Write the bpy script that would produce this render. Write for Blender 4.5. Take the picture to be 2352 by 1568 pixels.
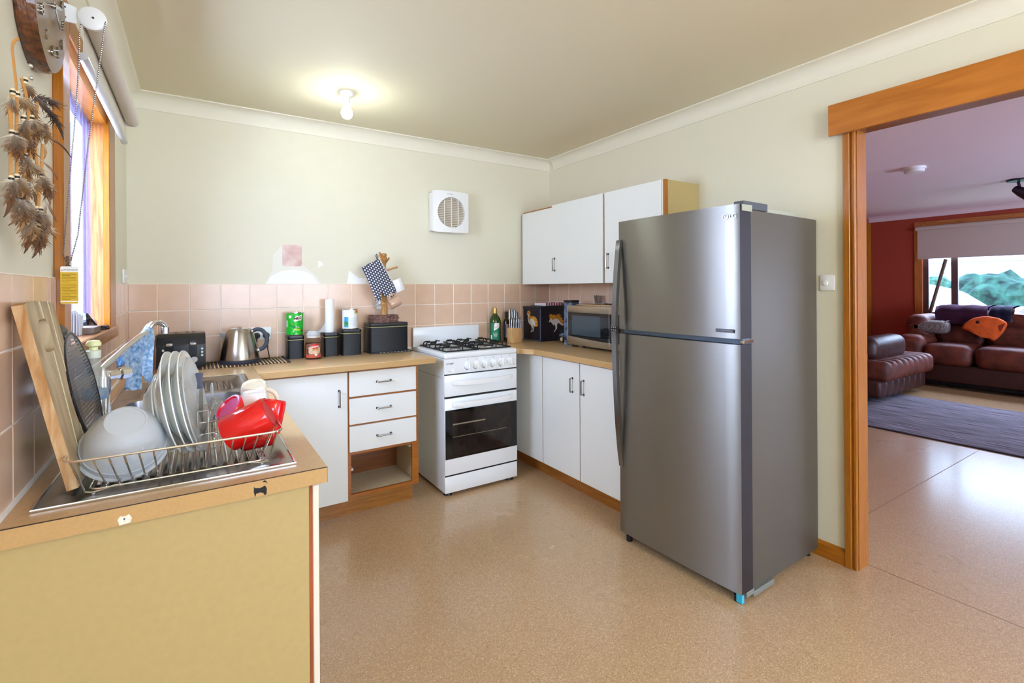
import bpy, bmesh, math, random
from mathutils import Vector, Matrix, Euler
for _o in list(bpy.data.objects):
    bpy.data.objects.remove(_o)
SC = bpy.context.scene
COL = SC.collection
random.seed(7)
PI = math.pi

# ------------------------------------------------------------------ camera
CAM_H = 1.3139
F_PX, CX, CY, YAW, ROLL = 1124.69, 1176.0, 661.6, 0.5733, -0.0062
cam = bpy.data.cameras.new('camera')
cam.sensor_fit = 'HORIZONTAL'
cam.sensor_width = 36.0
cam.lens = F_PX / 2352 * 36.0
cam.shift_x = 0.0
cam.shift_y = -(784 - CY) / 2352
cam.clip_start = 0.02
cam.clip_end = 200
camo = bpy.data.objects.new('camera', cam)
COL.objects.link(camo)
_F = Vector((math.sin(YAW), math.cos(YAW), 0)); _R0 = Vector((math.cos(YAW), -math.sin(YAW), 0)); _U0 = Vector((0, 0, 1))
_R = _R0 * math.cos(ROLL) + _U0 * math.sin(ROLL); _U = _U0 * math.cos(ROLL) - _R0 * math.sin(ROLL)
_m = Matrix((( _R.x, _U.x, -_F.x, 0), (_R.y, _U.y, -_F.y, 0), (_R.z, _U.z, -_F.z, CAM_H), (0, 0, 0, 1)))
camo.matrix_world = _m
SC.camera = camo

# ------------------------------------------------------------------ colour management, world, lights
SC.view_settings.view_transform = 'Standard'
SC.view_settings.look = 'None'
SC.view_settings.gamma = 1.0
SC.view_settings.use_curve_mapping = False
SC.view_settings.exposure = 0.36
try:
    SC.cycles.use_denoising = True
    SC.cycles.max_bounces = 10
    SC.cycles.diffuse_bounces = 6
    SC.cycles.glossy_bounces = 5
    SC.cycles.transparent_max_bounces = 24
    SC.cycles.sample_clamp_indirect = 6.0
    SC.cycles.caustics_reflective = False
    SC.cycles.caustics_refractive = False
except Exception:
    pass

def lin(c):
    if isinstance(c, str):
        c = [int(c[i:i + 2], 16) / 255 for i in (0, 2, 4)]
    else:
        c = [v / 255 for v in c]
    return tuple(((v / 12.92) if v <= 0.04045 else ((v + 0.055) / 1.055) ** 2.4) for v in c) + (1.0,)

world = bpy.data.worlds.new('sky')
SC.world = world
world.use_nodes = True
_nt = world.node_tree
_bg = _nt.nodes['Background']
_tc = _nt.nodes.new('ShaderNodeTexCoord')
_sx = _nt.nodes.new('ShaderNodeSeparateXYZ')
_rp = _nt.nodes.new('ShaderNodeValToRGB')
_rp.color_ramp.elements[0].position = 0.0
_rp.color_ramp.elements[0].color = lin('dfecff')
_rp.color_ramp.elements[1].position = 0.7
_rp.color_ramp.elements[1].color = lin('a9cdf5')
_nt.links.new(_tc.outputs['Generated'], _sx.inputs[0])
_nt.links.new(_sx.outputs['Z'], _rp.inputs[0])
_nt.links.new(_rp.outputs[0], _bg.inputs[0])
_bg.inputs[1].default_value = 9.0

def area(name, loc, direction, sx, sy, power, col, spread=PI):
    l = bpy.data.lights.new(name, 'AREA')
    l.shape = 'RECTANGLE'; l.size = sx; l.size_y = sy
    l.energy = power; l.color = lin(col)[:3]; l.spread = spread
    o = bpy.data.objects.new(name, l)
    COL.objects.link(o)
    o.location = loc
    o.rotation_euler = Vector(direction).to_track_quat('-Z', 'Y').to_euler()
    return o

# daylight standing outside each window opening; the lounge side one is added fill
area('daylight_sink_window', (-0.62, 2.2, 1.75), (1, 0, -0.12), 1.1, 1.2, 84, 'e6ecff')
area('daylight_dining_window', (1.15, -2.62, 1.6), (0.05, 1, -0.05), 2.6, 1.5, 52, 'f0f4ff')
area('fill_lounge_side', (6.0, -2.62, 1.35), (-0.05, 1, 0.0), 3.0, 1.9, 110, 'd6d2ff')  # added fill through the unseen side opening
area('daylight_lounge_window', (10.6, 1.2, 3.2), (-1, 0.0, -0.42), 3.4, 1.6, 900, 'dde2ff')
# the bare bulb on the kitchen ceiling
_l = bpy.data.lights.new('bulb_light', 'POINT'); _l.energy = 18; _l.color = lin('f2fffa')[:3]; _l.shadow_soft_size = 0.03
_o = bpy.data.objects.new('bulb_light', _l); COL.objects.link(_o); _o.location = (0.705, 2.76, 2.272)
# added fill light in the unseen dining end, behind the photographer
_l = bpy.data.lights.new('dining_fill', 'POINT'); _l.energy = 36; _l.color = lin('fbfbff')[:3]; _l.shadow_soft_size = 0.08
_o = bpy.data.objects.new('dining_fill', _l); COL.objects.link(_o); _o.location = (1.3, -1.2, 2.1)

# ------------------------------------------------------------------ materials
MATS = {}
def M(name, col, rough=0.5, metal=0.0, noise=None, bump=None, spec=0.5, trans=0.0, alpha=1.0, coat=0.0, emit=0.0, aniso=None, sheen=0.0, vary=0.0, ior=1.45, sub=0.0):
    """principled material; noise=(scale, amount, (sx,sy,sz)[, second colour]); bump=(scale, strength, distance, (sx,sy,sz))"""
    if name in MATS:
        return MATS[name]
    m = bpy.data.materials.new(name); m.use_nodes = True
    nt = m.node_tree; b = nt.nodes['Principled BSDF']
    c = lin(col)
    I = b.inputs
    I['Base Color'].default_value = c
    I['Roughness'].default_value = rough
    I['Metallic'].default_value = metal
    I['Specular IOR Level'].default_value = spec
    I['Transmission Weight'].default_value = trans
    I['Alpha'].default_value = alpha
    I['Coat Weight'].default_value = coat
    I['Coat Roughness'].default_value = 0.08
    I['IOR'].default_value = ior
    I['Sheen Weight'].default_value = sheen
    if emit:
        I['Emission Color'].default_value = c
        I['Emission Strength'].default_value = emit
    if sub:
        I['Subsurface Weight'].default_value = sub
        I['Subsurface Radius'].default_value = (0.02, 0.02, 0.02)
    def coords(scale, st):
        tc = nt.nodes.new('ShaderNodeTexCoord'); mp = nt.nodes.new('ShaderNodeMapping')
        mp.inputs['Scale'].default_value = st
        nt.links.new(tc.outputs['Object'], mp.inputs[0])
        n = nt.nodes.new('ShaderNodeTexNoise'); n.inputs['Scale'].default_value = scale
        n.inputs['Detail'].default_value = 5
        nt.links.new(mp.outputs[0], n.inputs['Vector'])
        return n
    last = None
    if noise:
        n = coords(noise[0], noise[2] if len(noise) > 2 else (1, 1, 1))
        r = nt.nodes.new('ShaderNodeValToRGB')
        a = noise[1]
        lo = tuple(max(0, v * (1 - a)) for v in c[:3]) + (1,)
        hi = lin(noise[3]) if len(noise) > 3 else tuple(min(1, v * (1 + a)) for v in c[:3]) + (1,)
        r.color_ramp.elements[0].position = 0.32; r.color_ramp.elements[0].color = lo
        r.color_ramp.elements[1].position = 0.68; r.color_ramp.elements[1].color = hi
        nt.links.new(n.outputs['Fac'], r.inputs[0])
        last = r.outputs[0]
    if vary:
        oi = nt.nodes.new('ShaderNodeObjectInfo')
        h = nt.nodes.new('ShaderNodeHueSaturation')
        mr = nt.nodes.new('ShaderNodeMapRange'); mr.inputs[3].default_value = 1 - vary; mr.inputs[4].default_value = 1 + vary
        nt.links.new(oi.outputs['Random'], mr.inputs[0]); nt.links.new(mr.outputs[0], h.inputs['Value'])
        if last: nt.links.new(last, h.inputs['Color'])
        else: h.inputs['Color'].default_value = c
        last = h.outputs[0]
    if last:
        nt.links.new(last, I['Base Color'])
    if bump:
        n = coords(bump[0], bump[3] if len(bump) > 3 else (1, 1, 1))
        bp = nt.nodes.new('ShaderNodeBump'); bp.inputs['Strength'].default_value = bump[1]; bp.inputs['Distance'].default_value = bump[2]
        nt.links.new(n.outputs['Fac'], bp.inputs['Height']); nt.links.new(bp.outputs[0], I['Normal'])
    if aniso is not None:
        I['Anisotropic'].default_value = aniso[0]; I['Anisotropic Rotation'].default_value = aniso[1]
        if len(aniso) > 2:
            tg = nt.nodes.new('ShaderNodeCombineXYZ')
            for i in range(3): tg.inputs[i].default_value = aniso[2][i]
        else:
            tg = nt.nodes.new('ShaderNodeTangent'); tg.direction_type = 'RADIAL'; tg.axis = 'Z'
        nt.links.new(tg.outputs[0], I['Tangent'])
    MATS[name] = m
    return m

def glassy(name, col, tint=0.9, rough=0.03):
    """thin clear pane or vessel: transparent with a fresnel reflection"""
    if name in MATS: return MATS[name]
    m = bpy.data.materials.new(name); m.use_nodes = True; nt = m.node_tree
    for n in list(nt.nodes): nt.nodes.remove(n)
    out = nt.nodes.new('ShaderNodeOutputMaterial'); mx = nt.nodes.new('ShaderNodeMixShader')
    t = nt.nodes.new('ShaderNodeBsdfTransparent'); g = nt.nodes.new('ShaderNodeBsdfGlossy')
    f = nt.nodes.new('ShaderNodeFresnel'); f.inputs[0].default_value = 1.35
    c = lin(col); t.inputs[0].default_value = tuple(v * tint for v in c[:3]) + (1,)
    g.inputs['Roughness'].default_value = rough
    ge = nt.nodes.new('ShaderNodeNewGeometry'); inv = nt.nodes.new('ShaderNodeMath'); inv.operation = 'SUBTRACT'; inv.inputs[0].default_value = 1.0
    mu = nt.nodes.new('ShaderNodeMath'); mu.operation = 'MULTIPLY'
    nt.links.new(ge.outputs['Backfacing'], inv.inputs[1]); nt.links.new(f.outputs[0], mu.inputs[0]); nt.links.new(inv.outputs[0], mu.inputs[1])
    nt.links.new(mu.outputs[0], mx.inputs[0]); nt.links.new(t.outputs[0], mx.inputs[1]); nt.links.new(g.outputs[0], mx.inputs[2])
    nt.links.new(mx.outputs[0], out.inputs[0])
    MATS[name] = m
    return m

def veil(name, col, clear=0.4):
    """thin cloth that lets light through: translucent, diffuse and transparent"""
    m = bpy.data.materials.new(name); m.use_nodes = True; nt = m.node_tree
    for n in list(nt.nodes): nt.nodes.remove(n)
    out = nt.nodes.new('ShaderNodeOutputMaterial'); m1 = nt.nodes.new('ShaderNodeMixShader'); m2 = nt.nodes.new('ShaderNodeMixShader')
    tr = nt.nodes.new('ShaderNodeBsdfTransparent'); tl = nt.nodes.new('ShaderNodeBsdfTranslucent'); df = nt.nodes.new('ShaderNodeBsdfDiffuse')
    c = lin(col); tl.inputs[0].default_value = c; df.inputs[0].default_value = c
    m1.inputs[0].default_value = 0.5; m2.inputs[0].default_value = 1 - clear
    nt.links.new(tl.outputs[0], m1.inputs[1]); nt.links.new(df.outputs[0], m1.inputs[2])
    nt.links.new(tr.outputs[0], m2.inputs[1]); nt.links.new(m1.outputs[0], m2.inputs[2]); nt.links.new(m2.outputs[0], out.inputs[0])
    MATS[name] = m
    return m

def wood(name, c1, c2, axis, rough=0.35, coat=0.3, scale=6.0, stretch=14.0):
    """grain running along an axis (object coordinates)"""
    if name in MATS: return MATS[name]
    m = M(name, c1, rough=rough, coat=coat); nt = m.node_tree; b = nt.nodes['Principled BSDF']
    tc = nt.nodes.new('ShaderNodeTexCoord'); mp = nt.nodes.new('ShaderNodeMapping')
    s = [stretch] * 3; s['xyz'.index(axis)] = 1.0
    mp.inputs['Scale'].default_value = s
    n = nt.nodes.new('ShaderNodeTexNoise'); n.inputs['Scale'].default_value = scale; n.inputs['Detail'].default_value = 8; n.inputs['Distortion'].default_value = 0.6
    r = nt.nodes.new('ShaderNodeValToRGB'); r.color_ramp.elements[0].color = lin(c1); r.color_ramp.elements[1].color = lin(c2)
    r.color_ramp.elements[0].position = 0.35; r.color_ramp.elements[1].position = 0.65
    nt.links.new(tc.outputs['Object'], mp.inputs[0]); nt.links.new(mp.outputs[0], n.inputs['Vector']); nt.links.new(n.outputs['Fac'], r.inputs[0])
    nt.links.new(r.outputs[0], b.inputs['Base Color'])
    return m

def speckle(name, base, dark, light, scale, rough, coat=0.0):
    """vinyl sheet with fine chips"""
    m = M(name, base, rough=rough, coat=coat); nt = m.node_tree; b = nt.nodes['Principled BSDF']; b.inputs['Coat Roughness'].default_value = 0.17
    tc = nt.nodes.new('ShaderNodeTexCoord'); v = nt.nodes.new('ShaderNodeTexVoronoi'); v.inputs['Scale'].default_value = scale
    sp = nt.nodes.new('ShaderNodeSeparateColor')
    r = nt.nodes.new('ShaderNodeValToRGB'); e = r.color_ramp
    e.interpolation = 'CONSTANT'
    e.elements[0].position = 0; e.elements[0].color = lin(dark)
    e.elements[1].position = 0.10; e.elements[1].color = lin(base)
    k = e.elements.new(0.86); k.color = lin(light)
    k = e.elements.new(0.45); k.color = tuple(x * 0.93 for x in lin(base)[:3]) + (1,)
    nt.links.new(tc.outputs['Object'], v.inputs['Vector']); nt.links.new(v.outputs['Color'], sp.inputs[0]); nt.links.new(sp.outputs[0], r.inputs[0])
    n = nt.nodes.new('ShaderNodeTexNoise'); n.inputs['Scale'].default_value = 1.6; n.inputs['Detail'].default_value = 4
    nt.links.new(tc.outputs['Object'], n.inputs['Vector'])
    mr = nt.nodes.new('ShaderNodeMapRange'); mr.inputs[3].default_value = rough - 0.06; mr.inputs[4].default_value = rough + 0.08
    nt.links.new(n.outputs['Fac'], mr.inputs[0]); nt.links.new(mr.outputs[0], b.inputs['Roughness'])
    nt.links.new(r.outputs[0], b.inputs['Base Color'])
    return m

def fade(name, stops, rough=0.8, axis=2, gen='Generated'):
    """colour along an object's own length (feathers, flames)"""
    m = M(name, stops[0][1], rough=rough); nt = m.node_tree; b = nt.nodes['Principled BSDF']
    tc = nt.nodes.new('ShaderNodeTexCoord'); sx = nt.nodes.new('ShaderNodeSeparateXYZ'); r = nt.nodes.new('ShaderNodeValToRGB')
    r.color_ramp.elements[0].position = stops[0][0]; r.color_ramp.elements[0].color = lin(stops[0][1])
    r.color_ramp.elements[1].position = stops[-1][0]; r.color_ramp.elements[1].color = lin(stops[-1][1])
    for p, c in stops[1:-1]:
        k = r.color_ramp.elements.new(p); k.color = lin(c)
    nt.links.new(tc.outputs[gen], sx.inputs[0]); nt.links.new(sx.outputs[axis], r.inputs[0]); nt.links.new(r.outputs[0], b.inputs['Base Color'])
    return m

# ------------------------------------------------------------------ geometry helpers
def new(): return bmesh.new()
def box(bm, x0, x1, y0, y1, z0, z1, bev=0.0, seg=1, T=None):
    r = bmesh.ops.create_cube(bm, size=1.0)
    vs = r['verts']
    for v in vs:
        v.co = Vector(((x0 + x1) / 2 + v.co.x * (x1 - x0), (y0 + y1) / 2 + v.co.y * (y1 - y0), (z0 + z1) / 2 + v.co.z * (z1 - z0)))
    if bev > 0:
        es = list({e for v in vs for e in v.link_edges})
        r = bmesh.ops.bevel(bm, geom=es, offset=bev, segments=seg, affect='EDGES', profile=0.5, clamp_overlap=True)
        vs = list({v for f in r['faces'] for v in f.verts} | {v for v in vs if v.is_valid})
    if T is not None:
        for v in vs: v.co = T @ v.co
    return vs
def lathe(bm, prof, n=24, T=None, cap=True):
    rings = []; vs = []
    for r, z in prof:
        if r < 1e-6:
            v = bm.verts.new((0, 0, z)); rings.append([v]); vs.append(v)
        else:
            ring = [bm.verts.new((r * math.cos(2 * PI * i / n), r * math.sin(2 * PI * i / n), z)) for i in range(n)]
            rings.append(ring); vs += ring
    for a, b in zip(rings, rings[1:]):
        for i in range(n):
            j = (i + 1) % n
            if len(a) == 1 and len(b) == 1: continue
            if len(a) == 1: f = (a[0], b[j], b[i])
            elif len(b) == 1: f = (a[i], a[j], b[0])
            else: f = (a[i], a[j], b[j], b[i])
            try: bm.faces.new(f)
            except ValueError: pass
    if cap:
        if len(rings[0]) > 1: bm.faces.new(list(reversed(rings[0])))
        if len(rings[-1]) > 1: bm.faces.new(rings[-1])
    if T is not None:
        for v in vs: v.co = T @ v.co
    return vs
def tube(bm, pts, r, n=8, closed=False, cap=True, flat=1.0, up=None):
    pts = [Vector(p) for p in pts]; N = len(pts); rings = []
    rs = r if isinstance(r, (list, tuple)) else [r] * N
    prev = None
    for i, p in enumerate(pts):
        if closed: t = (pts[(i + 1) % N] - pts[i - 1])
        else: t = pts[min(i + 1, N - 1)] - pts[max(i - 1, 0)]
        t.normalize()
        if prev is None:
            u = Vector(up) if up else (Vector((0, 0, 1)) if abs(t.z) < 0.9 else Vector((1, 0, 0)))
        else: u = prev
        a = u - t * u.dot(t)
        if a.length < 1e-6: a = t.orthogonal()
        a.normalize(); b = t.cross(a); prev = a
        rings.append([bm.verts.new(p + (a * math.cos(2 * PI * k / n) + b * math.sin(2 * PI * k / n) * flat) * rs[i]) for k in range(n)])
    for i in range(N if closed else N - 1):
        A = rings[i]; B = rings[(i + 1) % N]
        for k in range(n):
            try: bm.faces.new((A[k], A[(k + 1) % n], B[(k + 1) % n], B[k]))
            except ValueError: pass
    if cap and not closed:
        bm.faces.new(list(reversed(rings[0]))); bm.faces.new(rings[-1])
    return [v for q in rings for v in q]
def spline(pts, k=5):
    """points filled in along a Catmull-Rom curve"""
    P_ = [Vector(p) for p in pts]; out = []
    for i in range(len(P_) - 1):
        p0, p1, p2, p3 = P_[max(i - 1, 0)], P_[i], P_[i + 1], P_[min(i + 2, len(P_) - 1)]
        for j in range(k):
            t = j / k
            out.append(0.5 * ((2 * p1) + (p2 - p0) * t + (2 * p0 - 5 * p1 + 4 * p2 - p3) * t * t + (3 * p1 - p0 - 3 * p2 + p3) * t ** 3))
    return out + [P_[-1]]
def prism(bm, poly, t, T=None, bev=0.0):
    """polygon (x, y) extruded from z=0 to z=t"""
    a = [bm.verts.new((x, y, 0)) for x, y in poly]; b = [bm.verts.new((x, y, t)) for x, y in poly]
    n = len(poly)
    bm.faces.new(list(reversed(a))); bm.faces.new(b)
    for i in range(n): bm.faces.new((a[i], a[(i + 1) % n], b[(i + 1) % n], b[i]))
    vs = a + b
    if bev:
        es = [e for e in {e for v in vs for e in v.link_edges}]
        r = bmesh.ops.bevel(bm, geom=es, offset=bev, segments=2, affect='EDGES', profile=0.5, clamp_overlap=True)
        vs = list({v for f in r['faces'] for v in f.verts} | {v for v in vs if v.is_valid})
    if T is not None:
        for v in vs: v.co = T @ v.co
    return vs
def ball(bm, c, r, u=16, v=10, sc=(1, 1, 1), T=None):
    q = bmesh.ops.create_uvsphere(bm, u_segments=u, v_segments=v, radius=1.0)['verts']
    for p in q:
        p.co = Vector((c[0] + p.co.x * r * sc[0], c[1] + p.co.y * r * sc[1], c[2] + p.co.z * r * sc[2]))
        if T is not None: p.co = T @ p.co
    return q
def frame(origin, xdir, ydir):
    x = Vector(xdir).normalized(); z = x.cross(Vector(ydir)).normalized(); y = z.cross(x)
    return Matrix(((x.x, y.x, z.x, origin[0]), (x.y, y.y, z.y, origin[1]), (x.z, y.z, z.z, origin[2]), (0, 0, 0, 1)))
def along(origin, zdir, roll=0.0):
    z = Vector(zdir).normalized()
    q = Vector((0, 0, 1)).rotation_difference(z)
    return Matrix.Translation(Vector(origin)) @ q.to_matrix().to_4x4() @ Matrix.Rotation(roll, 4, 'Z')
def arc(c, r, a0, a1, n):
    return [(c[0] + r * math.cos(a0 + (a1 - a0) * i / n), c[1] + r * math.sin(a0 + (a1 - a0) * i / n)) for i in range(n + 1)]
def rrect(x0, x1, y0, y1, r, n=4):
    return arc((x1 - r, y0 + r), r, -PI / 2, 0, n) + arc((x1 - r, y1 - r), r, 0, PI / 2, n) + arc((x0 + r, y1 - r), r, PI / 2, PI, n) + arc((x0 + r, y0 + r), r, PI, 1.5 * PI, n)
def root_of(o):
    while o.parent: o = o.parent
    return o
def obj(name, bm, mat, parent=None, w=False, angle=35, smooth=True):
    if w and parent is not None:
        bm.transform(root_of(parent).matrix_basis.inverted())
    bmesh.ops.recalc_face_normals(bm, faces=bm.faces)
    me = bpy.data.meshes.new(name); bm.to_mesh(me); bm.free()
    if smooth:
        me.shade_smooth()
        try: me.set_sharp_from_angle(angle=math.radians(angle))
        except Exception: pass
    for x in (mat if isinstance(mat, (list, tuple)) else [mat]): me.materials.append(x)
    o = bpy.data.objects.new(name, me); COL.objects.link(o)
    if parent is not None: o.parent = parent
    return o
def tag(o, label, cat, group=None, kind=None):
    o['label'] = label; o['category'] = cat
    if group: o['group'] = group
    if kind: o['kind'] = kind
    return o
def thing(name, label, cat, loc=(0, 0, 0), rot=(0, 0, 0), group=None, kind=None):
    o = bpy.data.objects.new(name, None); COL.objects.link(o)
    o.location = loc; o.rotation_euler = rot; o.empty_display_size = 0.05
    return tag(o, label, cat, group, kind)
def copy_tree(o, parent=None):
    c = o.copy(); COL.objects.link(c)
    if parent is not None: c.parent = parent
    for ch in o.children: copy_tree(ch, c)
    return c
def wbox(name, mat, parent, x0, x1, y0, y1, z0, z1, bev=0.0, seg=1):
    bm = new(); box(bm, x0, x1, y0, y1, z0, z1, bev, seg)
    return obj(name, bm, mat, parent, w=True)
def text(name, s, size, mat, parent, T, extr=0.0004, align='CENTER', spacing=1.0, shear=0.0, w=True, sx=1.0):
    cu = bpy.data.curves.new('lettering', 'FONT'); cu.body = s; cu.size = size; cu.align_x = align; cu.align_y = 'CENTER'
    cu.extrude = extr; cu.space_character = spacing; cu.shear = shear; cu.resolution_u = 3
    t = bpy.data.objects.new('lettering', cu); COL.objects.link(t)
    dg = bpy.context.evaluated_depsgraph_get()
    me = bpy.data.meshes.new_from_object(t.evaluated_get(dg))
    bpy.data.objects.remove(t); bpy.data.curves.remove(cu)
    me.transform(T @ Matrix.Diagonal((sx, 1, 1, 1)))
    if w and parent is not None: me.transform(root_of(parent).matrix_basis.inverted())
    me.materials.clear(); me.materials.append(mat)
    o = bpy.data.objects.new(name, me); COL.objects.link(o)
    if parent is not None: o.parent = parent
    return o
# ------------------------------------------------------------------ palette
paint = M('wall_paint', 'e1dcc7', rough=0.55, spec=0.3, bump=(260, 0.08, 0.002))
ceil_m = M('ceiling_paint', 'e0d7bc', rough=0.7, spec=0.2, bump=(200, 0.08, 0.002))
cove_m = M('cornice_paint', 'e8e3d1', rough=0.5)
tile_m = M('pink_tile', 'dfbea4', rough=0.16, spec=0.5, noise=(9, 0.04), vary=0.03)
grout_m = M('grout', 'f6f0e8', rough=0.8)
top_m = M('tan_laminate', 'd0ad80', rough=0.24, noise=(240, 0.07), spec=0.5)
topedge_m = M('tan_edge', 'c09a66', rough=0.3, noise=(160, 0.04))
dark_seam = M('dark_seam', '3a2a22', rough=0.6)
white_lam = M('white_laminate', 'e7e8e6', rough=0.35)
yellow_lam = M('yellow_board', 'b9a26c', rough=0.5, noise=(60, 0.025))
owood_z = wood('orange_wood_upright', '9c5a0a', 'ad6a12', 'z', scale=9)
owood_y = wood('orange_wood_long', '9c5a0c', 'b06c16', 'y')
owood_x = wood('orange_wood_cross', '96540f', 'aa641c', 'x')
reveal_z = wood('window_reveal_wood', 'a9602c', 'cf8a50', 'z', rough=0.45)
dkwood_x = wood('kick_wood', '8f5a1c', 'a86f2a', 'x')
dkwood_y = wood('kick_wood_long', '8f551c', 'a96a26', 'y')
inner_board = M('raw_board', 'c7b190', rough=0.8, noise=(90, 0.1))
red_wall = M('red_paint', '98402f', rough=0.6, spec=0.3)
floor_m = speckle('vinyl', 'c09d76', 'a5835f', 'd3b792', 330, 0.28, coat=0.55)
chrome = M('chrome', 'e8e8ea', rough=0.08, metal=1.0)
steel = M('brushed_steel', 'b9b6b0', rough=0.3, metal=1.0)
handle_m = M('handle_nickel', 'a9a8ad', rough=0.22, metal=1.0)
black_pl = M('black_plastic', '15151a', rough=0.4)
white_pl = M('white_plastic', 'eeeeee', rough=0.35)
pane_m = glassy('window_glass', 'f4faff', 0.96)
grey_pl = M('grey_plastic', '6f757a', rough=0.45)

XL, YB, XR, ZC, ZB = -0.315, 3.373, 2.5655, 2.40, 0.89
LX = 9.0      # lounge window wall
YR = -2.40    # dining wall behind the photographer
WTY, WTZ = (1.80, 2.60), (1.14, 2.05)   # sink window opening

def struct(o, label, cat): return tag(o, label, cat, kind='structure')

# ------------------------------------------------------------------ floor and ceilings
bm = new(); box(bm, -1.0, LX + 0.1, YR - 0.1, 3.6, -0.08, 0.0)
floor = struct(obj('floor', bm, floor_m), 'speckled tan vinyl floor running from kitchen into the lounge', 'floor')
wbox('vinyl_seam', M('seam', '8d6f58', rough=0.5), floor, XR + 0.3, 5.28, 1.262, 1.266, -0.0005, 0.0006)
wbox('vinyl_seam', M('seam', '8d6f58', rough=0.5), floor, 2.655, 2.66, -0.6, 1.045, -0.0005, 0.0006)
bm = new(); box(bm, XL - 0.1, XR + 0.05, YR - 0.1, YB + 0.1, ZC, ZC + 0.1)
struct(obj('ceiling', bm, ceil_m), 'cream painted kitchen ceiling carrying the bare bulb', 'ceiling')
bm = new(); box(bm, XR + 0.05, LX + 0.1, YR - 0.1, 3.6, ZC, ZC + 0.1)
struct(obj('ceiling', bm, M('lounge_ceiling', 'e0cdd4', rough=0.7, spec=0.2)), 'pale lounge ceiling seen through the doorway', 'ceiling')

# ------------------------------------------------------------------ walls
bm = new(); box(bm, XL - 0.1, XR + 0.1, YB, YB + 0.1, 0, ZC)
wall_back = struct(obj('wall_back', bm, paint), 'cream wall behind the stove with tiled lower band', 'wall')
bm = new()
x0, x1 = XL - 0.10, XL
box(bm, x0, x1, YR, WTY[0], 0, ZC); box(bm, x0, x1, WTY[1], YB, 0, ZC)
box(bm, x0, x1, WTY[0], WTY[1], 0, WTZ[0]); box(bm, x0, x1, WTY[0], WTY[1], WTZ[1], ZC)
wall_left = struct(obj('wall_left', bm, paint), 'cream wall beside the sink holding the timber window', 'wall')
DY = (-0.55, 1.045)   # doorway to the lounge
bm = new()
x0, x1 = XR, XR + 0.095
box(bm, x0, x1, DY[1], YB, 0, ZC); box(bm, x0, x1, YR, DY[0], 0, ZC); box(bm, x0, x1, DY[0], DY[1], 2.05, ZC)
wall_right = struct(obj('wall_right', bm, paint), 'cream wall behind the fridge and wall cupboards', 'wall')
bm = new()
box(bm, XL, 0.0, YR - 0.1, YR, 0, ZC); box(bm, 2.3, 4.6, YR - 0.1, YR, 0, ZC); box(bm, 7.4, LX, YR - 0.1, YR, 0, ZC); box(bm, 4.6, 7.4, YR - 0.1, YR, 2.2, ZC); box(bm, 4.6, 7.4, YR - 0.1, YR, 0, 0.4); box(bm, 0, 2.3, YR - 0.1, YR, 0, 0.85); box(bm, 0, 2.3, YR - 0.1, YR, 2.1, ZC)
struct(obj('wall_front', bm, paint), 'cream dining wall with a wide window, behind the viewpoint', 'wall')
wn3 = thing('window_3', 'wide white dining window behind the viewpoint', 'window', (1.15, YR, 0.85), kind='structure')
for a in ((0.0, 0.05, 0.85, 2.1), (2.25, 2.3, 0.85, 2.1), (1.125, 1.175, 0.85, 2.1), (0.0, 2.3, 0.85, 0.9), (0.0, 2.3, 2.05, 2.1)):
    wbox('frame', white_pl, wn3, a[0], a[1], YR - 0.07, YR - 0.02, a[2], a[3])
wbox('pane', pane_m, wn3, 0.05, 2.25, YR - 0.05, YR - 0.045, 0.9, 2.05)
wn4 = thing('fill_window', 'tall lounge side window out of sight of the doorway, added for fill light', 'window', (6.0, YR, 0.4), kind='structure')  # added opening, brings more light into the lounge
for a in ((4.6, 4.66, 0.4, 2.2), (7.34, 7.4, 0.4, 2.2), (5.97, 6.03, 0.4, 2.2), (4.6, 7.4, 0.4, 0.46), (4.6, 7.4, 2.14, 2.2)):
    wbox('frame', white_pl, wn4, a[0], a[1], YR - 0.07, YR - 0.02, a[2], a[3])
wbox('pane', pane_m, wn4, 4.66, 7.34, YR - 0.05, YR - 0.045, 0.46, 2.14)
# lounge walls
WL = (0.1, 2.78, 0.88, 2.18)
bm = new()
box(bm, LX, LX + 0.1, WL[1], 3.6, 0, ZC); box(bm, LX, LX + 0.1, YR, WL[0], 0, ZC); box(bm, LX, LX + 0.1, WL[0], WL[1], 0, WL[2]); box(bm, LX, LX + 0.1, WL[0], WL[1], WL[3], ZC)
struct(obj('wall_lounge', bm, red_wall), 'dark red lounge wall around the wide window', 'wall')
bm = new(); box(bm, XR + 0.095, LX, 3.46, 3.56, 0, ZC)
struct(obj('wall_lounge', bm, red_wall), 'dark red lounge side wall meeting the window wall', 'wall')
bm = new(); box(bm, LX - 0.14, LX - 0.005, 3.43, 3.46, 0, 2.30)
struct(obj('trim_4', bm, owood_z), 'orange timber upright in the far lounge corner', 'trim')

# ------------------------------------------------------------------ cornices (coved)
def cove(name, p0, p1, inward, label, mat=cove_m, a=0.07, b=0.085):
    bm = new()
    inward = Vector(inward); prof = [(0, -b), (0.006, -b)]
    for i in range(9):
        t = i / 8 * PI / 2
        prof.append((0.006 + (a - 0.012) * (1 - math.cos(t)), -b + 0.008 + (b - 0.016) * math.sin(t)))
    prof += [(a, -0.006), (a, 0), (0, 0)]
    P = []
    for p in (Vector(p0), Vector(p1)):
        P.append([bm.verts.new(p + inward * u + Vector((0, 0, v))) for u, v in prof])
    n = len(prof)
    for i in range(n): bm.faces.new((P[0][i], P[0][(i + 1) % n], P[1][(i + 1) % n], P[1][i]))
    bm.faces.new(P[0]); bm.faces.new(list(reversed(P[1])))
    return struct(obj(name, bm, mat, angle=25), label, 'cornice')
cove('trim_1', (XL, YB, ZC), (XR, YB, ZC), (0, -1, 0), 'cream coved cornice along the top of the stove wall')
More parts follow.
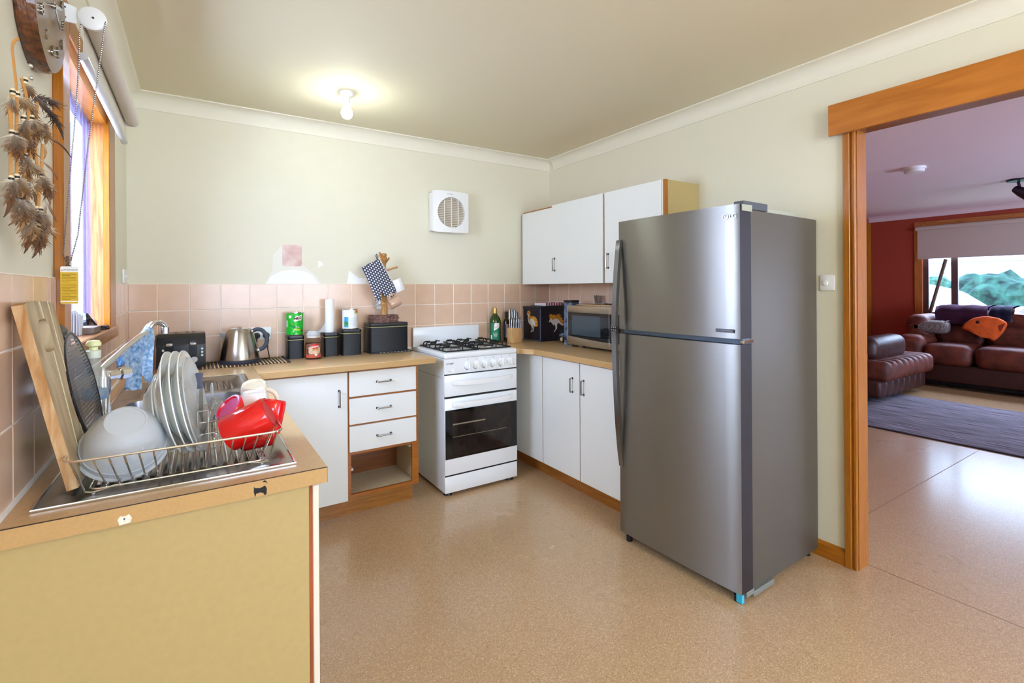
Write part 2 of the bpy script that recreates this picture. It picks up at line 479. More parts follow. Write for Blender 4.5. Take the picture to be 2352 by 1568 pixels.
cove('trim_2', (XR, YR, ZC), (XR, YB - 0.068, ZC), (-1, 0, 0), 'cream coved cornice above fridge and doorway')
cove('trim_3', (XL, YR, ZC), (XL, YB - 0.068, ZC), (1, 0, 0), 'cream coved cornice above the sink window')
cove('trim_5', (LX, YR, ZC), (LX, 3.46, ZC), (-1, 0, 0), 'pale cornice over the lounge window wall', M('lounge_cornice', 'd8c6c8', rough=0.6))
bm = new(); box(bm, XR - 0.016, XR, 1.085, 2.0, 0, 0.075); 
for v in bm.verts:
    if v.co.z > 0.07 and v.co.x < XR - 0.01: v.co.z -= 0.012
struct(obj('baseboard_right', bm, owood_y), 'orange timber skirting between fridge and doorway', 'skirting')

# ------------------------------------------------------------------ tiles
P, TH = 0.152, 0.0065
def tile_mesh(w, h):
    bm = new(); box(bm, -w / 2, w / 2, -h / 2, h / 2, 0, TH, 0.0016)
    bmesh.ops.recalc_face_normals(bm, faces=bm.faces)
    me = bpy.data.meshes.new('tile'); bm.to_mesh(me); bm.free(); me.materials.append(tile_m); return me
tile_cache = {}
def tile(wall, M4, w, h):
    k = (round(w, 3), round(h, 3))
    if k not in tile_cache: tile_cache[k] = tile_mesh(*k)
    o = bpy.data.objects.new('tile', tile_cache[k]); COL.objects.link(o); o.parent = wall; o.matrix_local = M4
ZT = 1.35
def rows():
    for r in range(3): yield ZT - (r + 1) * P, ZT - r * P
J = 0.0040
# stove wall
k0 = -0.181
edges = [XL + 0.004] + [k0 + P * i for i in range(-1, 19) if XL + 0.01 < k0 + P * i < XR - 0.01] + [XR - 0.004]
for z0, z1 in rows():
    for a, b in zip(edges, edges[1:]):
        if b - a < 0.02: continue
        M4 = Matrix(((1, 0, 0, (a + b) / 2), (0, 0, -1, YB), (0, 1, 0, (z0 + z1) / 2), (0, 0, 0, 1)))
        tile(wall_back, M4, b - a - J, z1 - z0 - J)
wbox('grout', grout_m, wall_back, XL, XR, YB - 0.0045, YB, ZB - 0.003, ZT)
# window wall (joints cut round the window)
ye = [1.363 + P * i for i in range(-6, 14)]
ye = [y for y in ye if y < YB - 0.01] + [YB - 0.007]
wy0, wy1, wz = 1.735, 2.735, 1.115
for z0, z1 in rows():
    for a, b in zip(ye, ye[1:]):
        segs = [(a, b, z0, z1)]
        if z1 > wz and b > wy0 and a < wy1:
            segs = []
            if a < wy0: segs.append((a, wy0, z0, z1))
            if b > wy1: segs.append((wy1, b, z0, z1))
            if z0 < wz - 0.02: segs.append((max(a, wy0), min(b, wy1), z0, wz))
        for s in segs:
            if s[1] - s[0] < 0.012: continue
            M4 = Matrix(((0, 0, 1, XL), (1, 0, 0, (s[0] + s[1]) / 2), (0, 1, 0, (s[2] + s[3]) / 2), (0, 0, 0, 1)))
            tile(wall_left, M4, s[1] - s[0] - J, s[3] - s[2] - J)
bm = new(); box(bm, XL, XL + 0.0045, ye[0], wy0, ZB - 0.003, ZT); box(bm, XL, XL + 0.0045, wy1, YB, ZB - 0.003, ZT); box(bm, XL, XL + 0.0045, wy0, wy1, ZB - 0.003, wz)
obj('grout', bm, grout_m, wall_left)
# fridge wall
re = [YB - 0.007] + [3.265 - P * i for i in range(0, 12)]
for z0, z1 in rows():
    for b, a in zip(re, re[1:]):
        M4 = Matrix(((0, 0, -1, XR), (-1, 0, 0, (a + b) / 2), (0, 1, 0, (z0 + z1) / 2), (0, 0, 0, 1)))
        tile(wall_right, M4, b - a - J, z1 - z0 - J)
wbox('grout', grout_m, wall_right, XR - 0.0045, XR, re[-1], YB, ZB - 0.003, ZT)
# silicone bead along the bench
bm = new(); tube(bm, [(XL + 0.006, 1.225, ZB + 0.001), (XL + 0.006, YB - 0.006, ZB + 0.001)], 0.007, 8)
obj('sealant_bead', bm, M('sealant', 'ebe7e2', rough=0.5), wall_left)

# unpainted patches left on the stove wall (flat marks on the plaster)
def patch(poly, mat, d):
    bm = new()
    prism(bm, poly, 0.0004, Matrix(((1, 0, 0, 0), (0, 0, -1, YB - d), (0, 1, 0, 0), (0, 0, 0, 1))))
    obj('paint_patch', bm, mat, wall_back, smooth=False)
patch([(0.362, 1.351), (0.40, 1.44), (0.405, 1.53), (0.452, 1.585), (0.56, 1.56), (0.575, 1.47), (0.60, 1.455), (0.66, 1.40), (0.69, 1.351)], M('plaster_patch_thin', 'e7e4d8', rough=0.8), 0.0001)
patch([(0.365, 1.351), (0.39, 1.395), (0.45, 1.43), (0.52, 1.44), (0.585, 1.432), (0.63, 1.41), (0.672, 1.351)], M('plaster_patch', 'f3f3f1', rough=0.8), 0.0006)
patch(rrect(0.458, 0.573, 1.462, 1.597, 0.012), M('pink_patch', 'd9aea4', rough=0.7, noise=(14, 0.10, (1, 1, 1), 'e6d2ca')), 0.0011)
patch([(0.672, 1.452), (0.704, 1.478), (0.69, 1.494), (0.672, 1.502)], M('plaster_patch', 'ebe9e4'), 0.0006)
patch([(0.855, 1.351), (0.862, 1.40), (0.868, 1.44), (0.90, 1.415), (0.935, 1.39), (0.985, 1.39), (0.985, 1.351)], M('plaster_patch', 'ebe9e4'), 0.0006)

# ------------------------------------------------------------------ sink window
w1 = thing('window_1', 'orange timber framed window over the sink', 'window', (XL, 2.2, 1.14), kind='structure')
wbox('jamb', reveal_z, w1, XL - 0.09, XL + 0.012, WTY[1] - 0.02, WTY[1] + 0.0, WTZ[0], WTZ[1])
wbox('jamb', owood_z, w1, XL - 0.09, XL + 0.012, WTY[0], WTY[0] + 0.02, WTZ[0], WTZ[1])
wbox('head', owood_y, w1, XL - 0.09, XL + 0.012, WTY[0] + 0.02, WTY[1] - 0.02, WTZ[1] - 0.06, WTZ[1])
wbox('architrave', owood_z, w1, XL, XL + 0.022, 2.57, 2.73, 1.13, 2.10, 0.003)
wbox('architrave', owood_z, w1, XL, XL + 0.022, 1.735, 1.82, 1.13, 2.115, 0.003)
wbox('architrave', owood_y, w1, XL, XL + 0.0215, 1.82, 2.57, 2.03, 2.10, 0.003)
wbox('sill', wood('sill_wood', '8f5a28', 'b47a42', 'y'), w1, XL - 0.09, XL + 0.03, 1.725, 2.735, 1.115, 1.162, 0.004)
gz0, gz1 = 1.162, WTZ[1] - 0.06
for a in ((1.82, 1.85, gz0, gz1), (2.545, 2.58, gz0, gz1), (1.85, 2.545, gz0, gz0 + 0.03), (1.85, 2.545, gz1 - 0.03, gz1)):
    wbox('sash_frame', M('alu_frame', 'c9cfd6', rough=0.4), w1, XL - 0.085, XL - 0.06, *a)
wbox('pane', pane_m, w1, XL - 0.075, XL - 0.071, 1.85, 2.545, gz0 + 0.03, gz1 - 0.03)
# sheer panel hanging in the opening, ending above the sill
bm = new(); V = []
NY = 48
for j in (0, 1):
    V.append([bm.verts.new((XL - 0.036 + 0.004 * math.sin(i * 1.15), 1.95 + (2.555 - 1.95) * i / NY, (1.215 if j == 0 else 1.988))) for i in range(NY + 1)])
for i in range(NY): bm.faces.new((V[0][i], V[0][i + 1], V[1][i + 1], V[1][i]))
tag(obj('sheer_curtain', bm, veil('sheer', '5c5a80', 0.6), angle=80), 'lilac white sheer curtain hanging inside the sink window', 'curtain')

fe = thing('backdrop', 'added lilac grey board fence outside, seen edgeways through the sheer curtain', 'backdrop', (-2.3, 4.6, 0))  # added surface outside: hides the bright sky and tints the window view lilac
for i in range(16): wbox('board', M('backdrop_board', '55558c', rough=0.8, noise=(6, 0.12, (3, 3, 1))), fe, -4.6 + i * 0.26, -4.345 + i * 0.26, 4.6, 4.62, 0.0, 2.7, 0.004)
for z in (0.4, 1.2, 2.2): wbox('rail', M('backdrop_rail', '4c4c80', rough=0.8), fe, -4.6, -0.43, 4.62, 4.67, z, z + 0.09)
bm = new(); box(bm, -12, XL - 0.105, -8, 12, -0.25, -0.15); tag(obj('ground', bm, M('side_ground', 'b5b3a8', rough=0.95)), 'pale side yard ground below the sink window', 'ground', kind='structure')

# roller blind over the window
bl = thing('roller_blind', 'off white roller blind rolled up above the sink window', 'blind', (XL + 0.07, 2.2, 2.05))
bm = new(); lathe(bm, [(0.0, 0), (0.026, 0), (0.026, 0.955), (0.0, 0.955)], 24, along((XL + 0.085, 1.742, 2.055), (0, 1, 0)))
obj('roll', bm, M('blind_fabric', 'dcd5c8', rough=0.8), bl, w=True)
wbox('sheet', M('blind_fabric', 'dcd5c8'), bl, XL + 0.0585, XL + 0.0600, 1.765, 2.675, 1.962, 2.055)
bm = new(); lathe(bm, [(0, 0), (0.010, 0), (0.012, 0.004), (0.012, 0.918), (0.010, 0.922), (0, 0.922)], 16, along((XL + 0.0595, 1.758, 1.955), (0, 1, 0)))
obj('bottom_bar', bm, M('bar_alu', 'd5d5da', rough=0.3, metal=0.5), bl, w=True)
bm = new(); T = frame((0, 1.742, 0), (1, 0, 0), (0, 0, 1))
prism(bm, [(XL + 0.0, 2.032), (XL + 0.05, 2.032), (XL + 0.05, 2.075), (XL + 0.0, 2.088)], 0.004, T, 0.0)
lathe(bm, [(0, 0), (0.03, 0), (0.031, 0.003), (0.031, 0.012), (0.027, 0.015), (0, 0.016)], 28, along((XL + 0.083, 1.742, 2.052), (0, -1, 0)))
brk = obj('bracket', bm, white_pl, bl, w=True)
bm = new()
for q in ((XL + 0.012, 2.068), (XL + 0.012, 2.045), (XL + 0.026, 2.07), (XL + 0.026, 2.043)): lathe(bm, [(0, 0), (0.0025, 0), (0.0025, 0.001), (0, 0.001)], 10, along((q[0], 1.738, q[1]), (0, -1, 0)))
lathe(bm, [(0, 0), (0.003, 0), (0.003, 0.001), (0, 0.001)], 10, along((XL + 0.085, 1.7255, 2.052), (0, -1, 0)))
obj('screw_hole', bm, M('hole_dark', '3c4250', rough=0.5), brk, w=True)
wbox('end_bracket', white_pl, bl, XL + 0.0, XL + 0.1, 2.698, 2.702, 2.03, 2.08)
CH = [(-0.255, 2.03), (-0.258, 2.009), (-0.26, 1.908), (-0.27, 1.743), (-0.283, 1.567), (-0.291, 1.439), (-0.2935, 1.41), (-0.2875, 1.389), (-0.278, 1.396), (-0.264, 1.463), (-0.241, 1.712), (-0.224, 1.869), (-0.204, 2.05)]
bm = new(); bead_T = []
for (xa, za), (xb, zb) in zip(CH, CH[1:]):
    L = math.hypot(xb - xa, zb - za); n = max(1, int(L / 0.0058))
    for i in range(n):
        t = i / n; c = (xa + (xb - xa) * t, 1.727, za + (zb - za) * t)
        q = bmesh.ops.create_icosphere(bm, subdivisions=1, radius=0.0025)['verts']
        for v in q: v.co += Vector(c)
ch = obj('bead_chain', bm, M('chain_metal', '9a948f', rough=0.3, metal=0.9), bl, w=True); ch['kind'] = 'stuff'
bm = new(); tube(bm, [(a, 1.727, b) for a, b in CH], 0.0008, 6); obj('chain_cord', bm, M('cord_dark', '3a3232'), bl, w=True)
tgm = thing('warning_tag', 'yellow and white warning card hanging from the blind chain', 'tag', (-0.277, 1.70, 1.28))
T = frame((-0.277, 1.70, 1.28), (1, -0.08, 0), (0, 0, 1))
bm = new(); prism(bm, rrect(-0.018, 0.018, 0.0, 0.098, 0.004), 0.0006, T); card = obj('card', bm, M('card_white', 'efedea', rough=0.4), tgm, w=True)
bm = new(); prism(bm, [(-0.018, 0.008), (0.018, 0.008), (0.018, 0.083), (-0.018, 0.083)], 0.0003, T @ Matrix.Translation((0, 0, 0.0006))); prism(bm, [(-0.0165, 0.0005), (0.0165, 0.0005), (0.018, 0.005), (-0.018, 0.005)], 0.0003, T @ Matrix.Translation((0, 0, 0.0006)))
obj('print', bm, M('card_yellow', 'd9b02c', rough=0.4), card, w=True)
ink = M('ink', '2b2620', rough=0.6)
text('lettering', 'WARNING', 0.0058, ink, card, T @ Matrix.Translation((0.003, 0.0885, 0.0007)), 0.0001, spacing=1.15)
bm = new(); prism(bm, [(-0.0168, 0.0862), (-0.0122, 0.0862), (-0.0145, 0.0906)], 0.0003, T @ Matrix.Translation((0, 0, 0.0006))); obj('warning_sign', bm, M('sign_orange', 'd98a1c'), card, w=True)
bm = new(); random.seed(3)
for i in range(17):
    y = 0.077 - i * 0.0040 - (0.002 if i > 5 else 0)
    L = 0.030 if i not in (1, 5, 9, 13, 16) else 0.018
    box(bm, -0.015, -0.015 + L * random.uniform(0.92, 1), y, y + (0.0015 if i < 2 else 0.0010), 0.0009, 0.0011, T=T)
obj('small_print', bm, M('small_ink', '77601c', rough=0.6), card, w=True)
bm = new(); tube(bm, [(-0.277, 1.70, 1.374), (-0.281, 1.712, 1.385), (-0.286, 1.725, 1.392)], 0.0007, 6); obj('tie', bm, M('cord_dark', '3a3232'), tgm, w=True)
# tensioner on the architrave
tz = thing('chain_tensioner', 'clear plastic chain holder screwed to the window frame under the chain', 'holder', (-0.293, 1.757, 1.39))
wbox('body', glassy('clear_plastic', 'e8dccc', 0.85), tz, -0.2925, -0.2855, 1.752, 1.768, 1.378, 1.408, 0.001)
bm = new(); lathe(bm, [(0, 0), (0.0045, 0), (0.003, 0.003), (0, 0.0035)], 12, along((-0.2853, 1.76, 1.385), (1, 0, 0))); obj('screw', bm, chrome, tz, w=True)

# ------------------------------------------------------------------ doorway to the lounge
d1 = thing('door_1', 'orange timber lounge doorway with a deep header pelmet', 'doorway', (XR, 0.5, 0), kind='structure')
wbox('jamb', owood_z, d1, XR + 0.0, XR + 0.095, DY[1] - 0.012, DY[1], 0, 2.05)
bm = new(); box(bm, XR - 0.02, XR, DY[1] + 0.012, DY[1] + 0.04, 0, 2.035, 0.002); box(bm, XR - 0.016, XR, DY[1] - 0.010, DY[1] + 0.004, 0, 2.035, 0.003); box(bm, XR - 0.008, XR, DY[1] + 0.0, DY[1] + 0.014, 0, 2.035)
obj('architrave', bm, owood_z, d1, w=True)
bm = new(); box(bm, XR - 0.05, XR - 0.032, DY[0] - 0.1, 1.132, 2.022, 2.166, 0.001); box(bm, XR - 0.032, XR, DY[0] - 0.1, 1.132, 2.148, 2.166)
obj('header', bm, wood('header_wood', 'ab6312', 'c07626', 'y', scale=3.0, stretch=9), d1, w=True)
wbox('track', wood('track_wood', '7c4a26', '93603a', 'y'), d1, XR - 0.03, XR + 0.095, DY[0], DY[1] - 0.012, 2.035, 2.05)
bm = new(); box(bm, XR, XR + 0.095, DY[0], DY[0] + 0.012, 0, 2.035); box(bm, XR - 0.02, XR, DY[0] - 0.04, DY[0] + 0.01, 0, 2.035); obj('jamb', bm, owood_z, d1, w=True)
sw = thing('light_switch', 'square white dimmer plate on the wall between fridge and doorway', 'switch', (XR, 1.16, 1.33))
wbox('plate', white_pl, sw, XR - 0.008, XR, 1.128, 1.192, 1.293, 1.368, 0.003, 2)
bm = new(); lathe(bm, [(0, 0), (0.010, 0), (0.0105, 0.006), (0.009, 0.009), (0, 0.009)], 20, along((XR - 0.008, 1.165, 1.329), (-1, 0, 0))); obj('knob', bm, white_pl, sw, w=True)
sw = thing('light_switch', 'small white switch plate in the corner right of the sink window', 'switch', (XL, 3.23, 1.38))
wbox('plate', white_pl, sw, XL, XL + 0.009, 3.17, 3.285, 1.352, 1.424, 0.003, 2)
for y in (3.2, 3.25): wbox('rocker', white_pl, sw, XL + 0.009, XL + 0.013, y - 0.008, y + 0.008, 1.378, 1.398, 0.002)
# ------------------------------------------------------------------ bench tops
T_ = 0.036
bm = new(); box(bm, XL, 0.262, 1.226, YB, ZB - T_, ZB)
# sink cut-out is covered by the sink itself; cut the slab so bowls can drop through
bm.free(); bm = new()
sx0, sx1, sy0, sy1 = -0.252, 0.185, 1.30, 2.775
box(bm, XL + 0.001, sx0, 1.226, YB - 0.001, ZB - T_, ZB); box(bm, sx1, 0.262, 1.226, YB - 0.001, ZB - T_, ZB)
box(bm, sx0, sx1, 1.226, sy0, ZB - T_, ZB); box(bm, sx0, sx1, sy1, YB - 0.001, ZB - T_, ZB)
wt1 = tag(obj('worktop', bm, top_m), 'tan laminate worktop along the window wall holding the sink', 'worktop', 'tan laminate worktops')
wbox('end_strip', topedge_m, wt1, XL + 0.002, 0.2615, 1.2232, 1.226, ZB - T_ , ZB - 0.0012)
wbox('seam', dark_seam, wt1, XL + 0.002, 0.262, 1.2234, 1.2262, ZB - 0.0012, ZB + 0.0001)
wbox('seam', dark_seam, wt1, 0.2605, 0.2622, 1.2233, 1.226, ZB - T_, ZB)
# chips in the end strip
T = frame((0, 1.2232, 0), (1, 0, 0), (0, 0, 1))
bm = new()
prism(bm, [(0.108, 0.8545), (0.110, 0.861), (0.118, 0.8625), (0.124, 0.860), (0.127, 0.8545), (0.131, 0.856), (0.1315, 0.869), (0.128, 0.8755), (0.118, 0.872), (0.108, 0.874), (0.106, 0.878), (0.1055, 0.866)], 0.0006, T)
prism(bm, [(0.122, 0.8845), (0.130, 0.8825), (0.133, 0.878), (0.131, 0.8845), (0.127, 0.8875)], 0.0006, T)
obj('black_chip', bm, M('chip_black', '17171b', rough=0.7), wt1, w=True)
bm = new(); prism(bm, [(-0.128, 0.8545), (-0.131, 0.866), (-0.127, 0.872), (-0.120, 0.8705), (-0.113, 0.873), (-0.1085, 0.865), (-0.111, 0.8565)], 0.0006, T); obj('white_chip', bm, M('chip_white', 'e9e2d2', rough=0.8, noise=(200, 0.1)), wt1, w=True)
bm = new(); prism(bm, arc((-0.1205, 0.8655), 0.0017, 0, 2 * PI, 10)[:-1], 0.0009, T); obj('screw_hole', bm, M('hole_dark', '3c4250'), wt1, w=True)

bm = new(); box(bm, 0.2635, 1.243, 2.803, YB - 0.001, ZB - T_, ZB, 0.003, 2)
wt2 = tag(obj('worktop', bm, top_m), 'tan laminate worktop carrying the black tins left of the stove', 'worktop', 'tan laminate worktops')
wbox('edge_strip', topedge_m, wt2, 0.264, 1.243, 2.801, 2.803, ZB - T_ + 0.001, ZB - 0.004)
bm = new(); prism(bm, [(1.963, 1.875), (XR - 0.001, 1.875), (XR - 0.001, YB - 0.001), (1.862, YB - 0.001), (1.862, 2.885), (1.905, 2.862), (1.963, 2.765)], T_, Matrix.Translation((0, 0, ZB - T_)), 0.0025)
wt3 = tag(obj('worktop', bm, top_m), 'tan laminate corner worktop under the microwave', 'worktop', 'tan laminate worktops')
wbox('edge_strip', topedge_m, wt3, 1.961, 1.963, 1.877, 2.766, ZB - T_ + 0.001, ZB - 0.003)

# ------------------------------------------------------------------ cabinets
def bar_handle(parent, p0, p1, out):
    """slim bow handle between two posts; p0, p1 on the door face"""
    p0, p1, out = Vector(p0), Vector(p1), Vector(out)
    bm = new(); L = 0.022
    tube(bm, [p0, p0 + out * L * 0.8, p0 + out * L + (p1 - p0) * 0.06], 0.0045, 8)
    tube(bm, [p1, p1 + out * L * 0.8, p1 + out * L + (p0 - p1) * 0.06], 0.0045, 8)
    tube(bm, [p0 + out * L, p1 + out * L], 0.0042, 8)
    o = obj('handle', bm, handle_m, parent, w=True)
    bm = new()
    for p in (p0, p1): lathe(bm, [(0, 0), (0.0068, 0), (0.0068, 0.003), (0, 0.004)], 12, along(p, out))
    h = obj('handle_foot', bm, M('dark_metal', '2a2a2e', rough=0.35, metal=0.8), parent, w=True)
    return o
# sink unit seen from its end
sc = thing('base_cabinet', 'sink unit with a plain yellow end panel facing the viewpoint', 'cabinet', (0, 2.0, 0), group='kitchen base units')
wbox('end_panel', yellow_lam, sc, XL + 0.001, 0.225, 1.250, 1.266, 0, ZB - T_ - 0.001)
wbox('edge_strip', wood('strip_wood', '8c3f12', 'a9531a', 'z'), sc, 0.2255, 0.2325, 1.249, 1.266, 0, ZB - T_ - 0.001)
wbox('carcass', inner_board, sc, XL + 0.001, 0.2245, 1.267, 2.84, 0.10, 0.60)
wbox('kick_board', dkwood_y, sc, 0.16, 0.175, 1.27, 2.84, 0, 0.10)
for i, y in enumerate((1.2525, 1.66, 2.06, 2.46)):
    d = wbox('door', M('cream_edge', 'e9e0cf', rough=0.4), sc, 0.2335, 0.248, y, y + 0.385, 0.105, ZB - T_ - 0.012, 0.0015)
    bar_handle(d, (0.248, y + 0.34, 0.74), (0.248, y + 0.34, 0.65), (1, 0, 0))
# corner unit with one door
cc = thing('base_cabinet', 'corner unit with a single wide white door left of the drawers', 'cabinet', (0.45, 3.1, 0), group='kitchen base units')
bm = new(); box(bm, 0.262, 0.724, 2.855, 3.36, 0.105, 0.60); box(bm, 0.262, 0.724, 2.856, 2.875, 0.60, ZB - T_ - 0.001)
obj('carcass', bm, owood_x, cc, w=True)
d = wbox('door', white_lam, cc, 0.30, 0.7195, 2.840, 2.8545, 0.112, 0.841, 0.0015)
bar_handle(d, (0.673, 2.840, 0.742), (0.673, 2.840, 0.654), (0, -1, 0))
wbox('kick_board', dkwood_x, cc, 0.262, 0.724, 2.925, 2.94, 0, 0.105)
# drawer unit
dc = thing('base_cabinet', 'drawer unit with an empty bottom opening beside the stove', 'cabinet', (0.93, 3.1, 0), group='kitchen base units')
bm = new()
box(bm, 0.7245, 0.741, 2.8545, 2.872, 0.118, ZB - T_ - 0.001); box(bm, 1.108, 1.149, 2.8545, 2.872, 0.118, ZB - T_ - 0.001)
box(bm, 0.741, 1.108, 2.8555, 2.872, 0.118, 0.138); box(bm, 0.741, 1.108, 2.8555, 2.872, 0.365, 0.392); box(bm, 0.741, 1.108, 2.8555, 2.872, 0.515, 0.555); box(bm, 0.741, 1.108, 2.8555, 2.872, 0.675, 0.715); box(bm, 0.741, 1.108, 2.8555, 2.872, 0.838, ZB - T_ - 0.001)
obj('face_frame', bm, owood_x, dc, w=True)
wbox('side_panel', inner_board, dc, 1.125, 1.147, 2.872, 3.35, 0.118, ZB - T_ - 0.001)
wbox('side_panel', owood_z, dc, 0.7245, 0.7375, 2.872, 3.35, 0.118, ZB - T_ - 0.001)
wbox('bottom_shelf', inner_board, dc, 0.7375, 1.125, 2.8725, 3.18, 0.118, 0.1375)
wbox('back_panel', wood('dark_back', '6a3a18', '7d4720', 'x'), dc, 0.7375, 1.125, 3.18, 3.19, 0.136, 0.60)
wbox('runner', white_pl, dc, 1.104, 1.1245, 2.90, 3.15, 0.335, 0.347)
wbox('runner', white_pl, dc, 0.738, 0.758, 2.875, 3.15, 0.268, 0.28)
wbox('kick_board', dkwood_x, dc, 0.7245, 1.135, 2.925, 2.94, 0, 0.118)
for z0, z1, hz in ((0.700, 0.840, 0.772), (0.541, 0.688, 0.618), (0.384, 0.530, 0.458)):
    d = wbox('drawer', white_lam, dc, 0.7295, 1.130, 2.840, 2.8543, z0, z1, 0.0015)
    bar_handle(d, (0.888, 2.840, hz), (0.970, 2.840, hz + 0.001), (0, -1, 0))
# fridge side unit
rc = thing('base_cabinet', 'white two door unit between stove and fridge', 'cabinet', (2.3, 2.45, 0), group='kitchen base units')
bm = new(); box(bm, 2.0145, 2.55, 1.885, 3.05, 0.098, ZB - T_ - 0.001)
obj('carcass', bm, owood_y, rc, w=True)
wbox('filler_panel', white_lam, rc, 2.000, 2.0143, 2.724, 3.06, 0.112, 0.843, 0.001)
for y0, y1, hy in ((2.334, 2.716, 2.398), (1.90, 2.326, 2.292)):
    d = wbox('door', white_lam, rc, 2.000, 2.0143, y0, y1, 0.112, 0.843, 0.0015)
    bar_handle(d, (2.000, hy, 0.742), (2.000, hy, 0.656), (-1, 0, 0))
wbox('kick_board', dkwood_y, rc, 2.075, 2.09, 1.885, 3.15, 0, 0.098)
# wall cupboard
wc = thing('wall_cabinet', 'white three door wall cupboard above the microwave', 'cabinet', (2.41, 2.6, 1.344))
bm = new(); box(bm, 2.2745, XR - 0.001, 1.895, 3.345, 1.346, 1.933)
obj('carcass', bm, owood_y, wc, w=True)
wbox('end_panel', yellow_lam, wc, 2.287, XR - 0.001, 1.880, 1.8945, 1.344, 1.935)
wbox('edge_strip', owood_z, wc, 2.262, 2.287, 1.8795, 1.8945, 1.344, 1.935)
wbox('edge_strip', M('cream_edge', 'e9e0cf'), wc, 2.262, 2.2744, 1.895, 1.905, 1.344, 1.935)
for y0, y1, zt, x, hy in ((2.942, 3.345, 1.922, 2.264, None), (2.390, 2.938, 1.937, 2.258, 2.905), (1.908, 2.376, 1.937, 2.260, 2.342)):
    d = wbox('door', white_lam, wc, x, 2.2743, y0, y1, 1.344, zt, 0.0015)
    if hy is not None: bar_handle(d, (x, hy, 1.533), (x, hy, 1.443), (-1, 0, 0))
    else: wbox('finger_slot', black_pl, d, x - 0.0006, x, 2.943, 2.948, 1.440, 1.524)
# ------------------------------------------------------------------ fridge
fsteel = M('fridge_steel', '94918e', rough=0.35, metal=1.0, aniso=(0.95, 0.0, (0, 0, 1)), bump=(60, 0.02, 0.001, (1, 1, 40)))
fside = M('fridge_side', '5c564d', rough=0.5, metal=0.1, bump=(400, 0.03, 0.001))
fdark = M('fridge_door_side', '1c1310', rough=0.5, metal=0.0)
gasket = M('gasket', '8f9a9c', rough=0.4, metal=0.3)
fr = thing('fridge', 'tall stainless two door fridge standing against the cream wall', 'fridge', (2.2, 1.52, 0))
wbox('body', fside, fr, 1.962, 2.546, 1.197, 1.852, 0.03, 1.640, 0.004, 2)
wbox('back_panel', M('fridge_back', '55595c', rough=0.6), fr, 2.5465, 2.552, 1.20, 1.849, 0.05, 1.636)
wbox('gasket', gasket, fr, 1.953, 1.9615, 1.201, 1.848, 0.05, 1.636)
def fdoor(z0, z1):
    bm = new(); n = 20; y0, y1 = 1.190, 1.858
    prof = []
    for i in range(n + 1):
        t = i / n; y = y0 + (y1 - y0) * t
        bulge = 0.006 * (1 - (2 * t - 1) ** 2)
        e = min(t, 1 - t) * (y1 - y0)
        rnd = 0.004 * max(0, 1 - e / 0.006) ** 2
        prof.append((1.866 - bulge + rnd, y))
    prof += [(1.952, y1), (1.952, y0)]
    prism(bm, prof, z1 - z0, Matrix.Translation((0, 0, z0)))
    bm.normal_update()
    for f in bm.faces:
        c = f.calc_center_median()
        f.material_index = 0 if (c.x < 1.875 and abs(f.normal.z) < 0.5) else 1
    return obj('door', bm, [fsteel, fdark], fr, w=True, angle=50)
def fhandle(door, pts, wid):
    """bowed bar along the opening edge: pts = (z, stand-off)"""
    bm = new(); y0, y1 = 1.828, 1.857
    P = []
    for z, s in pts:
        xo = 1.864 - s
        P.append([bm.verts.new((xo, y0, z)), bm.verts.new((xo, y1, z)), bm.verts.new((min(xo + wid, 1.866), y1, z)), bm.verts.new((min(xo + wid, 1.866), y0, z))])
    for a, b in zip(P, P[1:]):
        for i in range(4): bm.faces.new((a[i], a[(i + 1) % 4], b[(i + 1) % 4], b[i]))
    bm.faces.new(P[0]); bm.faces.new(list(reversed(P[-1])))
    o = obj('handle', bm, M('fridge_handle', '8a8c92', rough=0.25, metal=1.0), door, w=True)
    return o
dz = fdoor(1.098, 1.656)
fhandle(dz, [(1.560, 0.010), (1.553, 0.016), (1.50, 0.024), (1.40, 0.036), (1.28, 0.046), (1.18, 0.052), (1.112, 0.054)], 0.02)
df = fdoor(0.045, 1.074)
fhandle(df, [(1.088, 0.054), (1.02, 0.052), (0.90, 0.049), (0.75, 0.041), (0.60, 0.030), (0.47, 0.016), (0.405, 0.006), (0.385, 0.003)], 0.02)
wbox('middle_rail', M('fridge_rail', '5e6975', rough=0.3, metal=0.8), fr, 1.90, 1.952, 1.197, 1.850, 1.0745, 1.0975)
wbox('hinge', chrome, fr, 1.885, 1.958, 1.184, 1.202, 1.078, 1.094, 0.002)
bm = new(); box(bm, 1.955, 2.10, 1.197, 1.25, 1.641, 1.674, 0.002); box(bm, 1.90, 1.955, 1.19, 1.235, 1.657, 1.672, 0.002); box(bm, 2.10, 2.14, 1.23, 1.29, 1.641, 1.672)
obj('hinge_cover', bm, M('hinge_cover', '4b4e52', rough=0.5), fr, w=True)
wbox('top_bar', M('top_bar', 'a5a690', rough=0.5), fr, 2.101, 2.36, 1.208, 1.228, 1.6405, 1.656)
wbox('top_bar', M('top_bar', 'a5a690'), fr, 1.88, 1.9545, 1.185, 1.1895, 1.628, 1.655)
bm = new(); box(bm, 1.905, 1.962, 1.189, 1.214, 0.022, 0.0445, 0.002); box(bm, 1.955, 2.12, 1.189, 1.202, 0.008, 0.03, 0.001)
obj('bottom_hinge', bm, M('hinge_cover2', '8f9488', rough=0.4, metal=0.5), fr, w=True)
for y in (1.222, 1.82):
    bm = new(); lathe(bm, [(0, 0), (0.016, 0), (0.016, 0.028), (0, 0.028)], 16, Matrix.Translation((1.895, y, 0.0))); obj('foot', bm, black_pl, fr, w=True)
for y in (1.23, 1.8):
    bm = new(); lathe(bm, [(0, 0), (0.016, 0), (0.016, 0.03), (0, 0.03)], 16, Matrix.Translation((2.5, y, 0.0))); obj('foot', bm, black_pl, fr, w=True)
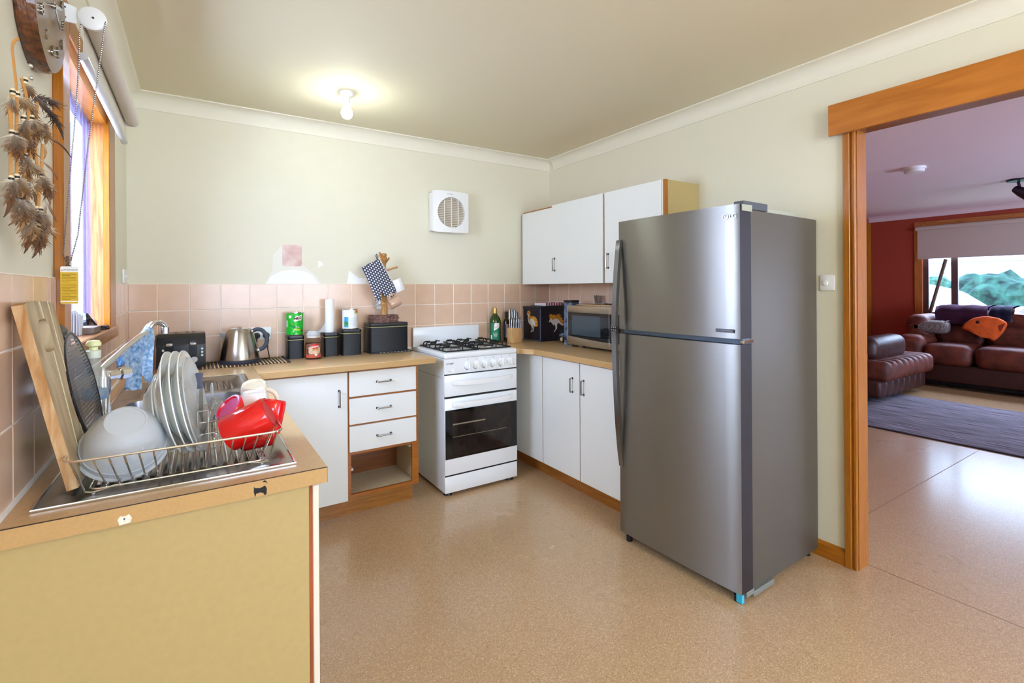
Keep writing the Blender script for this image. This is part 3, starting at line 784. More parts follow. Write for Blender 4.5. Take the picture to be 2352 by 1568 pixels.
wbox('foot_pad', M('cyan_tape', '37b4d6', rough=0.5), fr, 1.876, 1.893, 1.194, 1.220, 0.004, 0.040, 0.001)
# badge: round emblem with L and G, and a small label on the freezer door
T = frame((1.8612, 1.232, 1.607), (0, -1, 0), (0, 0, 1))
badge = M('badge', 'd2d4da', rough=0.2, metal=0.9)
bm = new(); a = arc((-0.018, 0), 0.0135, 0, 2 * PI, 24)[:-1]; b = arc((-0.018, 0), 0.0115, 0, 2 * PI, 24)[:-1]
va = [bm.verts.new((x, y, 0.001)) for x, y in a]; vb = [bm.verts.new((x, y, 0.001)) for x, y in b]
for i in range(24): bm.faces.new((va[i], va[(i + 1) % 24], vb[(i + 1) % 24], vb[i]))
box(bm, -0.0195, -0.017, -0.006, 0.007, 0.0006, 0.0012); box(bm, -0.0195, -0.010, -0.006, -0.004, 0.0006, 0.0012); ball(bm, (-0.0235, 0.004, 0.001), 0.0018, 8, 6, (1, 1, 0.3)); box(bm, -0.012, -0.0065, -0.001, 0.001, 0.0006, 0.0012)
bm.transform(T); obj('emblem', bm, badge, dz, w=True)
text('lettering', 'LG', 0.023, badge, dz, T @ Matrix.Translation((0.016, 0, 0.0002)), 0.0006, sx=1.15)
T = frame((1.8602, 1.255, 1.130), (0, -1, 0), (0, 0, 1))
bm = new(); prism(bm, rrect(-0.041, 0.041, -0.0075, 0.0075, 0.001), 0.0008, T); obj('inverter_label', bm, M('label_grey', '5b5d66', rough=0.3, metal=0.5), dz, w=True)
text('lettering', 'SMART INVERTER', 0.0062, badge, dz, T @ Matrix.Translation((0.010, 0, 0.0009)), 0.0001)

fr.rotation_euler = (0, 0, math.radians(1.5))

# ------------------------------------------------------------------ stove
enamel = M('white_enamel', 'eef0f3', rough=0.22, coat=0.2)
enamel2 = M('white_enamel_side', 'e6e9ec', rough=0.35, bump=(6, 0.05, 0.004, (1, 1, 12)))
sx0, sx1, sy0, sy1 = 1.308, 1.850, 2.828, 3.345
st = thing('stove', 'white freestanding gas stove with black trivets and a glass oven door', 'stove', (1.58, 3.08, 0))
bm = new(); box(bm, sx0, sx1, sy0, sy1, 0.022, 0.868, 0.003); obj('body', bm, enamel2, st, w=True)
wbox('seam', M('seam_shadow', '9aa0a6'), st, sx0 - 0.0008, sx0, 2.85, 3.30, 0.745, 0.7475)
wbox('seam', M('seam_shadow', '9aa0a6'), st, sx0 - 0.0008, sx0, 2.95, 2.952, 0.50, 0.56)
bm = new(); box(bm, sx0 - 0.001, sx1 + 0.001, 2.806, sy1 + 0.002, 0.8685, 0.905, 0.014, 4); obj('hob', bm, enamel, st, w=True, angle=60)
wbox('spill_tray', M('enamel_grey', 'd9dde1', rough=0.25), st, sx0 + 0.03, sx1 - 0.03, 2.84, 3.27, 0.9045, 0.9062)
bm = new(); box(bm, sx0 - 0.006, sx1 - 0.012, 3.322, 3.340, 0.895, 1.036, 0.006, 2); obj('splashback', bm, enamel, st, w=True)
pan = wbox('control_panel', enamel, st, sx0, sx1, 2.812, 2.828, 0.772, 0.868, 0.003)
grl = wbox('grill_door', enamel, st, sx0, sx1, 2.812, 2.828, 0.630, 0.765, 0.004, 2)
ovd = wbox('oven_door', enamel, st, sx0, sx1, 2.812, 2.828, 0.135, 0.618, 0.004, 2)
dr = wbox('drawer', enamel, st, sx0, sx1, 2.814, 2.828, 0.022, 0.126, 0.004, 2)
gl = wbox('oven_glass', M('oven_glass', '0e0c0c', rough=0.05, spec=0.6), ovd, sx0 + 0.003, sx1 - 0.003, 2.8105, 2.8125, 0.236, 0.545)
wbox('oven_window', M('oven_inner', '241d1a', rough=0.08, noise=(14, 0.25)), ovd, sx0 + 0.05, sx1 - 0.05, 2.8095, 2.8105, 0.25, 0.535)
bm = new(); tube(bm, [(sx0 + 0.055, 2.809, 0.372), (sx1 - 0.085, 2.809, 0.372)], 0.0014, 6); box(bm, sx0 + 0.055, sx0 + 0.29, 2.8087, 2.8094, 0.448, 0.456)
obj('oven_rack', bm, M('rack_pale', '8d7f6a', rough=0.4), ovd, w=True)
def stove_handle(par, z, x0, x1):
    bm = new(); n = 14; A = []
    for i in range(n + 1):
        t = i / n; x = x0 + (x1 - x0) * t
        s = 0.038 * min(1, (math.sin(PI * t)) ** 0.45) if 0 < t < 1 else 0.0
        A.append((x, 2.812 - 0.002 - s))
    out = [(x, y - 0.010) for x, y in A]
    prism(bm, A + out[::-1], 0.030, Matrix.Translation((0, 0, z - 0.015)), 0.003)
    obj('handle', bm, white_pl, par, w=True, angle=50)
stove_handle(grl, 0.716, sx0 + 0.05, sx1 - 0.04); stove_handle(ovd, 0.580, sx0 + 0.047, sx1 - 0.04)
for i in range(6):
    x = 1.4745 + i * 0.0635
    bm = new(); T = along((x, 2.812, 0.823 - 0.002), (0, -1, 0), 0)
    lathe(bm, [(0, 0), (0.024, 0), (0.0235, 0.008), (0.020, 0.012), (0, 0.012)], 24, T)
    box(bm, x - 0.007, x + 0.007, 2.782, 2.800, 0.800, 0.845, 0.004, 2)
    k = obj('knob', bm, white_pl, pan, w=True)
    bm = new()
    for j in range(9):
        a = PI + 0.35 + j * 0.13; r = 0.0295; s = 0.0006 + 0.0002 * j
        c = Vector((x + r * math.cos(a) * 1.0, 2.8117, 0.819 + r * math.sin(a)))
        box(bm, c.x - s, c.x + s, c.y - 0.0003, c.y, c.z - 0.0022, c.z + 0.0022)
    if i < 5: obj('dial_mark', bm, M('ink_grey', '4c5058'), k, w=True)
    else: bm.free()
    bm = new(); box(bm, x - 0.0022, x + 0.0022, 2.8113, 2.8119, 0.855, 0.859); box(bm, x - 0.003, x + 0.001, 2.8113, 2.8119, 0.851, 0.852); obj('burner_mark', bm, M('ink_grey', '4c5058'), k, w=True)
T = frame((1.345, 2.8115, 0.838), (1, 0, 0), (0, 0, 1))
text('lettering', 'CHEF', 0.0145, M('ink_dark', '23252b', rough=0.4), pan, T, 0.0003, sx=1.5, shear=0.25)
for x, r in ((1.372, 0.0105), (1.830, 0.0085)):
    bm = new(); lathe(bm, [(0, 0), (r, 0), (r * 0.9, 0.008), (0, 0.009)], 18, along((x, 2.812, 0.789 if x < 1.5 else 0.797), (0, -1, 0))); obj('push_button', bm, white_pl, pan, w=True)
bm = new(); box(bm, 1.330, 1.339, 2.8113, 2.8119, 0.7895, 0.7908); box(bm, 1.347, 1.351, 2.8113, 2.8119, 0.788, 0.792); box(bm, 1.838, 1.846, 2.8113, 2.8119, 0.799, 0.8005); box(bm, 1.790, 1.795, 2.8113, 2.8119, 0.797, 0.7985)
obj('panel_mark', bm, M('ink_grey', '4c5058'), pan, w=True)
wbox('front_gap', black_pl, st, sx0 + 0.004, sx1 - 0.004, 2.816, 2.828, 0.7650, 0.772); wbox('front_gap', black_pl, st, sx0 + 0.004, sx1 - 0.004, 2.816, 2.828, 0.618, 0.630); wbox('front_gap', black_pl, st, sx0 + 0.004, sx1 - 0.004, 2.816, 2.828, 0.126, 0.135)
for x in (sx0 + 0.04, sx1 - 0.04):
    for y in (2.86, 3.3):
        bm = new(); lathe(bm, [(0, 0), (0.03, 0), (0.026, 0.010), (0.018, 0.022), (0, 0.022)], 16, Matrix.Translation((x, y, 0))); obj('foot', bm, black_pl, st, w=True)
iron = M('trivet_iron', '141417', rough=0.45)
for bx_ in (1.452, 1.706):
    for by_ in (2.95, 3.17):
        bm = new(); T = Matrix.Translation((bx_, by_, 0.906)); R_ = 0.045 if by_ > 3.0 else 0.038
        lathe(bm, [(0, 0), (R_ + 0.02, 0), (R_ + 0.014, 0.004), (R_, 0.005), (R_, 0.012), (0, 0.012)], 24, T); b_ = obj('burner', bm, M('burner_alu', 'b5b6b8', rough=0.4, metal=0.8), st, w=True)
        bm = new(); lathe(bm, [(0, 0), (R_ - 0.006, 0), (R_ - 0.004, 0.005), (R_ - 0.012, 0.008), (0, 0.008)], 24, Matrix.Translation((bx_, by_, 0.918))); obj('burner_cap', bm, iron, b_, w=True)
for cx_ in (1.452, 1.706):
    bm = new(); x0, x1, y0, y1, zt, zl = cx_ - 0.115, cx_ + 0.115, 2.845, 3.275, 0.942, 0.912
    r = 0.0048
    tube(bm, [(x0, y0, zl), (x1, y0, zl), (x1, y1, zl), (x0, y1, zl)], r, 6, closed=True)
    tube(bm, [(x0, 3.06, zl), (x1, 3.06, zl)], r, 6)
    for by_ in (2.95, 3.17):
        for dx, dy in ((1, 0), (-1, 0), (0, 1), (0, -1)):
            ex = (x1 if dx > 0 else x0) if dx else cx_
            ey = by_ if dx else ((3.06 if by_ < 3.0 else y1) if dy > 0 else (y0 if by_ < 3.0 else 3.06))
            tip = (cx_ + dx * 0.035, by_ + dy * 0.035, zt)
            tube(bm, [(ex, ey, zl), (ex - dx * 0.002, ey - dy * 0.002, zt - 0.008), (ex - dx * 0.012, ey - dy * 0.012, zt), tip], r, 6)
    for ax, ay, sgn in ((x0, 2.90, 1), (x1, 2.90, -1), (x0, 3.22, 1), (x1, 3.22, -1), (x0, 3.02, 1), (x1, 3.02, -1), (x0, 3.11, 1), (x1, 3.11, -1)):
        tube(bm, [(ax, ay, zl), (ax + sgn * 0.002, ay, zt - 0.008), (ax + sgn * 0.012, ay, zt), (ax + sgn * 0.048, ay, zt)], r, 6)
    obj('trivet', bm, iron, st, w=True)

# ------------------------------------------------------------------ extractor fan on the stove wall
ef = thing('extractor_fan', 'white square wall fan with a round louvred grille', 'fan', (1.59, YB, 1.88))
bm = new(); n = 12; pr_ = []
for i in range(n + 1):
    t = i / n; x = 1.445 + 0.290 * t; pr_.append((x, YB - 0.088 - 0.014 * math.sin(PI * t)))
cx_, cz_, R_ = 1.592, 1.875, 0.112
wbox('back_box', white_pl, ef, 1.45, 1.73, YB - 0.06, YB, 1.74, 2.02, 0.006, 2)
# front plate with a round hole
N = 48; zi0, zi1 = 1.728, 2.032; xi0, xi1 = 1.445, 1.735
def yf(x): return YB - 0.084 - 0.014 * math.sin(PI * max(0, min(1, (x - xi0) / (xi1 - xi0))))
bm = new(); inner = []; outer = []; innb = []; outb = []
for i in range(N):
    a = 2 * PI * i / N; c, s = math.cos(a), math.sin(a)
    k = 1 / max(abs(c) / ((xi1 - xi0) / 2 - 0.0), abs(s) / ((zi1 - zi0) / 2))
    ox, oz = (xi0 + xi1) / 2 + c * k, (zi0 + zi1) / 2 + s * k
    ix, iz = cx_ + R_ * c, cz_ + R_ * s
    inner.append(bm.verts.new((ix, yf(ix), iz))); outer.append(bm.verts.new((ox, yf(ox), oz)))
    innb.append(bm.verts.new((ix, YB - 0.062, iz))); outb.append(bm.verts.new((ox, YB - 0.060, oz)))
for i in range(N):
    j = (i + 1) % N
    bm.faces.new((inner[i], inner[j], outer[j], outer[i])); bm.faces.new((outer[i], outer[j], outb[j], outb[i])); bm.faces.new((innb[i], innb[j], inner[j], inner[i]))
obj('front_cover', bm, white_pl, ef, w=True, angle=40)
bm = new(); lathe(bm, [(0, 0), (R_ + 0.002, 0), (R_ + 0.002, 0.002), (0, 0.002)], 32, along((cx_, YB - 0.0605, cz_), (0, -1, 0))); obj('grille_back', bm, M('fan_dark', '8c6a4c', rough=0.6), ef, w=True)
for i in range(17):
    z = cz_ - 0.104 + i * 0.013; hw = math.sqrt(max(0, (R_ - 0.002) ** 2 - (z - cz_) ** 2))
    bm = new(); box(bm, -hw, hw, -0.0065, 0.0065, -0.0007, 0.0007, T=Matrix.Translation((cx_, YB - 0.076, z)) @ Matrix.Rotation(-0.6, 4, 'X'))
    obj('louvre', bm, M('louvre_cream', 'efe8da', rough=0.4), ef, w=True)
for dx in (-0.056, 0.0, 0.056):
    h = math.sqrt(R_ ** 2 - dx * dx) - 0.002
    wbox('grille_bar', M('louvre_cream', 'efe8da'), ef, cx_ + dx - 0.0018, cx_ + dx + 0.0018, YB - 0.092, YB - 0.082, cz_ - h, cz_ + h)
bm = new(); box(bm, 1.558, 1.562, YB - 0.0975, YB - 0.097, 2.006, 2.012); box(bm, 1.570, 1.600, YB - 0.0985, YB - 0.098, 2.0075, 2.0105)
obj('maker_mark', bm, M('ink_pale', '9a9a9c'), ef, w=True)

# ------------------------------------------------------------------ bare ceiling bulb
bu = thing('ceiling_light', 'bare glowing bulb in a white batten holder on the ceiling', 'lamp', (0.705, 2.76, ZC))
bm = new(); lathe(bm, [(0, 0), (0.036, 0), (0.038, -0.006), (0.034, -0.016), (0.024, -0.022), (0.0185, -0.024), (0.0175, -0.060), (0.019, -0.062), (0.0195, -0.068), (0, -0.068)], 28)
obj('batten_holder', bm, white_pl, bu)
bm = new(); lathe(bm, [(0.0, -0.068), (0.0135, -0.068), (0.014, -0.078), (0.024, -0.092), (0.031, -0.108), (0.031, -0.122), (0.024, -0.138), (0.012, -0.146), (0, -0.148)], 28)
obj('bulb', bm, M('bulb_glow', 'fbfffb', emit=9.0), bu, angle=80)

# ------------------------------------------------------------------ double power point with two plugs
pp = thing('power_point', 'white double power point with two black plugs behind the kettle', 'socket', (0.335, YB, 1.045))
pl_ = wbox('plate', white_pl, pp, 0.278, 0.392, YB - 0.016, YB - 0.007, 1.008, 1.085, 0.003, 2)
for x in (0.31, 0.362):
    wbox('rocker', white_pl, pp, x - 0.006, x + 0.006, YB - 0.0195, YB - 0.016, 1.060, 1.072, 0.001)
    bm = new(); lathe(bm, [(0, 0), (0.019, 0), (0.0185, 0.014), (0.012, 0.026), (0.008, 0.034), (0, 0.034)], 20, along((x, YB - 0.016, 1.034), (0, -1, -0.1))); pg = obj('plug', bm, black_pl, pp, w=True)
cab = M('cable_black', '17171a', rough=0.5)
bm = new(); tube(bm, [(0.362, YB - 0.052, 1.03), (0.364, YB - 0.06, 1.00), (0.366, YB - 0.062, 0.95), (0.372, YB - 0.075, 0.912), (0.372, YB - 0.10, 0.905), (0.35, YB - 0.12, 0.9045), (0.31, YB - 0.13, 0.9045)], 0.0032, 8); obj('cable', bm, cab, pp, w=True)
bm = new(); tube(bm, [(0.31, YB - 0.052, 1.03), (0.306, YB - 0.06, 0.99), (0.29, YB - 0.06, 0.93), (0.22, YB - 0.055, 0.897), (0.12, YB - 0.05, 0.8955), (0.04, YB - 0.06, 0.8945)], 0.0032, 8); obj('cable', bm, cab, pp, w=True)
# ------------------------------------------------------------------ sink with two bowls and two draining boards
sink_m = M('sink_steel', '9d988f', rough=0.26, metal=1.0, bump=(40, 0.04, 0.001, (1, 12, 1)))
sk = thing('sink', 'stainless double bowl sink with ridged draining boards at both ends', 'sink', (-0.03, 2.05, ZB))
X0, X1, Y0, Y1 = -0.266, 0.200, 1.283, 2.792
ZS = ZB + 0.0045
bm = new()
def panel(bm, x0, x1, y0, y1, z): bm.faces.new([bm.verts.new(p) for p in ((x0, y0, z), (x1, y0, z), (x1, y1, z), (x0, y1, z))])
def recess(bm, x0, x1, y0, y1, zt, zb, r, slope, n=5):
    """rounded pan let into the sheet between the outer rectangle and a rounded opening"""
    a = rrect(x0, x1, y0, y1, r, n); b = rrect(x0 + slope, x1 - slope, y0 + slope, y1 - slope, max(r - slope, 0.008), n)
    A = [bm.verts.new((x, y, zt)) for x, y in a]; B = [bm.verts.new((x, y, zb)) for x, y in b]
    m = len(A)
    for i in range(m): bm.faces.new((A[i], A[(i + 1) % m], B[(i + 1) % m], B[i]))
    bm.faces.new(B)
    return A
def holed(bm, x0, x1, y0, y1, hx0, hx1, hy0, hy1, r, z, n=5):
    """flat sheet with a rounded opening"""
    ring = rrect(hx0, hx1, hy0, hy1, r, n); cx, cy = (hx0 + hx1) / 2, (hy0 + hy1) / 2
    A = [bm.verts.new((x, y, z)) for x, y in ring]; O = []
    for x, y in ring:
        dx, dy = x - cx, y - cy
        k = min(((x1 - cx) if dx > 0 else (cx - x0)) / max(abs(dx), 1e-6), ((y1 - cy) if dy > 0 else (cy - y0)) / max(abs(dy), 1e-6))
        O.append(bm.verts.new((cx + dx * k, cy + dy * k, z)))
    m = len(A)
    for i in range(m): bm.faces.new((A[i], A[(i + 1) % m], O[(i + 1) % m], O[i]))
    # close the four corners
    for X_, Y_ in ((x0, y0), (x1, y0), (x1, y1), (x0, y1)):
        for i in range(m):
            p, q = O[i].co, O[(i + 1) % m].co
            onx = abs(p.x - X_) < 1e-6 or abs(q.x - X_) < 1e-6; ony = abs(p.y - Y_) < 1e-6 or abs(q.y - Y_) < 1e-6
            if onx and ony and abs(p.x - q.x) > 1e-6 and abs(p.y - q.y) > 1e-6:
                bm.faces.new((O[i], O[(i + 1) % m], bm.verts.new((X_, Y_, z))))
bowls = [(-0.215, 0.150, 1.815, 2.045), (-0.215, 0.150, 2.085, 2.335)]
drains = [(-0.232, 0.172, 1.325, 1.765), (-0.232, 0.172, 2.390, 2.755)]
cuts = [Y0, 1.79, 2.065, 2.362, Y1]
order = [drains[0], bowls[0], bowls[1], drains[1]]
for (a, b), h in zip(zip(cuts, cuts[1:]), order):
    isb = h in bowls
    holed(bm, X0, X1, a, b, h[0], h[1], h[2], h[3], 0.055 if isb else 0.03, ZS)
    if not isb: recess(bm, h[0], h[1], h[2], h[3], ZS, ZB - 0.004, 0.03, 0.018)
# turned down rim
for a, b in (((X0, Y0), (X1, Y0)), ((X1, Y0), (X1, Y1)), ((X1, Y1), (X0, Y1)), ((X0, Y1), (X0, Y0))):
    bm.faces.new([bm.verts.new(p) for p in ((a[0], a[1], ZS), (b[0], b[1], ZS), (b[0], b[1], ZB), (a[0], a[1], ZB))])
bmesh.ops.remove_doubles(bm, verts=bm.verts, dist=0.0004)
obj('sheet', bm, sink_m, sk, w=True, angle=50)
bm = new(); tube(bm, [(X0, Y0, ZS - 0.001), (X1, Y0, ZS - 0.001), (X1, Y1, ZS - 0.001), (X0, Y1, ZS - 0.001)], 0.003, 8, closed=True); obj('rim', bm, chrome, sk, w=True)
for h in bowls:
    bm = new(); recess(bm, h[0], h[1], h[2], h[3], ZS, ZB - 0.165, 0.055, 0.02, 7)
    bw = obj('bowl', bm, M('bowl_steel', 'a3a2a4', rough=0.3, metal=1.0), sk, w=True, angle=50)
    bm = new(); lathe(bm, [(0, 0), (0.038, 0), (0.036, 0.002), (0.02, 0.001), (0, 0.001)], 20, Matrix.Translation(((h[0] + h[1]) / 2, (h[2] + h[3]) / 2, ZB - 0.1645))); obj('waste', bm, chrome, bw, w=True)
for h in drains:
    bm = new(); k = 0
    far = h[2] > 2.2
    xs = [h[0] + 0.05 + 0.024 * i for i in range(14)] if True else []
    for x in xs:
        if x > h[1] - 0.04: continue
        y0, y1 = h[2] + (0.07 if not far else 0.04), h[3] - (0.05 if not far else 0.11)
        tube(bm, [(x, y0, ZB - 0.004), (x, y0 + 0.01, ZB - 0.0005), (x, y1 - 0.01, ZB - 0.0005), (x, y1, ZB - 0.004)], 0.0055, 6, flat=0.6, up=(1, 0, 0))
    obj('drain_ridges', bm, sink_m, sk, w=True)

# mixer tap
tp = thing('tap', 'chrome mixer tap with a long swan neck spout and cloth over it', 'tap', (-0.245, 1.93, ZB))
bm = new(); T = Matrix.Translation((-0.237, 1.90, ZS))
lathe(bm, [(0, 0), (0.026, 0), (0.026, 0.006), (0.02, 0.012), (0.02, 0.16), (0.016, 0.172), (0.0145, 0.18), (0, 0.18)], 24, T)
obj('body', bm, chrome, tp, w=True)
S, E_ = Vector((-0.237, 1.90, 1.075)), Vector((-0.136, 2.105, 1.178))
SP = [Vector((-0.237, 1.90, 1.07)), Vector((-0.236, 1.902, 1.082)), Vector((-0.229, 1.915, 1.090)), S.lerp(E_, 0.5) + Vector((0, 0, 0.008)), E_]
dirn = Vector((0.14, 0.10, 0)).normalized()
for i in range(1, 11):
    a = i / 10 * PI * 0.95
    SP.append(E_ + dirn * (0.030 * (1 - math.cos(a)) * 0.9) + Vector((0, 0, 0.026 * math.sin(a) - 0.004 * i / 10)))
bm = new(); tube(bm, SP, 0.0095, 14); obj('spout', bm, chrome, tp, w=True)
bm = new(); lathe(bm, [(0, 0), (0.0125, 0), (0.0125, 0.022), (0, 0.022)], 16, Matrix.Translation(SP[-1] + Vector((0, 0, -0.018)))); obj('aerator', bm, chrome, tp, w=True)
bm = new(); T = along((-0.225, 1.906, 1.057), (0.75, 0.62, 0.0)); lathe(bm, [(0, 0), (0.014, 0), (0.014, 0.03), (0.019, 0.034), (0.019, 0.06), (0.012, 0.066), (0, 0.068)], 8, T); obj('tap_handle', bm, chrome, tp, w=True)

# dish cloth draped over the spout
random.seed(21)
cl_m = M('cloth_blue', '7cc4f4', rough=0.95, noise=(90, 0.32, (1, 1, 1), 'e4f1fb'), sheen=0.2)
A_, B_ = Vector((-0.205, 1.965, 1.109)), Vector((-0.131, 2.112, 1.190))
nu, nv = 22, 26
side = Vector((0.84, -0.54, 0))
bm = new(); G = []
for i in range(nu + 1):
    u = i / nu; top = A_.lerp(B_, u) + Vector((0, 0, 0.012)); row = []
    for j in range(nv + 1):
        v = j / nv
        if v < 0.36:   # back flap, behind the spout
            d = (0.36 - v) / 0.36; L = 0.05 + 0.02 * math.sin(u * 5)
            p = top - side * (0.012 * min(1, d * 5)) + Vector((0.004 * math.sin(u * 9 + 2), 0.004, -L * d))
        else:          # front flap with folds
            d = (v - 0.36) / 0.64
            L = 0.130 + 0.035 * math.sin(u * 3.0) + (0.055 * max(0, (u - 0.72) / 0.28) if u > 0.72 else 0)
            if 0.60 < u < 0.72: L *= 0.86
            w_ = 0.012 * math.sin(u * 15 + d * 2) * d + 0.006 * math.sin(u * 31 + d * 7) * d
            p = top + side * (0.012 * min(1, d * 6) + w_) + Vector((0.010 * d * (u - 0.4), -0.012 * d, -L * d))
            p += (B_ - A_) * (0.30 * d * (0.45 - u))
        row.append(bm.verts.new(p + Vector((random.uniform(-1, 1), random.uniform(-1, 1), random.uniform(-1, 1))) * 0.0013))
    G.append(row)
for i in range(nu):
    for j in range(nv): bm.faces.new((G[i][j], G[i + 1][j], G[i + 1][j + 1], G[i][j + 1]))
bmesh.ops.solidify(bm, geom=bm.faces, thickness=0.0012)
clo = tag(obj('dish_cloth', bm, cl_m, angle=180), 'ragged blue and white wiping cloth draped over the tap spout', 'cloth')

# washing up liquid
so = thing('soap_bottle', 'clear washing up bottle with a yellow cap behind the pizza tray', 'bottle', (-0.241, 1.785, ZS))
clear_b = M('bottle_clear', 'e6ede2', rough=0.1, alpha=0.26, spec=0.8)
def sq_loft(bm, secs, n=24):
    """stack of super-ellipse sections (z, half x, half y)"""
    rings = []
    for z, a, b in secs:
        r = []
        for i in range(n):
            t = 2 * PI * i / n; c, s = math.cos(t), math.sin(t)
            r.append(bm.verts.new((a * abs(c) ** 0.8 * (1 if c > 0 else -1), b * abs(s) ** 0.8 * (1 if s > 0 else -1), z)))
        rings.append(r)
    for A, B in zip(rings, rings[1:]):
        for i in range(n): bm.faces.new((A[i], A[(i + 1) % n], B[(i + 1) % n], B[i]))
    bm.faces.new(list(reversed(rings[0]))); bm.faces.new(rings[-1])
bm = new(); sq_loft(bm, [(0.0, 0.030, 0.022), (0.006, 0.034, 0.026), (0.06, 0.034, 0.026), (0.085, 0.030, 0.024), (0.11, 0.034, 0.026), (0.16, 0.034, 0.026), (0.19, 0.028, 0.023), (0.215, 0.018, 0.017), (0.225, 0.013, 0.013), (0.235, 0.013, 0.013)])
bm.transform(Matrix.Rotation(-0.6, 4, 'Z')); obj('bottle', bm, clear_b, so, angle=60)
bm = new(); sq_loft(bm, [(0.001, 0.031, 0.023), (0.006, 0.0335, 0.0255), (0.026, 0.0335, 0.0255)]); bm.transform(Matrix.Rotation(-0.6, 4, 'Z')); obj('liquid', bm, M('soap_green', '9ed21e', rough=0.15, trans=0.3), so, angle=60)
bm = new(); lathe(bm, [(0, 0.232), (0.0165, 0.232), (0.0165, 0.252), (0.012, 0.254), (0, 0.254)], 24); obj('cap_collar', bm, M('cap_clear', 'e2e6cf', rough=0.4), so)
bm = new(); lathe(bm, [(0, 0.254), (0.010, 0.254), (0.0095, 0.262), (0.017, 0.266), (0.0175, 0.272), (0.013, 0.280), (0, 0.282)], 24); obj('cap', bm, M('cap_yellow', 'ecebae', rough=0.4), so)
bm = new(); sq_loft(bm, [(0.118, 0.0342, 0.0262), (0.150, 0.0342, 0.0262)]); bm.faces.ensure_lookup_table()
bm.transform(Matrix.Rotation(-0.6, 4, 'Z'))
for f in [f for f in bm.faces if f.calc_center_median().y > -0.012 or abs(f.normal.z) > 0.9]: bm.faces.remove(f)
obj('label', bm, M('soap_label', 'dde6ea', rough=0.4, noise=(45, 0.3, (1, 1, 1), '8fb4d8')), so, angle=60)

# ------------------------------------------------------------------ dish rack
wire_m = M('wire_chrome', 'e4e2de', rough=0.14, metal=1.0)
dk = thing('dish_rack', 'chrome wire dish rack full of washing up on the draining board', 'dish rack', (-0.024, 1.44, ZB))
RX0, RX1, RYF, RYB = -0.222, 0.173, 1.275, 1.605
TX0, TX1, TYF, TYB = -0.196, 0.148, 1.322, 1.562
RZ, BZ = 0.978, 0.905
def loop(x0, x1, y0, y1, r, z, n=5): return [(x, y, z) for x, y in rrect(x0, x1, y0, y1, r, n)]
bm = new(); tube(bm, loop(RX0, RX1, RYF, RYB, 0.03, RZ), 0.0027, 8, closed=True); obj('top_rail', bm, wire_m, dk, w=True)
bm = new(); tube(bm, loop(TX0 + 0.008, TX1 - 0.008, TYF + 0.0, TYB, 0.02, BZ - 0.002), 0.0021, 8, closed=True); obj('bottom_rail', bm, wire_m, dk, w=True)
for i in range(14):
    x = -0.175 + 0.0246 * i; t = (i / 13 - 0.5)
    xb = x * 0.9 - 0.002
    bm = new(); tube(bm, [(x, RYF, RZ), (xb, TYF - 0.004, BZ + 0.007), (xb, TYF + 0.002, BZ + 0.002), (xb, TYF + 0.012, BZ), (xb, TYB - 0.012, BZ), (xb, TYB + 0.003, BZ + 0.006), (x, RYB, RZ)], 0.0017, 6)
    obj('wire', bm, wire_m, dk, w=True)
for k, x0, xb in ((0, RX0, TX0), (1, RX1, TX1)):
    for y in (1.38, 1.44, 1.50):
        bm = new(); s = 1 if k == 0 else -1
        tube(bm, [(x0, y, RZ), (xb + s * 0.002, y, BZ + 0.007), (xb + s * 0.02, y, BZ - 0.001)], 0.0017, 6)
        obj('wire', bm, wire_m, dk, w=True)
for x0, xb, s in ((RX0 + 0.012, TX0, 1), (RX1 - 0.012, TX1, -1)):
    for y0, yb, q in ((RYF + 0.004, TYF, 1), (RYB - 0.004, TYB, -1)):
        bm = new(); tube(bm, [(x0, y0, RZ), (xb - s * 0.004, yb - q * 0.006, BZ + 0.02), (xb + s * 0.002, yb, BZ - 0.004), (xb + s * 0.012, yb, ZB + 0.0075), (xb + s * 0.024, yb, ZB + 0.0085), (xb + s * 0.036, yb, BZ - 0.004), (xb + s * 0.048, yb, BZ - 0.001), (xb + s * 0.06, yb, BZ - 0.001)], 0.0021, 8)
        l = obj('leg', bm, wire_m, dk, w=True)
        bm = new(); ball(bm, (xb + s * 0.016, yb, ZB + 0.0015), 0.0042, 10, 8); obj('foot', bm, M('foot_clear', 'd8d4dc', rough=0.3), l, w=True)
# cutlery basket hooked on the back
bm = new()
bx0, bx1, by0, by1, bz0, bz1 = 0.002, 0.048, 1.505, 1.585, 0.915, 1.000
for z in (bz0, 0.94, 0.97, bz1): tube(bm, loop(bx0, bx1, by0, by1, 0.006, z, 2), 0.0014, 6, closed=True)
for x, y in ((bx0, by0), (bx0, (by0 + by1) / 2), (bx0, by1), (bx1, by0), (bx1, (by0 + by1) / 2), (bx1, by1), ((bx0 + bx1) / 2, by0)): tube(bm, [(x, y, bz0), (x, y, bz1)], 0.0014, 6)
tube(bm, [((bx0 + bx1) / 2, by0, bz0), ((bx0 + bx1) / 2, by1, bz0)], 0.0014, 6)
obj('cutlery_basket', bm, wire_m, dk, w=True)

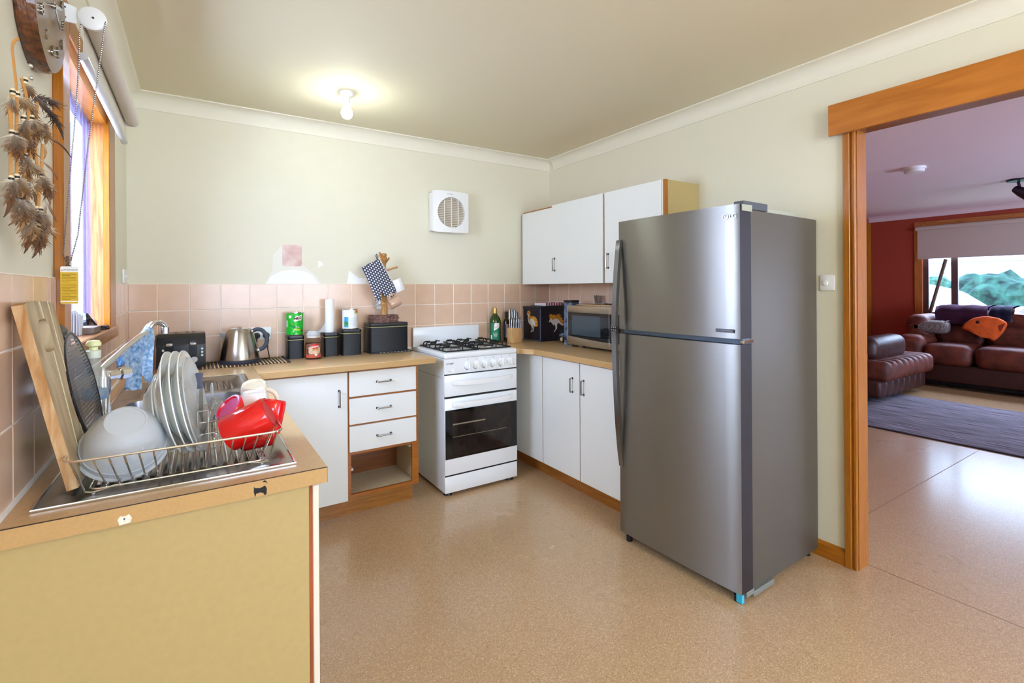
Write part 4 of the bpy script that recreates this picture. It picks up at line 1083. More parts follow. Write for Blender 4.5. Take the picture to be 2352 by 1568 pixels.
# chopping board
board_m = wood('board_wood', 'a38a68', 'c4b190', 'z', rough=0.6, coat=0.0, scale=5, stretch=6)
bark_m = wood('board_bark', 'a8753f', 'cdac80', 'z', rough=0.7, coat=0.0, scale=9, stretch=7)
bo = thing('chopping_board', 'thick live edge chopping board with a slot handle leaning on the tiles', 'board', (-0.205, 1.42, 0.909), group=None)
ang = math.atan2(0.075, 0.382)
T = Matrix(((-math.cos(ang), 0, -math.sin(ang), 0), (0, 1, 0, 0), (0, 0, 1, 0), (0, 0, 0, 1)))
up = Vector((-math.sin(ang), 0, math.cos(ang))); yv = Vector((0, 1, 0)); nv = Vector((math.cos(ang), 0, math.sin(ang)))
TB = Matrix(((0, up.x, nv.x, -0.205), (1, up.y, nv.y, 1.42), (0, up.z, nv.z, 0.909), (0, 0, 0, 1)))
H_ = 0.392
# outline in (along y, up) with a slot hole, bridged as a ring
outl = [(-0.088, 0.0), (0.112, 0.002), (0.118, 0.08), (0.118, 0.2), (0.122, 0.30), (0.118, 0.385), (0.04, 0.390), (-0.06, 0.392), (-0.112, 0.389), (-0.108, 0.30), (-0.104, 0.22), (-0.098, 0.12), (-0.092, 0.05)]
hole = rrect(-0.058, 0.026, 0.282, 0.352, 0.028, 4)
def densify(poly, n):
    L = [math.dist(a, b) for a, b in zip(poly, poly[1:] + poly[:1])]; tot = sum(L); out = []
    for k in range(n):
        d = tot * k / n; i = 0
        while d > L[i]: d -= L[i]; i += 1
        a, b = poly[i], poly[(i + 1) % len(poly)]; t = d / L[i]; out.append((a[0] + (b[0] - a[0]) * t, a[1] + (b[1] - a[1]) * t))
    return out
import functools
def by_angle(pts, c): return sorted(pts, key=lambda p: math.atan2(p[1] - c[1], p[0] - c[0]))
hc = (-0.016, 0.317)
og = by_angle(densify(outl, 56), hc); hg = []
for p in og:   # matching point on the slot in the same direction
    a = math.atan2(p[1] - hc[1], p[0] - hc[0]); best = None
    c, s = math.cos(a), math.sin(a); hx, hy = 0.042, 0.035
    k = 1 / ((abs(c) / hx) ** 4 + (abs(s) / hy) ** 4) ** 0.25
    hg.append((hc[0] + c * k, hc[1] + s * k))
bm = new(); th = 0.0185; n = len(og)
of = [bm.verts.new((x, y, 0)) for x, y in og]; hf = [bm.verts.new((x, y, 0)) for x, y in hg]
ob = [bm.verts.new((x * 1.01, y, -th)) for x, y in og]; hb = [bm.verts.new((x, y, -th)) for x, y in hg]
for i in range(n):
    j = (i + 1) % n
    bm.faces.new((of[i], of[j], hf[j], hf[i])); bm.faces.new((ob[j], ob[i], hb[i], hb[j]))
    f = bm.faces.new((of[j], of[i], ob[i], ob[j])); f.material_index = 1
    bm.faces.new((hf[i], hf[j], hb[j], hb[i]))
bm.transform(TB); bm.transform(Matrix.Translation((0.205, -1.42, -0.909)))
obj('slab', bm, [board_m, bark_m], bo, angle=40)
bm = new()
for y in (-0.012, 0.062): prism(bm, [(y, 0.0005), (y + 0.006, 0.0005), (y + 0.006 + 0.02, 0.280), (y + 0.02, 0.280)] if y < 0 else [(y, 0.0005), (y + 0.005, 0.0005), (y + 0.012, 0.389), (y + 0.007, 0.389)], 0.0006, Matrix.Translation((-0.004, 0, 0)))
prism(bm, [(-0.002, 0.353), (0.006, 0.353), (0.004, 0.390), (-0.004, 0.390)], 0.0006)
bm.transform(TB); bm.transform(Matrix.Translation((0.205, -1.42, -0.909)))
obj('inlay', bm, M('pale_inlay', 'd8cda6', rough=0.6), bo)

# perforated pizza tray
pt = thing('pizza_tray', 'round dark pizza tray with punched holes leaning against the chopping board', 'tray', (-0.234, 1.613, 1.072))
tray_m = M('tray_dark', '241e1d', rough=0.4, metal=0.2)
nrm = Vector((math.cos(0.208), 0, math.sin(0.208))); TT = frame((0, 0, 0), (0, -1, 0), (-math.sin(0.208), 0, math.cos(0.208)))
R_ = 0.166; ri = 0.140; cell = 0.0098
bm = new(); m_ = int(ri / cell) + 2
for i in range(-m_, m_ + 1):
    for j in range(-m_, m_ + 1):
        x, y = i * cell + (cell / 2 if j % 2 else 0), j * cell * 0.9
        if math.hypot(x, y) > ri + cell * 0.4: continue
        h = cell / 2; hy = cell * 0.45
        O = [(x - h, y - hy), (x, y - hy), (x + h, y - hy), (x + h, y), (x + h, y + hy), (x, y + hy), (x - h, y + hy), (x - h, y)]
        OV = [bm.verts.new((a, b, 0)) for a, b in O]
        if math.hypot(x, y) < ri - cell * 0.9:
            IV = [bm.verts.new((x + 0.0029 * math.cos(-3 * PI / 4 + k * PI / 4), y + 0.0029 * math.sin(-3 * PI / 4 + k * PI / 4), 0)) for k in range(8)]
            for k in range(8): bm.faces.new((OV[k], OV[(k + 1) % 8], IV[(k + 1) % 8], IV[k]))
        else: bm.faces.new(OV)
bmesh.ops.remove_doubles(bm, verts=bm.verts, dist=0.0003)
bm.transform(TT); obj('perforated_base', bm, M('tray_grey', '57545a', rough=0.3, metal=0.8), pt)
bm = new(); lathe(bm, [(ri - 0.004, 0.0004), (ri, 0.0006), (ri + 0.012, 0.012), (R_ - 0.002, 0.0155), (R_, 0.0145), (R_ - 0.002, 0.0132), (ri + 0.013, 0.0105), (ri + 0.002, -0.001), (ri - 0.004, -0.0008)], 64, cap=False)
bm.transform(TT); obj('rim', bm, tray_m, pt, angle=50)

# two clear plastic bowls, nested upside down
def bowl_shape(R, r0, H, t=0.0014):
    out = [(0, H), (r0 * 0.88, H), (r0 * 0.9, H + 0.002), (r0, H + 0.002), (r0 * 1.03, H)]
    for i in range(1, 9):
        a = i / 8; out.append((r0 + (R - 0.006 - r0) * math.sin(a * PI / 2) ** 0.9, H * (1 - a) + 0.006 * a * 0))
    out += [(R - 0.005, 0.0), (R, -0.001), (R, -0.004), (R - 0.006, -0.004)]
    inn = []
    for i in range(8, 0, -1):
        a = i / 8; inn.append((r0 + (R - 0.006 - r0) * math.sin(a * PI / 2) ** 0.9 - t, H * (1 - a) - t * 0.5))
    return out + inn + [(r0 - t, H - t), (0, H - t)]
plastic_clear = M('frosted_plastic', 'dfe4e8', rough=0.3, trans=0.0, alpha=0.5, spec=0.5)
axis = Vector((0.10, -0.66, 0.72)).normalized()
for nm, lab, off, R, H in (('plastic_bowl', 'frosted clear bowl on top, upturned against the rack front', 0.0, 0.079, 0.080), ('plastic_bowl', 'wider clear bowl nested under the frosted bowl, only its rim showing', -0.016, 0.085, 0.082)):
    c = Vector((-0.137, 1.405, 0.971)) + axis * off
    bm = new(); lathe(bm, bowl_shape(R, 0.038, H), 48, cap=False)
    bm.transform(along((0, 0, 0), axis)); o = obj(nm, bm, plastic_clear, angle=50); o.location = c
    tag(o, lab, 'bowl')

# dinner plates standing in the rack
plate_m = M('plate_china', 'eef0ec', rough=0.12, coat=0.4)
def plate_prof(R, d):
    o = [(0, 0), (R * 0.55, 0), (R * 0.56, -0.0025), (R * 0.60, -0.0025), (R * 0.62, 0.001), (R * 0.80, d * 0.45), (R * 0.97, d * 0.93), (R, d), (R * 0.995, d + 0.0025), (R * 0.96, d + 0.002), (R * 0.78, d * 0.45 + 0.004), (R * 0.62, 0.005), (R * 0.5, 0.004), (0, 0.004)]
    return o
pn = Vector((0.972, -0.15, 0.18)).normalized()
pl_def = [('dinner_plate', 'white dinner plate standing in the rack, nearest the clear bowls', -0.0655, 1.49, 0.129, 0.024, plate_m),
          ('dinner_plate', 'middle white dinner plate of the three standing in the rack', -0.0488, 1.49, 0.129, 0.024, plate_m),
          ('dinner_plate', 'white dinner plate standing in the rack, its ringed face showing', -0.032, 1.49, 0.129, 0.024, plate_m),
          ('side_plate', 'smaller white bowl plate tucked behind the first dinner plate', -0.093, 1.52, 0.100, 0.026, plate_m),
          ('glass_plate', 'thin dark edged glass plate leaning on the last white plate', -0.017, 1.487, 0.121, 0.017, M('glass_plate', 'd9dedd', rough=0.06, alpha=0.5))]
for nm, lab, x, y, R, d, mt in pl_def:
    bm = new(); lathe(bm, plate_prof(R, d), 56, cap=False)
    bm.transform(along((0, 0, 0), pn)); o = obj(nm, bm, mt, angle=30)
    low = R * math.sqrt(1 - pn.z ** 2)
    o.location = (x, y, BZ + 0.0025 + low - d * pn.z); tag(o, lab, 'plate')

# mugs
mug_red = M('mug_red', 'e40d0f', rough=0.12, coat=0.5)
mug_white = M('mug_white', 'efedf1', rough=0.15, coat=0.4)
mug_cream = M('mug_cream', 'ece3d2', rough=0.15, coat=0.4)
def mug(name, label, mat, c, ax, R, H, taper=1.0, handle=None, base_mat=None):
    """c = middle of the mouth, ax = direction from mouth to base"""
    r = thing(name, label, 'mug', c)
    T = along((0, 0, 0), ax)
    rb = R * taper; t = 0.0035
    bm = new(); lathe(bm, [(0, H - 0.006), (rb * 0.75, H - 0.006), (rb * 0.8, H), (rb * 0.9, H), (rb, H - 0.006), (R, 0.004), (R - 0.001, 0.0), (R - t + 0.0005, 0.0), (R - t, 0.004), (rb - t, H - 0.012), (0, H - 0.012)], 40, cap=False)
    bm.transform(T); obj('body', bm, mat, r, angle=40)
    if base_mat:
        bm = new(); lathe(bm, [(0, H - 0.0055), (rb * 0.76, H - 0.0055), (rb * 0.82, H + 0.0006), (rb * 0.93, H + 0.0004), (rb * 0.95, H - 0.003), (rb * 0.8, H - 0.004), (0, H - 0.004)], 40, cap=False)
        bm.transform(T); obj('base', bm, base_mat, r, angle=40)
    if handle is not None:
        h = Vector(handle); a = Vector(ax).normalized(); h = (h - a * h.dot(a)).normalized()
        pts = []
        for i in range(13):
            q = PI * (i / 12 - 0.5)
            pts.append(a * (H * 0.5 + H * 0.33 * math.sin(q)) + h * (R * 0.97 + 0.03 * math.cos(q) ** 0.7))
        bm = new(); tube(bm, pts, 0.0062, 10, flat=1.0, up=a); obj('handle', bm, mat, r)
    return r
Rv, Uv, Fv = Vector((0.84, -0.5425, 0)), Vector((0, 0, 1)), Vector((0.5425, 0.84, 0))
Rl, Fl = Vector((0.995, -0.1, 0)), Vector((0.1, 0.965, -0.245))   # across and along the line of sight at the rack
ax1 = (Rl * 0.86 + Uv * 0.40 - Fl * 0.20).normalized()
mug('mug', 'big red mug lying on its side at the front of the rack', mug_red, Vector((0.066, 1.40, 0.957)), ax1, 0.045, 0.108, 0.93, base_mat=M('mug_red_base', 'c5202c', rough=0.3))
mug('mug', 'dark red mug lying underneath the big red mug', M('mug_dark_red', 'a80d12', rough=0.12, coat=0.5), Vector((0.095, 1.405, 0.941)), (Rl * 0.96 + Uv * 0.05 + Fl * 0.25).normalized(), 0.033, 0.072, 0.95)
mug('mug', 'red mug with a pink base facing up, left of the white mug', mug_red, Vector((0.125, 1.485, 0.955)), (Rl * -0.67 + Uv * 0.62 - Fl * 0.36).normalized(), 0.040, 0.085, 0.95, base_mat=M('mug_pink_base', 'e2559a', rough=0.3, noise=(30, 0.15)))
mug('mug', 'white mug standing upside down between the red mugs', mug_white, Vector((0.126, 1.462, 0.944)), (0.03, -0.02, 1), 0.036, 0.100, 0.84)
mug('mug', 'cream mug tipped at the back of the rack, handle to the right', mug_cream, Vector((0.142, 1.572, 0.972)), (Rl * -0.05 + Uv * 0.93 - Fl * 0.32).normalized(), 0.036, 0.082, 0.92, handle=Rv * 1.0 - Uv * 0.2)
mug('mug', 'red mug mostly hidden behind the big red mug, its corner showing right', mug_red, Vector((0.158, 1.47, 0.93)), (0.25, 0.1, 1), 0.034, 0.085, 0.95)

# cutlery
def cutlery(name, label, p0, p1, w0, w1, mat, th=0.0012, tine=False):
    p0, p1 = Vector(p0), Vector(p1); d = p1 - p0; L = d.length
    fw = Fv; T = frame(p0, fw.cross(d), d)
    bm = new()
    pr_ = [(-w0, 0), (w0, 0), (w0 * 0.6, L * 0.35), (w1, L * 0.93), (w1 * 0.7, L), (-w1 * 0.7, L), (-w1, L * 0.93), (-w0 * 0.6, L * 0.35)]
    prism(bm, pr_, th, T, 0.0003); o = obj(name, bm, mat); tag(o, label, 'cutlery', None); return o
dkg = M('handle_grey', '5a5d70', rough=0.4)
cutlery('knife', 'knife with a thick slate grey handle standing behind the plates', (0.011, 1.548, 1.052), (0.0085, 1.552, 1.094), 0.006, 0.008, dkg, 0.009)
bm = new(); prism(bm, [(-0.006, -0.12), (0.006, -0.115), (0.005, 0.001), (-0.005, 0.001)], 0.0015, frame((0.011, 1.5485, 1.052), (0.84, -0.54, 0), (0, 0, 1))); _k = bpy.data.objects['knife']; obj('blade', bm, steel, _k)
cutlery('fork', 'thin upright fork with its hooked end above the basket', (0.035, 1.53, 0.925), (0.0345, 1.53, 1.066), 0.0025, 0.0035, chrome)
cutlery('spoon', 'silver spoon handle slanting right, upper of two in the basket', (0.012, 1.515, 0.925), (0.041, 1.507, 1.032), 0.004, 0.008, steel, 0.003)
cutlery('spoon', 'flat silver spoon handle slanting right, lower of two in the basket', (0.008, 1.51, 0.94), (0.056, 1.50, 1.024), 0.004, 0.007, steel)
bm = new(); tube(bm, [(-0.1875, 1.83, 0.915), (-0.205, 1.845, 0.945)], [0.006, 0.0075], 10); tube(bm, [(-0.1875, 1.83, 0.915), (-0.16, 1.86, 0.84)], 0.003, 8)
tag(obj('brush', bm, M('handle_dark', '5d4f4c', rough=0.5)), 'dark stick handle poking out of the near sink bowl', 'brush')
# ------------------------------------------------------------------ toaster
ts = thing('toaster', 'black four slice toaster in the corner behind the sink', 'toaster', (-0.066, 3.24, ZB))
tx0, tx1, ty0, ty1 = -0.178, 0.043, 3.135, 3.345
bm = new()
P0 = [(ty0, 0.012), (ty0 + 0.004, 0.13), (ty0 + 0.02, 0.172), (ty0 + 0.05, 0.188), (ty1 - 0.05, 0.188), (ty1 - 0.02, 0.172), (ty1 - 0.004, 0.13), (ty1, 0.012)]
def shell(x0, x1, prof, T=None):
    b = new(); prism(b, prof, x1 - x0, Matrix(((0, 0, 1, x0), (1, 0, 0, 0), (0, 1, 0, ZB), (0, 0, 0, 1))), 0.003); return b
obj('body', shell(tx0 + 0.004, tx1, P0), M('toaster_black', '1b1b1d', rough=0.4), ts, w=True)
P1 = [(y + (0.006 if y < 3.2 else -0.006), z * 0.97 + 0.001) for y, z in P0]
obj('end_plate', shell(tx0 - 0.004, tx0 + 0.0039, P1), M('toaster_bronze', '6f5c4a', rough=0.35, metal=0.7), ts, w=True)
bm = new(); box(bm, tx0 + 0.01, tx1 - 0.02, ty0 + 0.052, ty1 - 0.052, ZB + 0.1882, ZB + 0.192, 0.002, 2); obj('top_plate', bm, M('toaster_top', '8a7b6a', rough=0.3, metal=0.7), ts, w=True)
for x in (tx0 + 0.055, tx0 + 0.085, tx1 - 0.085, tx1 - 0.055): wbox('slot', black_pl, ts, x - 0.007, x + 0.007, ty0 + 0.055, ty1 - 0.055, ZB + 0.1915, ZB + 0.1926)
lev = M('lever_grey', 'a39c94', rough=0.3, metal=0.5)
for x in (-0.118, -0.014):
    bm = new(); prism(bm, rrect(-0.017, 0.017, -0.062, 0.030, 0.016, 6), 0.003, frame((x, ty0 + 0.0005, ZB + 0.125), (1, 0, 0), (0, 0.03, 1))); s = obj('lever_slot', bm, M('slot_black', '08080a', rough=0.2), ts, w=True)
    bm = new(); box(bm, x - 0.0155, x + 0.0155, ty0 - 0.026, ty0 + 0.002, ZB + 0.130, ZB + 0.146, 0.006, 2); obj('lever', bm, lev, ts, w=True)
    bm = new(); prism(bm, [(-0.026, 0.128), (-0.020, 0.132), (-0.026, 0.136)], 0.0008, frame((x, ty0 + 0.0015, ZB), (1, 0, 0), (0, 0.03, 1))); obj('arrow_mark', bm, M('mark_grey', '8f938f', rough=0.5), ts, w=True)
bt = M('button_pale', 'd8dccf', rough=0.3)
for x, zs in ((0.027, (0.108, 0.090, 0.072)), (-0.146, (0.108,))):
    for z in zs:
        bm = new(); lathe(bm, [(0, 0), (0.0055, 0), (0.005, 0.003), (0, 0.004)], 14, along((x, ty0 + 0.004, ZB + z), (0, -1, 0))); obj('button', bm, bt, ts, w=True)
        wbox('button_mark', M('mark_grey', '8f938f'), ts, x - 0.005, x + 0.004, ty0 + 0.0015, ty0 + 0.003, ZB + z + 0.0085, ZB + z + 0.0098)
bm = new(); lathe(bm, [(0, 0), (0.0165, 0), (0.0155, 0.010), (0, 0.011)], 24, along((-0.010, ty0 + 0.002, ZB + 0.052), (0, -1, 0))); box(bm, -0.0115, -0.0085, ty0 - 0.012, ty0 - 0.008, ZB + 0.046, ZB + 0.066); obj('browning_knob', bm, M('knob_grey', 'b9bab6', rough=0.3), ts, w=True)
for x in (tx0 + 0.02, tx1 - 0.02):
    for y in (ty0 + 0.02, ty1 - 0.02): wbox('foot', black_pl, ts, x - 0.01, x + 0.01, y - 0.01, y + 0.01, ZB, ZB + 0.0125)

# ------------------------------------------------------------------ bamboo mat and kettle
mt = thing('bamboo_mat', 'dark and pale bamboo stick mat under the kettle', 'mat', (0.24, 3.22, ZB))
random.seed(5)
Mx = [M('stick_pale', 'd3b48c', rough=0.6), M('stick_dark', '4a3a33', rough=0.6), M('stick_mid', 'b08d68', rough=0.6)]
sm = []
for k in range(3):
    bm = new(); lathe(bm, [(0.0036, 0), (0.0036, 0.27)], 8, along((0, -0.135, 0), (0, 1, 0)))
    bmesh.ops.recalc_face_normals(bm, faces=bm.faces); me = bpy.data.meshes.new('stick'); bm.to_mesh(me); bm.free(); me.materials.append(Mx[k]); me.shade_smooth(); sm.append(me)
for i in range(46):
    o = bpy.data.objects.new('stick', sm[1 if i % 2 else random.choice((0, 0, 2))]); COL.objects.link(o); o.parent = mt
    o.location = (-0.212 + i * 0.0093, random.uniform(-0.004, 0.004), 0.0040); o.scale = (1, 1, 1)
for x in (-0.222, 0.213):
    bm = new(); box(bm, x - 0.008, x + 0.008, -0.135, 0.135, 0.0, 0.008, 0.002); obj('binding', bm, M('mat_binding', '2a2a33', rough=0.8), mt)
kt = thing('kettle', 'brushed steel cordless kettle with a dark grey handle', 'kettle', (0.210, 3.205, ZB + 0.008))
ksteel = M('kettle_steel', 'b3aca4', rough=0.26, metal=1.0, aniso=(0.6, 0.25))
bm = new(); lathe(bm, [(0, 0), (0.103, 0), (0.106, 0.006), (0.106, 0.016), (0.101, 0.022), (0, 0.022)], 48); obj('base', bm, M('kettle_base', '2b303c', rough=0.4), kt)
bm = new(); lathe(bm, [(0, 0.0222), (0.100, 0.0222), (0.101, 0.028), (0.094, 0.075), (0.083, 0.125), (0.069, 0.170), (0.062, 0.187), (0.058, 0.192), (0, 0.193)], 48); obj('body', bm, ksteel, kt)
bm = new(); lathe(bm, [(0, 0.193), (0.05, 0.193), (0.048, 0.196), (0, 0.198)], 32); lathe(bm, [(0, 0.198), (0.014, 0.198), (0.016, 0.203), (0, 0.206)], 20); obj('lid', bm, chrome, kt)
bm = new(); dl = Vector((-0.84, 0.5425, 0)).lerp(Vector((-1, 0, 0)), 0.5).normalized()
Ts = frame((0, 0, 0), dl, (0, 0, 1))
vs = []
sec = [(0.066, 0.128, 0.176, 0.020), (0.085, 0.140, 0.176, 0.017), (0.101, 0.156, 0.178, 0.012)]
rr = []
for d_, z0, z1, hw in sec: rr.append([bm.verts.new(Ts @ Vector((d_, z, w_))) for z, w_ in ((z0, 0), (z0 + (z1 - z0) * 0.4, -hw * 0.8), (z1, -hw), (z1, hw), (z0 + (z1 - z0) * 0.4, hw * 0.8))])
for A, B in zip(rr, rr[1:]):
    for i in range(5): bm.faces.new((A[i], A[(i + 1) % 5], B[(i + 1) % 5], B[i]))
bm.faces.new(rr[0]); bm.faces.new(rr[-1]); obj('spout', bm, M('spout_steel', 'dcd8d2', rough=0.3, metal=0.55), kt, angle=50)
hd = Vector((0.95, -0.3, 0)).normalized()
pts = [hd * 0.066 + Uv * 0.178, hd * 0.09 + Uv * 0.188, hd * 0.118 + Uv * 0.180, hd * 0.138 + Uv * 0.150, hd * 0.141 + Uv * 0.115, hd * 0.128 + Uv * 0.085, hd * 0.104 + Uv * 0.070]
bm = new(); tube(bm, spline(pts, 5), 0.0112, 12, flat=0.78); obj('handle', bm, M('kettle_handle', '38404e', rough=0.4), kt)
bm = new(); ball(bm, hd * 0.098 + Uv * 0.068, 0.011, 12, 8); ball(bm, hd * 0.066 + Uv * 0.178, 0.0105, 12, 8); obj('handle_joint', bm, chrome, kt)

# ------------------------------------------------------------------ black canisters
tin_m = M('tin_black', '0c0d11', rough=0.36, metal=0.2, bump=(240, 0.25, 0.003))
tin_top = M('tin_lid', '101114', rough=0.3, metal=0.2)
tin_line = M('tin_line', 'b7b873', rough=0.5)
def tin(name, label, x0, x1, y0, y1, h, word=None):
    t = thing(name, label, 'canister', ((x0 + x1) / 2, (y0 + y1) / 2, ZB), group=None)
    r = 0.012; dz = 0.028
    bm = new(); prism(bm, rrect(x0, x1, y0, y1, r, 4), h - dz, Matrix.Translation((0, 0, ZB))); b = obj('body', bm, tin_m, t, w=True)
    bm = new(); prism(bm, rrect(x0 - 0.0012, x1 + 0.0012, y0 - 0.0012, y1 + 0.0012, r, 4), 0.003, Matrix.Translation((0, 0, ZB + h - dz + 0.0001))); obj('gold_line', bm, tin_line, t, w=True)
    bm = new(); prism(bm, rrect(x0 - 0.001, x1 + 0.001, y0 - 0.001, y1 + 0.001, r, 4), dz - 0.0035, Matrix.Translation((0, 0, ZB + h - dz + 0.0032)), 0.002); obj('lid', bm, tin_top, t, w=True)
    if word: text('raised_lettering', word, 0.026, M('tin_emboss', '2e3138', rough=0.35, metal=0.3), t, frame((x0 + 0.022, y0 - 0.0006, ZB + (h - dz) * 0.45), (0, 0, 1), (-1, 0, 0)), 0.0006)
    return t
tin('canister', 'black square canister under the green can', 0.468, 0.560, 3.235, 3.345, 0.142)
tin('canister', 'black square canister under the paper towel roll', 0.675, 0.765, 3.225, 3.335, 0.148)
tin('canister', 'taller black canister under the white can', 0.783, 0.903, 3.205, 3.325, 0.166)
tray_ = thing('flat_board', 'thin dark board under the large black tin beside the stove', 'board', (1.09, 3.26, ZB))
wbox('slab', M('board_dark', '20222c', rough=0.5), tray_, 0.955, 1.236, 3.165, 3.345, ZB, ZB + 0.008, 0.002)
bm = new()
for i_ in range(9): box(bm, 1.01 + i_ * 0.024, 1.022 + i_ * 0.024, 3.1646, 3.1652, ZB + 0.0045, ZB + 0.0065)
obj('edge_marks', bm, M('mark_pale', 'c9c2ae', rough=0.6), tray_, w=True)
ZB += 0.0082
tin('bread_tin', 'large black rectangular tin under the mug tree', 0.955, 1.212, 3.185, 3.335, 0.190)
ZB -= 0.0082
def can(name, label, x, y, z, R, h, mat):
    t = thing(name, label, 'can', (x, y, z))
    bm = new(); lathe(bm, [(0, 0.003), (R - 0.002, 0.003), (R - 0.002, h - 0.003), (0, h - 0.003)], 40); obj('label', bm, mat, t)
    bm = new(); lathe(bm, [(0, 0.001), (R - 0.003, 0), (R, 0.0015), (R, 0.004), (R - 0.002, 0.005)], 40, cap=False); lathe(bm, [(R - 0.002, h - 0.005), (R, h - 0.004), (R, h), (R - 0.002, h), (R - 0.003, h - 0.005), (0, h - 0.005)], 40, cap=False); obj('rims', bm, chrome, t)
    return t
def wrap(t, poly, R, a0, mat, name, d=0.0004):
    """flat print bent round a can: poly in (arc length, z)"""
    bm = new(); f = bm.faces.new([bm.verts.new((u, z, 0)) for u, z in poly])
    u0, u1 = min(p[0] for p in poly), max(p[0] for p in poly); k = max(1, int((u1 - u0) / 0.0035))
    for i in range(1, k): bmesh.ops.bisect_plane(bm, geom=bm.verts[:] + bm.edges[:] + bm.faces[:], plane_co=(u0 + (u1 - u0) * i / k, 0, 0), plane_no=(1, 0, 0), dist=1e-7)
    bmesh.ops.triangulate(bm, faces=bm.faces[:])
    for q in bm.verts:
        a = a0 + q.co.x / R; q.co = Vector(((R - 0.002 + d) * math.cos(a), (R - 0.002 + d) * math.sin(a), q.co.y))
    return obj(name, bm, mat, t)
A0 = math.atan2(-3.3, -0.5)   # direction facing the room
ml = can('drink_can', 'green chocolate drink can standing on the first black canister', 0.515, 3.288, ZB + 0.1425, 0.051, 0.140, M('can_green', '18b32c', rough=0.3))
R_ = 0.051
wrap(ml, [(-0.008, 0.093), (0.0, 0.112), (0.018, 0.122), (0.022, 0.118), (0.047, 0.127), (0.050, 0.104), (0.038, 0.092), (0.036, 0.086), (0.031, 0.092), (0.015, 0.089), (0.0, 0.083)], R_, A0, M('label_white', 'f4f2ee', rough=0.35), 'logo_splash')
def wrap_text(t, s, size, R, a0, u0, z, mat, d=0.0011, shear=0.0, rot=0.0, sx=1.0, spacing=1.0, bold=0.0):
    cu = bpy.data.curves.new('lettering', 'FONT'); cu.body = s; cu.size = size; cu.align_x = 'CENTER'; cu.align_y = 'CENTER'; cu.shear = shear; cu.resolution_u = 3; cu.space_character = spacing; cu.offset = bold
    q = bpy.data.objects.new('lettering', cu); COL.objects.link(q)
    me = bpy.data.meshes.new_from_object(q.evaluated_get(bpy.context.evaluated_depsgraph_get()))
    bpy.data.objects.remove(q); bpy.data.curves.remove(cu)
    c, si = math.cos(rot), math.sin(rot)
    for v in me.vertices:
        x, y = v.co.x * sx * c - v.co.y * si, v.co.x * sx * si + v.co.y * c
        a = a0 + (u0 + x) / R; v.co = ((R - 0.002 + d) * math.cos(a), (R - 0.002 + d) * math.sin(a), z + y)
    me.materials.clear(); me.materials.append(mat)
    o = bpy.data.objects.new('lettering', me); COL.objects.link(o); o.parent = t
    return o
wrap_text(ml, 'MILO', 0.0205, R_, A0, 0.0195, 0.1045, M('brown_ink', '5a2716', rough=0.4), shear=0.15, rot=0.14, sx=1.0, bold=0.0011)
wrap(ml, rrect(-0.038, -0.020, 0.106, 0.123, 0.005, 3), R_, A0, M('label_white', 'f4f2ee'), 'badge_patch')
wrap(ml, [(-0.062, 0.052), (-0.047, 0.052), (-0.047, 0.092), (-0.062, 0.092)], R_, A0, M('label_lilac', 'd6cfe0', rough=0.4), 'barcode_patch')
wrap(ml, [(-0.012, 0.035), (0.03, 0.028), (0.036, 0.036), (0.02, 0.042), (-0.006, 0.042)], R_, A0, M('label_lime', 'a8cf2a', rough=0.4), 'ground_shape')
wrap(ml, [(-0.012, 0.048), (0.006, 0.046), (0.024, 0.042), (0.026, 0.047), (0.008, 0.054), (-0.010, 0.060), (-0.030, 0.066), (-0.038, 0.058), (-0.026, 0.060)], R_, A0, M('label_dkgreen', '0d7f2c', rough=0.4), 'player_shape')
wrap(ml, [(-0.014, 0.068), (-0.008, 0.064), (-0.006, 0.074), (-0.012, 0.079)], R_, A0, M('label_skin', 'a2684a', rough=0.4), 'player_head')
wrap(ml, [(0.004, 0.051), (0.028, 0.047), (0.026, 0.051), (0.008, 0.055)], R_, A0, M('label_white', 'f4f2ee'), 'player_sock', 0.0008)
wrap(ml, [(-0.014, 0.018), (-0.010, 0.020), (0.001, 0.036), (-0.004, 0.038)], R_, A0, M('label_white', 'f4f2ee'), 'ball_stroke', 0.0008)
wrap(ml, rrect(0.040, 0.058, 0.018, 0.036, 0.008, 3), R_, A0, M('label_brown', '8b3a2a', rough=0.4), 'round_patch')
wrap_text(ml, '400 g', 0.007, R_, A0, 0.012, 0.011, M('label_white', 'f4f2ee'))
wc_ = can('food_can', 'white labelled food can standing on the taller black canister', 0.846, 3.265, ZB + 0.1665, 0.051, 0.128, M('can_white', 'e9edf0', rough=0.3))
wrap(wc_, [(-0.046, 0.012), (-0.016, 0.012), (-0.016, 0.078), (-0.046, 0.078)], R_, A0, M('label_blue', '2f9fd8', rough=0.4, noise=(30, 0.3)), 'picture')
wrap(wc_, [(-0.046, 0.022), (-0.016, 0.022), (-0.016, 0.042), (-0.034, 0.05), (-0.046, 0.045)], R_, A0, M('label_field', '3d9a4a', rough=0.4, noise=(60, 0.4)), 'picture_field', 0.0008)
wrap(wc_, [(0.026, 0.100), (0.056, 0.100), (0.056, 0.122), (0.026, 0.122)], R_, A0, M('label_mustard', 'cdb01f', rough=0.4), 'corner_patch')
wrap(wc_, [(0.038, 0.108), (0.056, 0.108), (0.056, 0.118), (0.038, 0.118)], R_, A0, M('label_red', 'd2452b', rough=0.4), 'corner_stripe', 0.0008)
bm = new()
for i in range(9):
    for k in range(6):
        u0, u1 = -0.006 + k * 0.0065, -0.006 + (k + 1) * 0.0065; z = 0.072 - i * 0.0065
        f = [bm.verts.new(((R_ - 0.0015) * math.cos(A0 + u / R_), (R_ - 0.0015) * math.sin(A0 + u / R_), zz)) for u, zz in ((u0, z), (u1, z), (u1, z + 0.0015), (u0, z + 0.0015))]; bm.faces.new(f)
